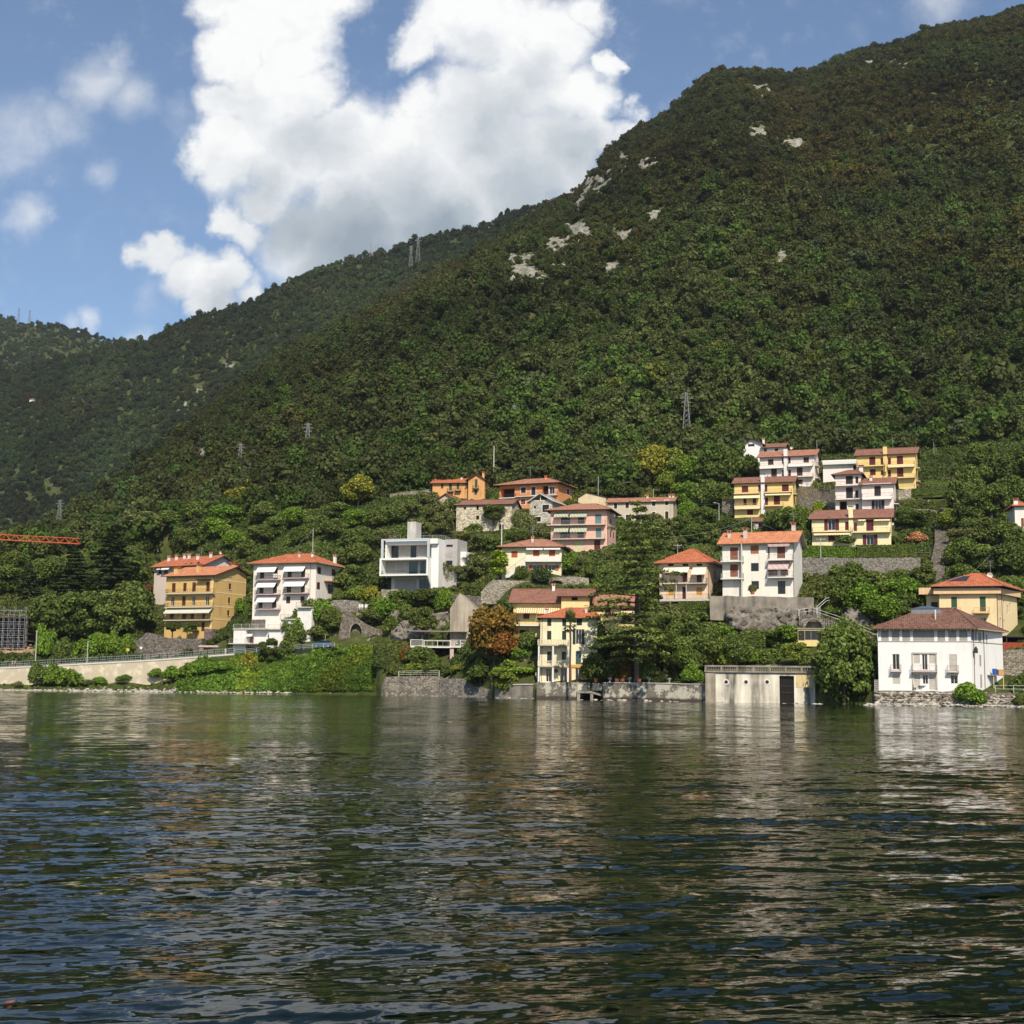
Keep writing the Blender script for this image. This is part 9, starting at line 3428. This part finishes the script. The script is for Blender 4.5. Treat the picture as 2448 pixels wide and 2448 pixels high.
def pylon(label, px, ytop, ybase, Y=None):
  p = at(px, ybase, Y) if Y else hit(px, ybase)
  hgt = (ybase - ytop) * p.y / FPX
  o = empty('lattice_pylon', p)
  tag(o, label, 'pylon')
  b0 = hgt * .075 + .3
  w = lambda k: b0 * (1 - .82 * k)
  mb = MB()
  n = 9
  r = max(.06, p.y * .00007)
  lev = [i / n for i in range(n + 1)]
  for i in range(n):
    a, b_ = lev[i], lev[i + 1]
    za, zb = hgt * a - (2 if i == 0 else 0), hgt * b_
    c0 = [(-w(a), -w(a), za), (w(a), -w(a), za), (w(a), w(a), za), (-w(a), w(a), za)]
    c1 = [(-w(b_), -w(b_), zb), (w(b_), -w(b_), zb), (w(b_), w(b_), zb), (-w(b_), w(b_), zb)]
    for k in range(4):
      mb.bar(c0[k], c1[k], r)
      mb.bar(c0[k], c1[(k + 1) % 4], r * .6)
      mb.bar(c0[(k + 1) % 4], c1[k], r * .6)
  mb.build('lattice_tower', plain('galvanised_steel', (0.24, 0.25, 0.25), 0.5, .4, .2), o)
  for k, l in ((.97, .10), (.88, .14), (.79, .10)):
    mb = MB()
    mb.bar((-hgt * l, 0, hgt * k), (hgt * l, 0, hgt * k), r)
    mb.bar((-hgt * l, 0, hgt * k), (0, 0, hgt * (k + .04)), r * .7)
    mb.bar((hgt * l, 0, hgt * k), (0, 0, hgt * (k + .04)), r * .7)
    mb.build('crossarm', plain('galvanised_steel', (0.24, 0.25, 0.25), 0.5, .4, .2), o)

pylon('largest lattice pylon on the slope, above the left edge of the semis', 1641, 936, 1050)
pylon('lattice pylon above the chestnut pair on the left slope', 734, 1010, 1105)
pylon('slender lattice pylon left of the chestnut pair', 573, 1060, 1135)
pylon('small lattice pylon high above the orange villa', 1229, 968, 1030)
pylon('faint lattice pylon at the far left slope', 140, 1195, 1270)
pylon('tall thin pylon on the back ridge, left of two', 982, 585, 632, 1390)
pylon('tall thin pylon on the back ridge, right of two', 999, 565, 625, 1400)
pylon('pylon standing out on the skyline of the back ridge', 886, 578, 612, 1495)
pylon('small skyline pylon left of the tall one on the back ridge', 846, 598, 618, 1505)
pylon('lowest skyline pylon on the back ridge', 690, 665, 690, 1515)
pylon('skyline pylon on the far left hill, left of two', 44, 735, 765, 2185)
pylon('skyline pylon on the far left hill, right of two', 70, 740, 772, 2175)

# ---- cars
def car(label, p, rz, rgb, L=4.1):
  o = empty('parked_car', p, rz)
  tag(o, label, 'car')
  W_ = .86
  paint = plain('car_paint', rgb, 0.25, 0.5, var=.05)
  prof = [(-2.05, .35), (-2.08, .70), (-1.95, .85), (-1.1, .95), (-.75, .97), (1.6, .98), (1.95, .88), (2.05, .6), (2.02, .35)]
  mb = MB()
  for s in (-1, 1):
    q = [(x, s * W_, z) for x, z in prof]
    mb.face(q if s < 0 else q[::-1])
  for i in range(len(prof)):
    a, b_ = prof[i], prof[(i + 1) % len(prof)]
    mb.face([(a[0], -W_, a[1]), (a[0], W_, a[1]), (b_[0], W_, b_[1]), (b_[0], -W_, b_[1])])
  mb.build('body', paint, o)
  cab = [(-.95, .972), (-.35, 1.42), (1.05, 1.44), (1.65, .984)]
  mb = MB()
  wi = .74
  for s in (-1, 1):
    q = [(x, s * (W_ - .03 if z < 1.1 else wi), z) for x, z in cab]
    mb.face(q if s < 0 else q[::-1], 0)
  for i in range(3):
    a, b_ = cab[i], cab[i + 1]
    wa, wb = (W_ - .03 if a[1] < 1.1 else wi), (W_ - .03 if b_[1] < 1.1 else wi)
    mb.face([(a[0], -wa, a[1]), (a[0], wa, a[1]), (b_[0], wb, b_[1]), (b_[0], -wb, b_[1])], 1 if i == 1 else 0)
  mb.build('cabin', [GLASS, paint], o)
  for x in (-1.3, 1.3):
    for s in (-1, 1):
      mb = MB()
      mb.bar((x, s * (W_ - .18), .32), (x, s * (W_ + .02), .32), .32, 0, 14)
      w = mb.build('wheel', plain('tyre_rubber', (0.02, 0.02, 0.02), 0.8), o)
      mb = MB()
      mb.bar((x, s * (W_ + .021), .32), (x, s * (W_ + .03), .32), .19, 0, 10)
      mb.build('rim', RAIL_GY, w)
  for s in (-.6, .6):
    mb = MB()
    mb.box(-2.10, s - .17, .62, -2.04, s + .17, .78)
    mb.build('headlight', plain('lamp_glass', (0.75, 0.75, 0.72), 0.15, 0.6), o)
    mb = MB()
    mb.box(2.03, s - .15, .62, 2.08, s + .15, .80)
    mb.build('tail_light', plain('red_lens', (0.45, 0.02, 0.02), 0.3), o)

def on_road(px, off=3.0):
  x = [q.x for q in line]
  a = (px - HALF) / FPX
  best = min(range(N_RD), key=lambda i: abs(line[i].x / line[i].y - a))
  d = line[min(best + 1, N_RD - 1)] - line[max(best - 1, 0)]
  n_ = Vector((-d.y, d.x, 0)).normalized()
  p = line[best].lerp(line[min(best + 1, N_RD - 1)], 0.0)
  p = Vector((a * p.y, p.y, p.z)) + n_ * off
  return Vector((p.x, p.y, p.z + .125)), math.atan2(d.y, d.x)

N_RD = len(line)
p, an = on_road(932, 3.2)
car('dark maroon car on the road right of the niche wall', p, an + .5, (0.06, 0.012, 0.018))
p, an = on_road(768, 2.5)
car('blue car on the road behind the guard rail', p, an + .1, (0.03, 0.10, 0.26))
car('black car parked under the pergola roof of the car terrace', b_ct + Vector((2.2, 5.2, .004)), 1.35, (0.012, 0.012, 0.014))

# ---- people
def person(label, p, rz, shirt, trousers, hair=(0.03, 0.02, 0.015)):
  me = bpy.data.meshes.new('person')
  V = [(0, 0, .95), (0, 0, 1.15), (0, .01, 1.38), (0, .01, 1.5), (0, -.01, 1.58), (0, -.01, 1.70),
     (.09, 0, .90), (.10, -.02, .5), (.10, .05, .08), (.10, -.12, .04), (-.09, 0, .90), (-.10, .05, .5), (-.10, .14, .09), (-.10, 0, .04),
     (.18, .01, 1.40), (.23, .02, 1.13), (.24, -.05, .90), (.24, -.08, .80), (-.18, .01, 1.40), (-.23, 0, 1.13), (-.24, -.08, .90), (-.24, -.11, .80)]
  E = [(0, 1), (1, 2), (2, 3), (3, 4), (4, 5), (0, 6), (6, 7), (7, 8), (8, 9), (0, 10), (10, 11), (11, 12), (12, 13), (2, 14), (14, 15), (15, 16), (16, 17), (2, 18), (18, 19), (19, 20), (20, 21)]
  R = [.14, .13, .15, .06, .09, .085, .09, .065, .045, .04, .09, .065, .045, .04, .065, .045, .035, .03, .065, .045, .035, .03]
  me.from_pydata(V, E, [])
  o = bpy.data.objects.new('person', me)
  COL.objects.link(o)
  md = o.modifiers.new('skin', 'SKIN')
  for i, sv in enumerate(me.skin_vertices[0].data):
    sv.radius = (R[i], R[i] * .8)
    sv.use_root = (i == 0)
  sb = o.modifiers.new('sub', 'SUBSURF')
  sb.levels = sb.render_levels = 2
  m, nt, b = newmat('clothed_person')
  tcn = nt.nodes.new('ShaderNodeTexCoord')
  sp = nt.nodes.new('ShaderNodeSeparateXYZ')
  nt.links.new(tcn.outputs['Object'], sp.inputs[0])
  c = ramp(nt, math_node(nt, 'DIVIDE', sp.outputs[2], 2.0), [(0.0, (0.03, 0.03, 0.03)), (.045, trousers), (.47, shirt), (.735, (0.50, 0.30, 0.21)), (.835, hair)], 'CONSTANT')
  nt.links.new(c, b.inputs['Base Color'])
  b.inputs['Roughness'].default_value = .85
  me.materials.append(m)
  o.location = p
  o.rotation_euler = (0, 0, rz)
  tag(o, label, 'person')

p, an = on_road(541, 1.4)
person('person in a pale pink top walking by the road wall near the garage', p, 1.2, (0.70, 0.50, 0.48), (0.55, 0.55, 0.55))
p, an = on_road(35, 1.5)
person('person in a light red top on the road below the scaffolding, left of two', p, 1.4, (0.60, 0.32, 0.26), (0.15, 0.15, 0.2))
p, an = on_road(41, 1.6)
person('person in a pale top on the road below the scaffolding, right of two', p, 1.7, (0.66, 0.56, 0.50), (0.12, 0.12, 0.14))

# ---- road signs
def sign(label, px, Y, ytop, ybase, rgb, kind='square'):
  p = at(px, ybase, Y)
  o = empty('road_sign', p)
  tag(o, label, 'sign')
  hgt = (ybase - ytop) * Y / FPX
  mb = MB()
  mb.bar((0, 0, -.5), (0, 0, hgt), .035)
  mb.build('post', RAIL_GY, o)
  mb = MB()
  if kind == 'round':
    mb.lathe([(.30, 0), (.30, .03)], sides=16)
    q = mb.build('sign_face', plain('sign_paint', rgb, .4), o)
    q.rotation_euler = (math.pi / 2, 0, 0)
    q.location = (0, -.05, hgt - .3)
  else:
    mb.box(-.32, -.06, hgt - .65, .32, -.03, hgt)
    mb.build('sign_face', plain('sign_paint', rgb, .4), o)
  return o

o = sign('blue square road sign with a white arrow in front of the first arched niche', 832, 297.5, 1526, 1546, (0.04, 0.07, 0.42))
mb = MB()
mb.face([(-.2, -.064, 1.45), (.05, -.064, 1.45), (.05, -.064, 1.33), (.22, -.064, 1.5), (.05, -.064, 1.67), (.05, -.064, 1.55), (-.2, -.064, 1.55)])
mb.build('arrow', WHITE, o)
sign('grey back of a road sign near the rocky bank', 727, 298, 1514, 1546, (0.40, 0.41, 0.42))
sign('white round road sign on the railing left of the stone bank', 336, 303.5, 1546, 1580, (0.70, 0.68, 0.68), 'round')
sign('yellow road marker among the roadside bushes', 305, 306, 1550, 1568, (0.62, 0.44, 0.05))

# ---- urns and pots along the garden lake wall
URN = MB()
URN.lathe([(.16, 0), (.16, .06), (.06, .14), (.09, .24), (.24, .48), (.20, .56), (.26, .60), (.22, .62)], sides=10)
urn_me = URN.mesh('urn', [plain('pale_urn', (0.30, 0.28, 0.25), 0.9)])
POT = MB()
POT.lathe([(.16, 0), (.24, .38), (.27, .38), (.27, .44), (.22, .44)], sides=10)
pot_me = POT.mesh('pot', [plain('terracotta', (0.42, 0.13, 0.07), 0.85)])
for i, px in enumerate((1458, 1505, 1552, 1600)):
  Y = float(np.interp(px, [1442, 1560, 1687], [237.2, 232.2, 226.7]))
  o = bpy.data.objects.new('stone_urn', urn_me)
  COL.objects.link(o)
  o.location = at(px, float(np.interp(px, [1442, 1560, 1687], [1633, 1634, 1637])), Y) + Vector((0, 0, .125))
  o.scale = (1.4,) * 3
  tag(o, 'pale stone urn on the garden lake wall, ' + ORD[i] + ' from the boat slip', 'urn', 'urns on the garden wall')
for i, px in enumerate((1425, 1475, 1490, 1528)):
  Y = float(np.interp(px, [1420, 1560, 1687], [238.6, 232.6, 227.1]))
  o = bpy.data.objects.new('flower_pot', pot_me)
  COL.objects.link(o)
  o.location = at(px, float(np.interp(px, [1420, 1560, 1687], [1633, 1634, 1637])), Y) + Vector((0, 0, .125))
  o.scale = (1.5,) * 3
  tag(o, 'terracotta flower pot by the garden lake wall, ' + ORD[i] + ' from the lakeside villa', 'flower pot', 'pots on the garden wall')
# big pot with a small tree before the white three-storey house
o = bpy.data.objects.new('flower_pot', pot_me)
COL.objects.link(o)
o.location = at(1799, 1421, 247.6)
o.scale = (1.9,) * 3
tag(o, 'large terracotta pot on the platform before the white three-storey house', 'flower pot')
plant('ball', 1799, 1416, 18, 22, 'ol', 'little potted shrub before the white three-storey house', 'potted_shrub', 'shrub', Y=247.7)

# ---- sheds, shrine, huts
def hut(name, label, cat, px0, px1, ytop, ybase, Y, wall, roof, rise, D=4, th=12, kind='gx'):
  h = House(name, label, None, (px0, ybase), px1, ytop, Y, th, D, wall, cat=cat)
  h.window_m(h.front, h.W * .35, .1, h.W * .65, min(h.H - .2, 2.0), 'hole', None, DARKW, 1, 'door', .15)
  h.roof(kind, rise, .35, roof, ry=.5)
  h.walls()
  return h

hut('grey_shed', 'small grey metal shed on the slope right of the bright yellow semi', 'shed', 2251, 2268, 1104, 1118, 380, plain('grey_sheet', (0.25, 0.27, 0.29), .6), plain('grey_sheet', (0.25, 0.27, 0.29), .6), .6, 3)
hut('timber_shelter', 'dark open shelter with flat roof near the top right', 'shelter', 2289, 2330, 1117, 1141, 372, plain('dark_boards', (0.045, 0.035, 0.03), .9), plain('old_boards', (0.14, 0.12, 0.10), .9), .5, 4)
hut('hillside_hut', 'tiny white hut alone in the woods on the far left slope', 'hut', 70, 80, 955, 964, hit(75, 966).y - 4, WHT, TILE_PK, 1.2, 5)
hut('garden_shed', 'low shed roof with terracotta tiles below the deep yellow semi', 'shed', 1800, 1838, 1246, 1262, 330, STN2, TILE_BR, 1.0, 4)
p = at(1516, 1112, 415)
o = empty('white_shrine', p)
tag(o, 'narrow white wayside shrine at the edge of the woods above the stone shelter', 'shrine')
mb = MB()
mb.box(-.7, 0, -1, .7, 1.2, 3.2)
mb.build('body', WHITE, o)
mb = MB()
mb.face([(-.9, -.2, 3.21), (.9, -.2, 3.21), (0, -.2, 4.0)])
mb.face([(-.9, 1.4, 3.21), (0, 1.4, 4.0), (.9, 1.4, 3.21)])
mb.face([(-.9, -.2, 3.21), (0, -.2, 4.0), (0, 1.4, 4.0), (-.9, 1.4, 3.21)])
mb.face([(.9, -.2, 3.21), (.9, 1.4, 3.21), (0, 1.4, 4.0), (0, -.2, 4.0)])
mb.build('roof', TILE_BR, o)
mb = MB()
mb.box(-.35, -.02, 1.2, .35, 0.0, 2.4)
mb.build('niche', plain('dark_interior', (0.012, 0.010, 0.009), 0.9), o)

# ---- wooden fences on the terraces
def fence(label, seq, hgt=1.0, mat=None):
  P = [at(*q) for q in seq]
  o = empty('wooden_fence', P[0])
  tag(o, label, 'fence')
  for a, b_ in zip(P[:-1], P[1:]):
    n = max(1, int((b_ - a).length / 2.2))
    for i in range(n + 1):
      q = a.lerp(b_, i / n) - P[0]
      mb = MB()
      mb.bar(q - Vector((0, 0, .4)), q + Vector((0, 0, hgt)), .07)
      mb.build('post', mat or WOODF, o)
    for k in (.5, .92):
      mb = MB()
      mb.bar(a - P[0] + Vector((0, 0, hgt * k)), b_ - P[0] + Vector((0, 0, hgt * k)), .05)
      mb.build('rail', mat or WOODF, o)

WOODF = plain('weathered_timber', (0.20, 0.15, 0.10), .9)
fence('wooden fence on the terrace wall right of the deep yellow semi', [(1916, 1160, 352), (1985, 1172, 342)])
fence('wooden fence below the bright yellow semi', [(2146, 1168, 345), (2186, 1166, 343)])
fence('long wooden fence on the terraces right of the bright yellow semi', [(2196, 1166, 347), (2270, 1164, 343)])
fence('short wooden fence at the top of the stone stairway', [(2254, 1150, 356), (2300, 1148, 354)])
fence('short wooden fence left of the deep yellow semi', [(1728, 1198, 350), (1752, 1196, 349)])

# ---- garden furniture outside the white lake house
p0 = at(2205, 1650, 212.2)
tb = empty('garden_table', p0)
tag(tb, 'white garden table before the white lake house', 'table')
mb = MB()
mb.lathe([(.55, .70), (.57, .72), (.55, .74)], sides=14)
mb.build('table_top', WHITE, tb)
for an in (0, 2.1, 4.2):
  mb = MB()
  mb.bar((0, 0, .7), (.4 * math.cos(an), .4 * math.sin(an), 0), .03)
  mb.build('leg', WHITE, tb)
for i, (dx, s) in enumerate(((-1.1, 1), (1.1, -1))):
  c = empty('garden_chair', p0 + Vector((dx, 0, 0)), 0 if s > 0 else math.pi)
  tag(c, 'white garden chair %s of the table before the white lake house' % ('left' if s > 0 else 'right'), 'chair', 'lake house chairs')
  for (nm, bx) in (('seat', (-.22, -.22, .42, .22, .22, .46)), ('backrest', (-.24, -.22, .46, -.19, .22, .90))):
    mb = MB()
    mb.box(*bx)
    mb.build(nm, WHITE, c)
  for sx in (-.19, .19):
    for sy in (-.19, .19):
      mb = MB()
      mb.bar((sx, sy, 0), (sx, sy, .42), .02)
      mb.build('leg', WHITE, c)

# a dead leaf drifting close to the boat
mb = MB()
q = [(-.09, 0, .012), (-.05, -.03, .02), (.02, -.035, .014), (.08, -.01, .03), (.10, .005, .012), (.05, .03, .02), (-.03, .035, .016)]
mb.face(q)
mb.face([(a, b_, c - .004) for a, b_, c in q][::-1])
o = mb.build('floating_leaf', plain('dead_leaf', (0.30, 0.085, 0.03), .7))
v = ray(22, 2402)
t = CAM_H / -v[2]
o.location = (v[0] * t, t, .015)
o.rotation_euler = (0, 0, .5)
o.scale = (.6, .6, .6)
tag(o, 'russet dead leaf floating near the lower left corner', 'leaf')
# ================================================================== the air: thin summer haze over lake and hills
mb = MB()
mb.box(-1750, -60, -45, 1750, 2950, 1120)
hz = MB.build(mb, 'haze', [])
hm = bpy.data.materials.new('summer_haze')
hm.use_nodes = True
ht = hm.node_tree
for n in list(ht.nodes):
  ht.nodes.remove(n)
ho = ht.nodes.new('ShaderNodeOutputMaterial')
pv_ = ht.nodes.new('ShaderNodeVolumePrincipled')
pv_.inputs['Color'].default_value = (0.86, 0.92, 1.0, 1)
pv_.inputs['Density'].default_value = 0.00005
pv_.inputs['Anisotropy'].default_value = 0.2
ht.links.new(pv_.outputs[0], ho.inputs['Volume'])
hz.data.materials.append(hm)
tag(hz, 'thin pale summer haze lying over the lake and the hills', 'haze', None, 'stuff')
scene.cycles.volume_bounces = 0
